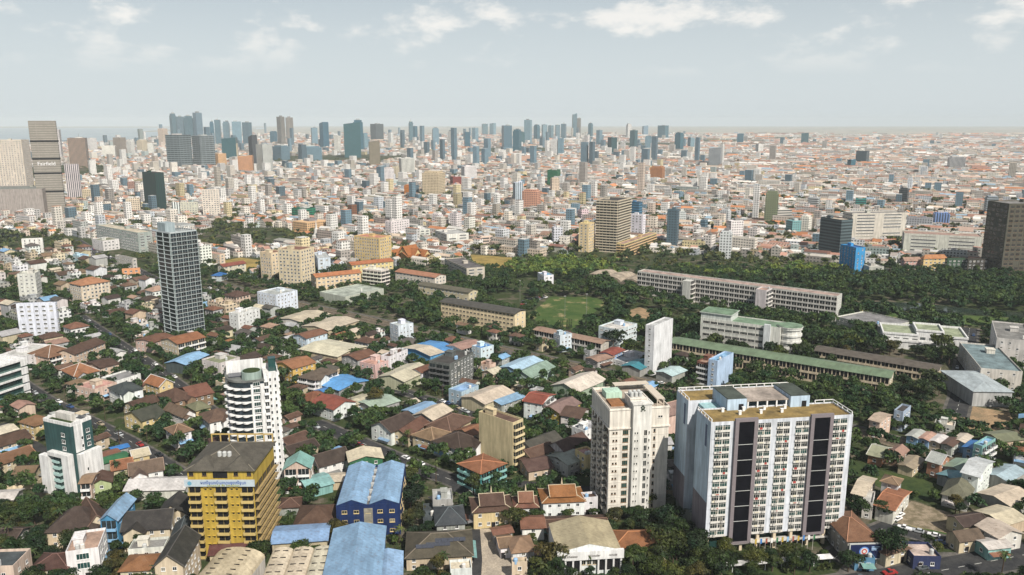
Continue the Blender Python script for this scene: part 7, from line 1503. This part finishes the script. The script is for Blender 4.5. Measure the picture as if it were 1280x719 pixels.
# built ground = everything occupied except the woods themselves
OG_B2 = OG_B.copy()
for r in AUTO:
    w_, d_, h_ = r['_d']; x_, y_ = r.location.x, r.location.y; i0 = int((x_ - OG_X0) / OG_S); j0 = int((y_ - OG_Y0) / OG_S); k = max(1, int(max(w_, d_) / 2 / OG_S))
    if 0 <= i0 - k and i0 + k < 700 and 0 <= j0 - k and j0 + k < 700: OG_B2[i0 - k:i0 + k + 1, j0 - k:j0 + k + 1] = True
WOODS_LEFT = []
for px_, py_, s_, kd, lb in ((832, 700, 1.35, 3, 'big dark tree at the foot of the black panelled slab, bottom centre'), (868, 702, 1.25, 1, 'large bright green tree with clumped crown beside the podium of the slab'), (850, 676, 1.0, 0, 'dark tree in the shade between the two big towers'), (690, 716, 1.2, 1, 'dense green tree left of the white arcaded hall'),
    (792, 705, .9, 0, 'dark round tree right of the white arcaded hall'), (810, 640, 1.0, 1, 'dark tree hugging the right base of the cream emblem tower'), (592, 622, 1.0, 5, 'dark upright tree in front of the teal curved balcony house'), (512, 610, 1.1, 0, 'leafy tree by the right wall of the deep blue hall, rear one'), (513, 640, 1.2, 1, 'leafy tree by the right wall of the deep blue hall, middle one'), (516, 664, 1.0, 0, 'fresh leafy tree by the right wall of the deep blue hall, front one'),
    (1110, 706, 1.1, 1, 'dark broad tree at the bottom right below the brown hipped house'), (1060, 715, 1.0, 0, 'dark tree in front of the billboard house'), (1100, 648, 1.0, 0, 'dark tree between terracotta row house and cream gabled house'), (470, 512, 1.2, 5, 'tall dark tree left of the greenish-grey sheet roofs'), (1112, 342, 1.3, 5, 'tall dark tree right of the bright blue netted building'), (330, 560, .9, 0, None)):
    tree(*at(px_, py_), s_, kd, label=lb)
    if lb: TREES[-1]['_auto'] = 0
near = tree_fill(GREENM, 6.2, .7, 1.0, 200) + tree_fill(~WOODM & ~GREENM, 6.2, .5, .8, 200, prob=.85)
near = [p for p in near if p[1] < 800]; near.sort(key=lambda p: p[1])
wood = [p for p in tree_fill(WOODM, 7.6, .8, 1.1, 999) if math.sin(p[0] * .055 + 1.1) + math.sin(p[1] * .061 + p[0] * .02) + math.sin(p[0] * .021 - p[1] * .034) < .95 + random.uniform(-.2, .4)]; wood.sort(key=lambda p: p[1])
print('near trees', len(near), 'wood', len(wood))
small = []
for k, (x, y) in enumerate(near):
    g_ = GREENM[int((x - OG_X0) / OG_S), int((y - OG_Y0) / OG_S)]
    if k < 190: tree(x, y, random.uniform(.65, 1.0) if g_ else random.uniform(.5, .95))
    else: small.append((x, y, random.uniform(.5, .95)))
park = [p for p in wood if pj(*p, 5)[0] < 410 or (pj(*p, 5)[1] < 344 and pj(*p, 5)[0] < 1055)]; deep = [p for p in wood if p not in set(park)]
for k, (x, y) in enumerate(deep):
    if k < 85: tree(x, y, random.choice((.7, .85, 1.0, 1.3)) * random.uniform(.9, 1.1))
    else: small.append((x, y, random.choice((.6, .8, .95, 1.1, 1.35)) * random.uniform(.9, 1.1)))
def wood_mass(name, pts, mats):
    V = []; 
    for x, y, s in pts:
        k = random.randrange(len(PROTO)); n = 300 if y < 700 else 200; v = leaf_cloud(PROTO[k][4], n, .95, random.randrange(9999)); t = random.uniform(0, 6.28); c, sn = math.cos(t), math.sin(t)
        v = np.stack([v[:, 0] * c - v[:, 1] * sn, v[:, 0] * sn + v[:, 1] * c, v[:, 2]], 1) * s; V.append(v + np.array([x, y, 0]))
    return mesh_quads(name, np.concatenate(V), 'leaf')
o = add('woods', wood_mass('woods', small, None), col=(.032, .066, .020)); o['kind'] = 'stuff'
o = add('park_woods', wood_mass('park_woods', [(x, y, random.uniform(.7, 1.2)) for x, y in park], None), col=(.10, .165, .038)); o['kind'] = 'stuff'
# scattered far greenery between the city roofs
far = []
for _ in range(5200):
    y = 700 * math.exp(random.random() * 1.55); x = random.uniform(-.7, .7) * y; i, j = int((x - OG_X0) / OG_S), int((y - OG_Y0) / OG_S)
    if 0 <= i < 700 and 0 <= j < 700 and OG_B2[i, j]: continue
    if pj(x, y, 0)[1] > 340: continue
    s = random.uniform(.6, 1.2)
    for q in range(random.choice((1, 1, 2, 4)) if y > 900 else 1): far.append((x + random.uniform(-9, 9), y + random.uniform(-9, 9), s))
V = np.concatenate([leaf_cloud(PROTO[random.randrange(6)][4], 70, 1.7, random.randrange(9999)) * s + np.array([x, y, 0]) for x, y, s in far])
o = add('city_greenery', mesh_quads('city_greenery', V, 'leaf'), col=(.065, .09, .03)); o['kind'] = 'stuff'
# bushes and weeds round the houses
bush = [(0, 0, .7, .9), (.8, .3, .6, .7), (-.7, .2, .5, .8)]; V = []
for _ in range(2600):
    y = random.uniform(235, 620); x = random.uniform(-.62, .62) * y; i, j = int((x - OG_X0) / OG_S), int((y - OG_Y0) / OG_S)
    if not (0 <= i < 700 and 0 <= j < 700) or OG_B2[i, j]: continue
    V.append(leaf_cloud(bush, 55, .34, random.randrange(9999)) * random.uniform(.7, 1.9) + np.array([x, y, 0]))
o = add('undergrowth', mesh_quads('undergrowth', np.concatenate(V), 'leaf'), col=(.034, .055, .018)); o['kind'] = 'stuff'
for px_, py_, h in ((600, 602, 8), (745, 712, 9), (735, 716, 7), (545, 604, 9), (150, 560, 10), (148, 600, 8), (440, 514, 9), (510, 560, 8), (905, 330, 11), (915, 330, 10), (925, 331, 12), (870, 331, 10), (1010, 330, 11), (155, 612, 7), (36, 676, 6), (1085, 700, 6)): palm(*at(px_, py_), h)
for x, y in near[5:170:7]: palm(x + 1.5, y + 1.5, random.choice((6, 7, 8, 9, 10)))
for k in range(6):
    x, y = at(698 + k * 2.6 + (3 if k > 2 else 0), 412 - k * .2); b = MB(); b.rings([(math.cos(t), math.sin(t)) for t in [q * math.pi / 4 for q in range(8)]], [(0, -.5), (2, .1), (7, -.75), (8, -.95)])
    t = thing('cypress', 'dark column-shaped cypress, number %d in the row at the edge of the sports field' % (k + 1), 'cypress', (x, y, 0), 0, 'cypresses by the sports field'); add('trunk', PROTO[4][1], t).scale = (.5, .5, .2); add('crown', mesh_quads('crown', np.concatenate([leaf_cloud([(0, 0, z, .9 - .08 * z)], 70, .3, k * 9 + int(z)) for z in (1, 2.2, 3.4, 4.6, 5.8, 6.8)]), 'leaf'), t, col=(.02, .04, .018))
    t['label'] = 'dark column-shaped cypress, %s from the left by the sports field' % ('first', 'second', 'third', 'fourth', 'fifth', 'sixth')[k]

# ------------------------------------------------------------------ cars, poles, lights
def car_parts(kind):
    b = MB(); L, W = (4.3, 1.75) if kind != 'pickup' else (5.0, 1.85)
    prof = [(-L / 2, .35), (L / 2, .35), (L / 2, .75), (L / 2 - .15, .88), (L * .2, .98), (-L * .46, 1.0), (-L / 2, .8)]
    n = len(prof); b.v = [(x, -W / 2, z) for x, z in prof] + [(x, W / 2, z) for x, z in prof]; b.f = [tuple(range(n)), tuple(range(2 * n - 1, n - 1, -1))] + [(i, (i + 1) % n, n + (i + 1) % n, n + i)[::-1] for i in range(n)]; b.m = [0] * len(b.f); body = b.mesh('body', ['car'])
    top = [(-L * .42, .985), (L * .19, .965), (L * .05, 1.42), (-L * .30, 1.45)] if kind != 'pickup' else [(-L * .1, .99), (L * .24, .97), (L * .12, 1.65), (-L * .08, 1.65)]
    b = MB(); b.v = [(x, -W / 2 + .06 + (.16 if z > 1.2 else 0), z) for x, z in top] + [(x, W / 2 - .06 - (.16 if z > 1.2 else 0), z) for x, z in top]; b.f = [(0, 1, 2, 3), (7, 6, 5, 4), (1, 5, 6, 2), (4, 0, 3, 7)]; b.m = [0] * 4; gl = b.mesh('windows', ['glass'])
    b = MB(); xs = (top[3][0], top[2][0]); z = top[2][1]; b.box(xs[0] - .02, xs[1] + .02, -W / 2 + .2, W / 2 - .2, z + .005, z + .06); rf = b.mesh('roof', ['car'])
    b = MB(); ring = [(.32 * math.cos(t * math.pi / 6), .32 * math.sin(t * math.pi / 6)) for t in range(12)]; b.rings(ring, [(0, 0), (.22, 0)]); b.v = [(p[0], p[2] - .11, p[1]) for p in b.v]; wh = b.mesh('wheel', ['rubber'])
    return body, gl, rf, wh, L, W
CARP = {k: car_parts(k) for k in ('car', 'pickup')}
CARS = []
def car(x, y, rz, col, cn, kind='car'):
    body, gl, rf, wh, L, W = CARP[kind]; c = thing('parked_car' if kind == 'car' else 'pickup_truck', None, 'car' if kind == 'car' else 'pickup', (x, y, .05), rz, 'cars on the streets')
    add('body', body, c, col=col); add('windows', gl, c); add('roof', rf, c, col=col)
    for sx in (-1, 1):
        for sy in (-1, 1): add('wheel', wh, c, (sx * L * .31, sy * (W / 2 - .09), .32))
    c['_auto'] = 1; c['_desc'] = '%s %s' % (cn, 'car' if kind == 'car' else 'pickup'); c['_px'] = pj(x, y, 1); CARS.append(c)
CC = [((.75, .75, .75), 'white'), ((.75, .75, .75), 'white'), ((.4, .42, .44), 'silver'), ((.02, .02, .025), 'black'), ((.08, .09, .10), 'dark grey'), ((.3, .03, .03), 'red'), ((.04, .08, .2), 'blue'), ((.3, .25, .18), 'beige')]
def park(px, n, off, gap=7):
    P = [np.array(at(*p)) for p in px]; seg = P[-1] - P[0]; L = np.linalg.norm(seg); t = seg / L; nn = np.array([-t[1], t[0]])
    for k in range(n):
        p = P[0] + t * L * (k + .5 + random.uniform(-.25, .25)) / n + nn * (off + random.uniform(-.3, .3)); c, cn = random.choice(CC); car(float(p[0]), float(p[1]), math.atan2(t[1], t[0]) + (math.pi if off > 0 else 0) + random.uniform(-.05, .05), c, cn, random.choice(('car', 'car', 'pickup')))
park([(1210, 415), (1200, 500)], 7, 3.6); park([(1210, 415), (1200, 500)], 6, -3.6); park([(560, 502), (590, 514)], 6, 2.4); park([(555, 500), (592, 516)], 6, -2.4); park([(810, 484), (850, 492)], 4, 9.5); park([(815, 486), (870, 498)], 5, -9.5); park([(480, 566), (525, 585)], 3, 2.4)
park([(100, 397), (188, 455)], 6, 2); park([(392, 530), (480, 566)], 5, -2.2); park([(18, 474), (108, 524)], 4, -1.8); park([(110, 526), (205, 578)], 4, 1.8); park([(960, 745), (1130, 722)], 4, -3); park([(1120, 662), (1170, 675)], 3, 2.2); park([(1170, 676), (1240, 688)], 5, -2.0); park([(165, 442), (222, 478)], 3, 2.2); park([(255, 360), (330, 382)], 7, 2.5); park([(95, 305), (165, 335)], 9, 3); park([(100, 303), (165, 335)], 8, -3); park([(360, 388), (430, 404)], 6, -2.4)
park([(60, 500), (108, 522)], 3, 2); park([(1060, 733), (1170, 716)], 3, 3); park([(330, 442), (362, 452)], 7, 0); park([(653, 378), (682, 370)], 10, 0); park([(655, 382), (686, 373)], 9, 3); park([(1060, 326), (1250, 342)], 12, 2.5)
for px_, py_ in ((1122, 650), (1125, 645)): x, y = at(px_, py_); car(x, y, R(35), (.75, .75, .75), 'white')
b = MB(); b.bar((0, 0, 0), (0, 0, 18), (.14, .08), n=6); POLE = b.mesh('pole', ['trim']); b = MB(); b.box(-.8, .8, -.2, .2, 17.8, 18.5); HEAD = b.mesh('lamp_head', ['trim'])
for k, (px_, py_, w_) in enumerate(((650, 377, 'left corner'), (677, 369, 'far left corner'), (706, 399, 'near edge'), (733, 396, 'near right edge'))): x, y = at(px_, py_); t = thing('floodlight', 'tall thin floodlight pole at the %s of the sports field' % w_, 'floodlight', (x, y, 0), 0, 'floodlights round the sports field'); add('pole', POLE, t, col='grey'); add('lamp_head', HEAD, t, col='grey')
b = MB(); b.bar((0, 0, 0), (0, 0, 8.5), (.16, .11), n=6); b.box(-.9, .9, -.06, .06, 7.7, 7.82); UPOLE = b.mesh('pole', ['bark'])
PN = 0
for ri in (0, 1, 2, 3, 5):
    pts, w = ROADS[ri]
    for p, q in zip(pts, pts[1:]):
        p, q = np.array(p), np.array(q); l = np.linalg.norm(q - p); t = (q - p) / l; n = np.array([-t[1], t[0]])
        for k in range(int(l / 34)):
            c = p + t * (k * 34 + 12) + n * (w / 2 + .9); 
            o = thing('utility_pole', None, 'utility pole', (float(c[0]), float(c[1]), 0), math.atan2(t[1], t[0]) + math.pi / 2, 'utility poles along the streets', me=UPOLE); o['_auto'] = 1; o['_desc'] = 'thin utility pole with a crossarm'; o['_px'] = pj(c[0], c[1], 6)

# ------------------------------------------------------------------ labels for everything placed in the loops: look first, then what it stands beside
ORD = ['nearest', 'second nearest', 'third nearest', 'fourth nearest', 'fifth nearest', 'sixth nearest', 'seventh nearest', 'eighth nearest', 'ninth nearest', 'tenth nearest', 'eleventh nearest', 'twelfth nearest', 'thirteenth nearest', 'fourteenth nearest', 'fifteenth nearest', 'sixteenth nearest']
def rel(dx, dy):
    if abs(dx) > abs(dy) * 1.6: return 'left of' if dx < 0 else 'right of'
    return 'behind' if dy < 0 else 'in front of'
groups = {}
for o in THINGS:
    if not o.get('_auto'): continue
    x, y = o['_px']; c = sorted(LM, key=lambda l: math.hypot(x - l[1], (y - l[2]) * 1.3)); L1, L2 = c[0], c[1]
    o['_dist'] = math.hypot(x - L1[1], y - L1[2]); o['_base'] = '%s %s the %s' % (o['_desc'], rel(x - L1[1], y - L1[2]), L1[0]); o['_near'] = ', near the ' + L2[0]
    groups.setdefault(o['_base'], []).append(o)
words_ = lambda s: len(s.split())
for base_, os_ in groups.items():
    if len(os_) == 1: os_[0]['label'] = base_; continue
    sub = {}
    for o in os_: sub.setdefault(base_ + o['_near'] if words_(base_ + o['_near']) <= 14 else base_, []).append(o)
    for s, ss in sub.items():
        ss.sort(key=lambda o: o['_dist'])
        for k, o in enumerate(ss): o['label'] = s if len(ss) == 1 else '%s %s' % (ORD[k] if k < len(ORD) else '%dth nearest' % (k + 1), s)
seen = {}
for o in THINGS:
    l = o.get('label')
    if l in seen:
        k = 2
        while '%s, number %d' % (l, k) in seen: k += 1
        l = ' '.join(l.split()[:13]) + ' , number %d' % k; l = l.replace(' ,', ','); print('DUP', l); o['label'] = l
    seen[l] = o
    for q in [q for q in o.keys() if q.startswith('_')]: del o[q]

from collections import Counter
print(Counter(o.get('category') for o in THINGS).most_common(12))
# ------------------------------------------------------------------ the hazy air: one closed box of even density round the camera and the whole scene
def haze():
    m = bpy.data.materials.new('hazy_air'); m.use_nodes = True; nt = m.node_tree; nt.nodes.clear(); out = nt.nodes.new('ShaderNodeOutputMaterial'); v = nt.nodes.new('ShaderNodeVolumePrincipled')
    v.inputs['Color'].default_value = (*HAZE_COLOR, 1); v.inputs['Density'].default_value = HAZE_DENSITY; v.inputs['Anisotropy'].default_value = -0.12; nt.links.new(v.outputs[0], out.inputs['Volume'])
    top = max((o.matrix_world.translation.z + max((c[2] for c in o.bound_box), default=0)) for o in scene.objects if o.type == 'MESH') + 6
    b = MB(); b.box(-30000, 30000, -600, 23500, -1.5, max(200.0, top)); o = add('haze', b.mesh('haze', [m])); o['kind'] = 'stuff'; print('haze top', top)
bpy.context.view_layer.update(); haze()
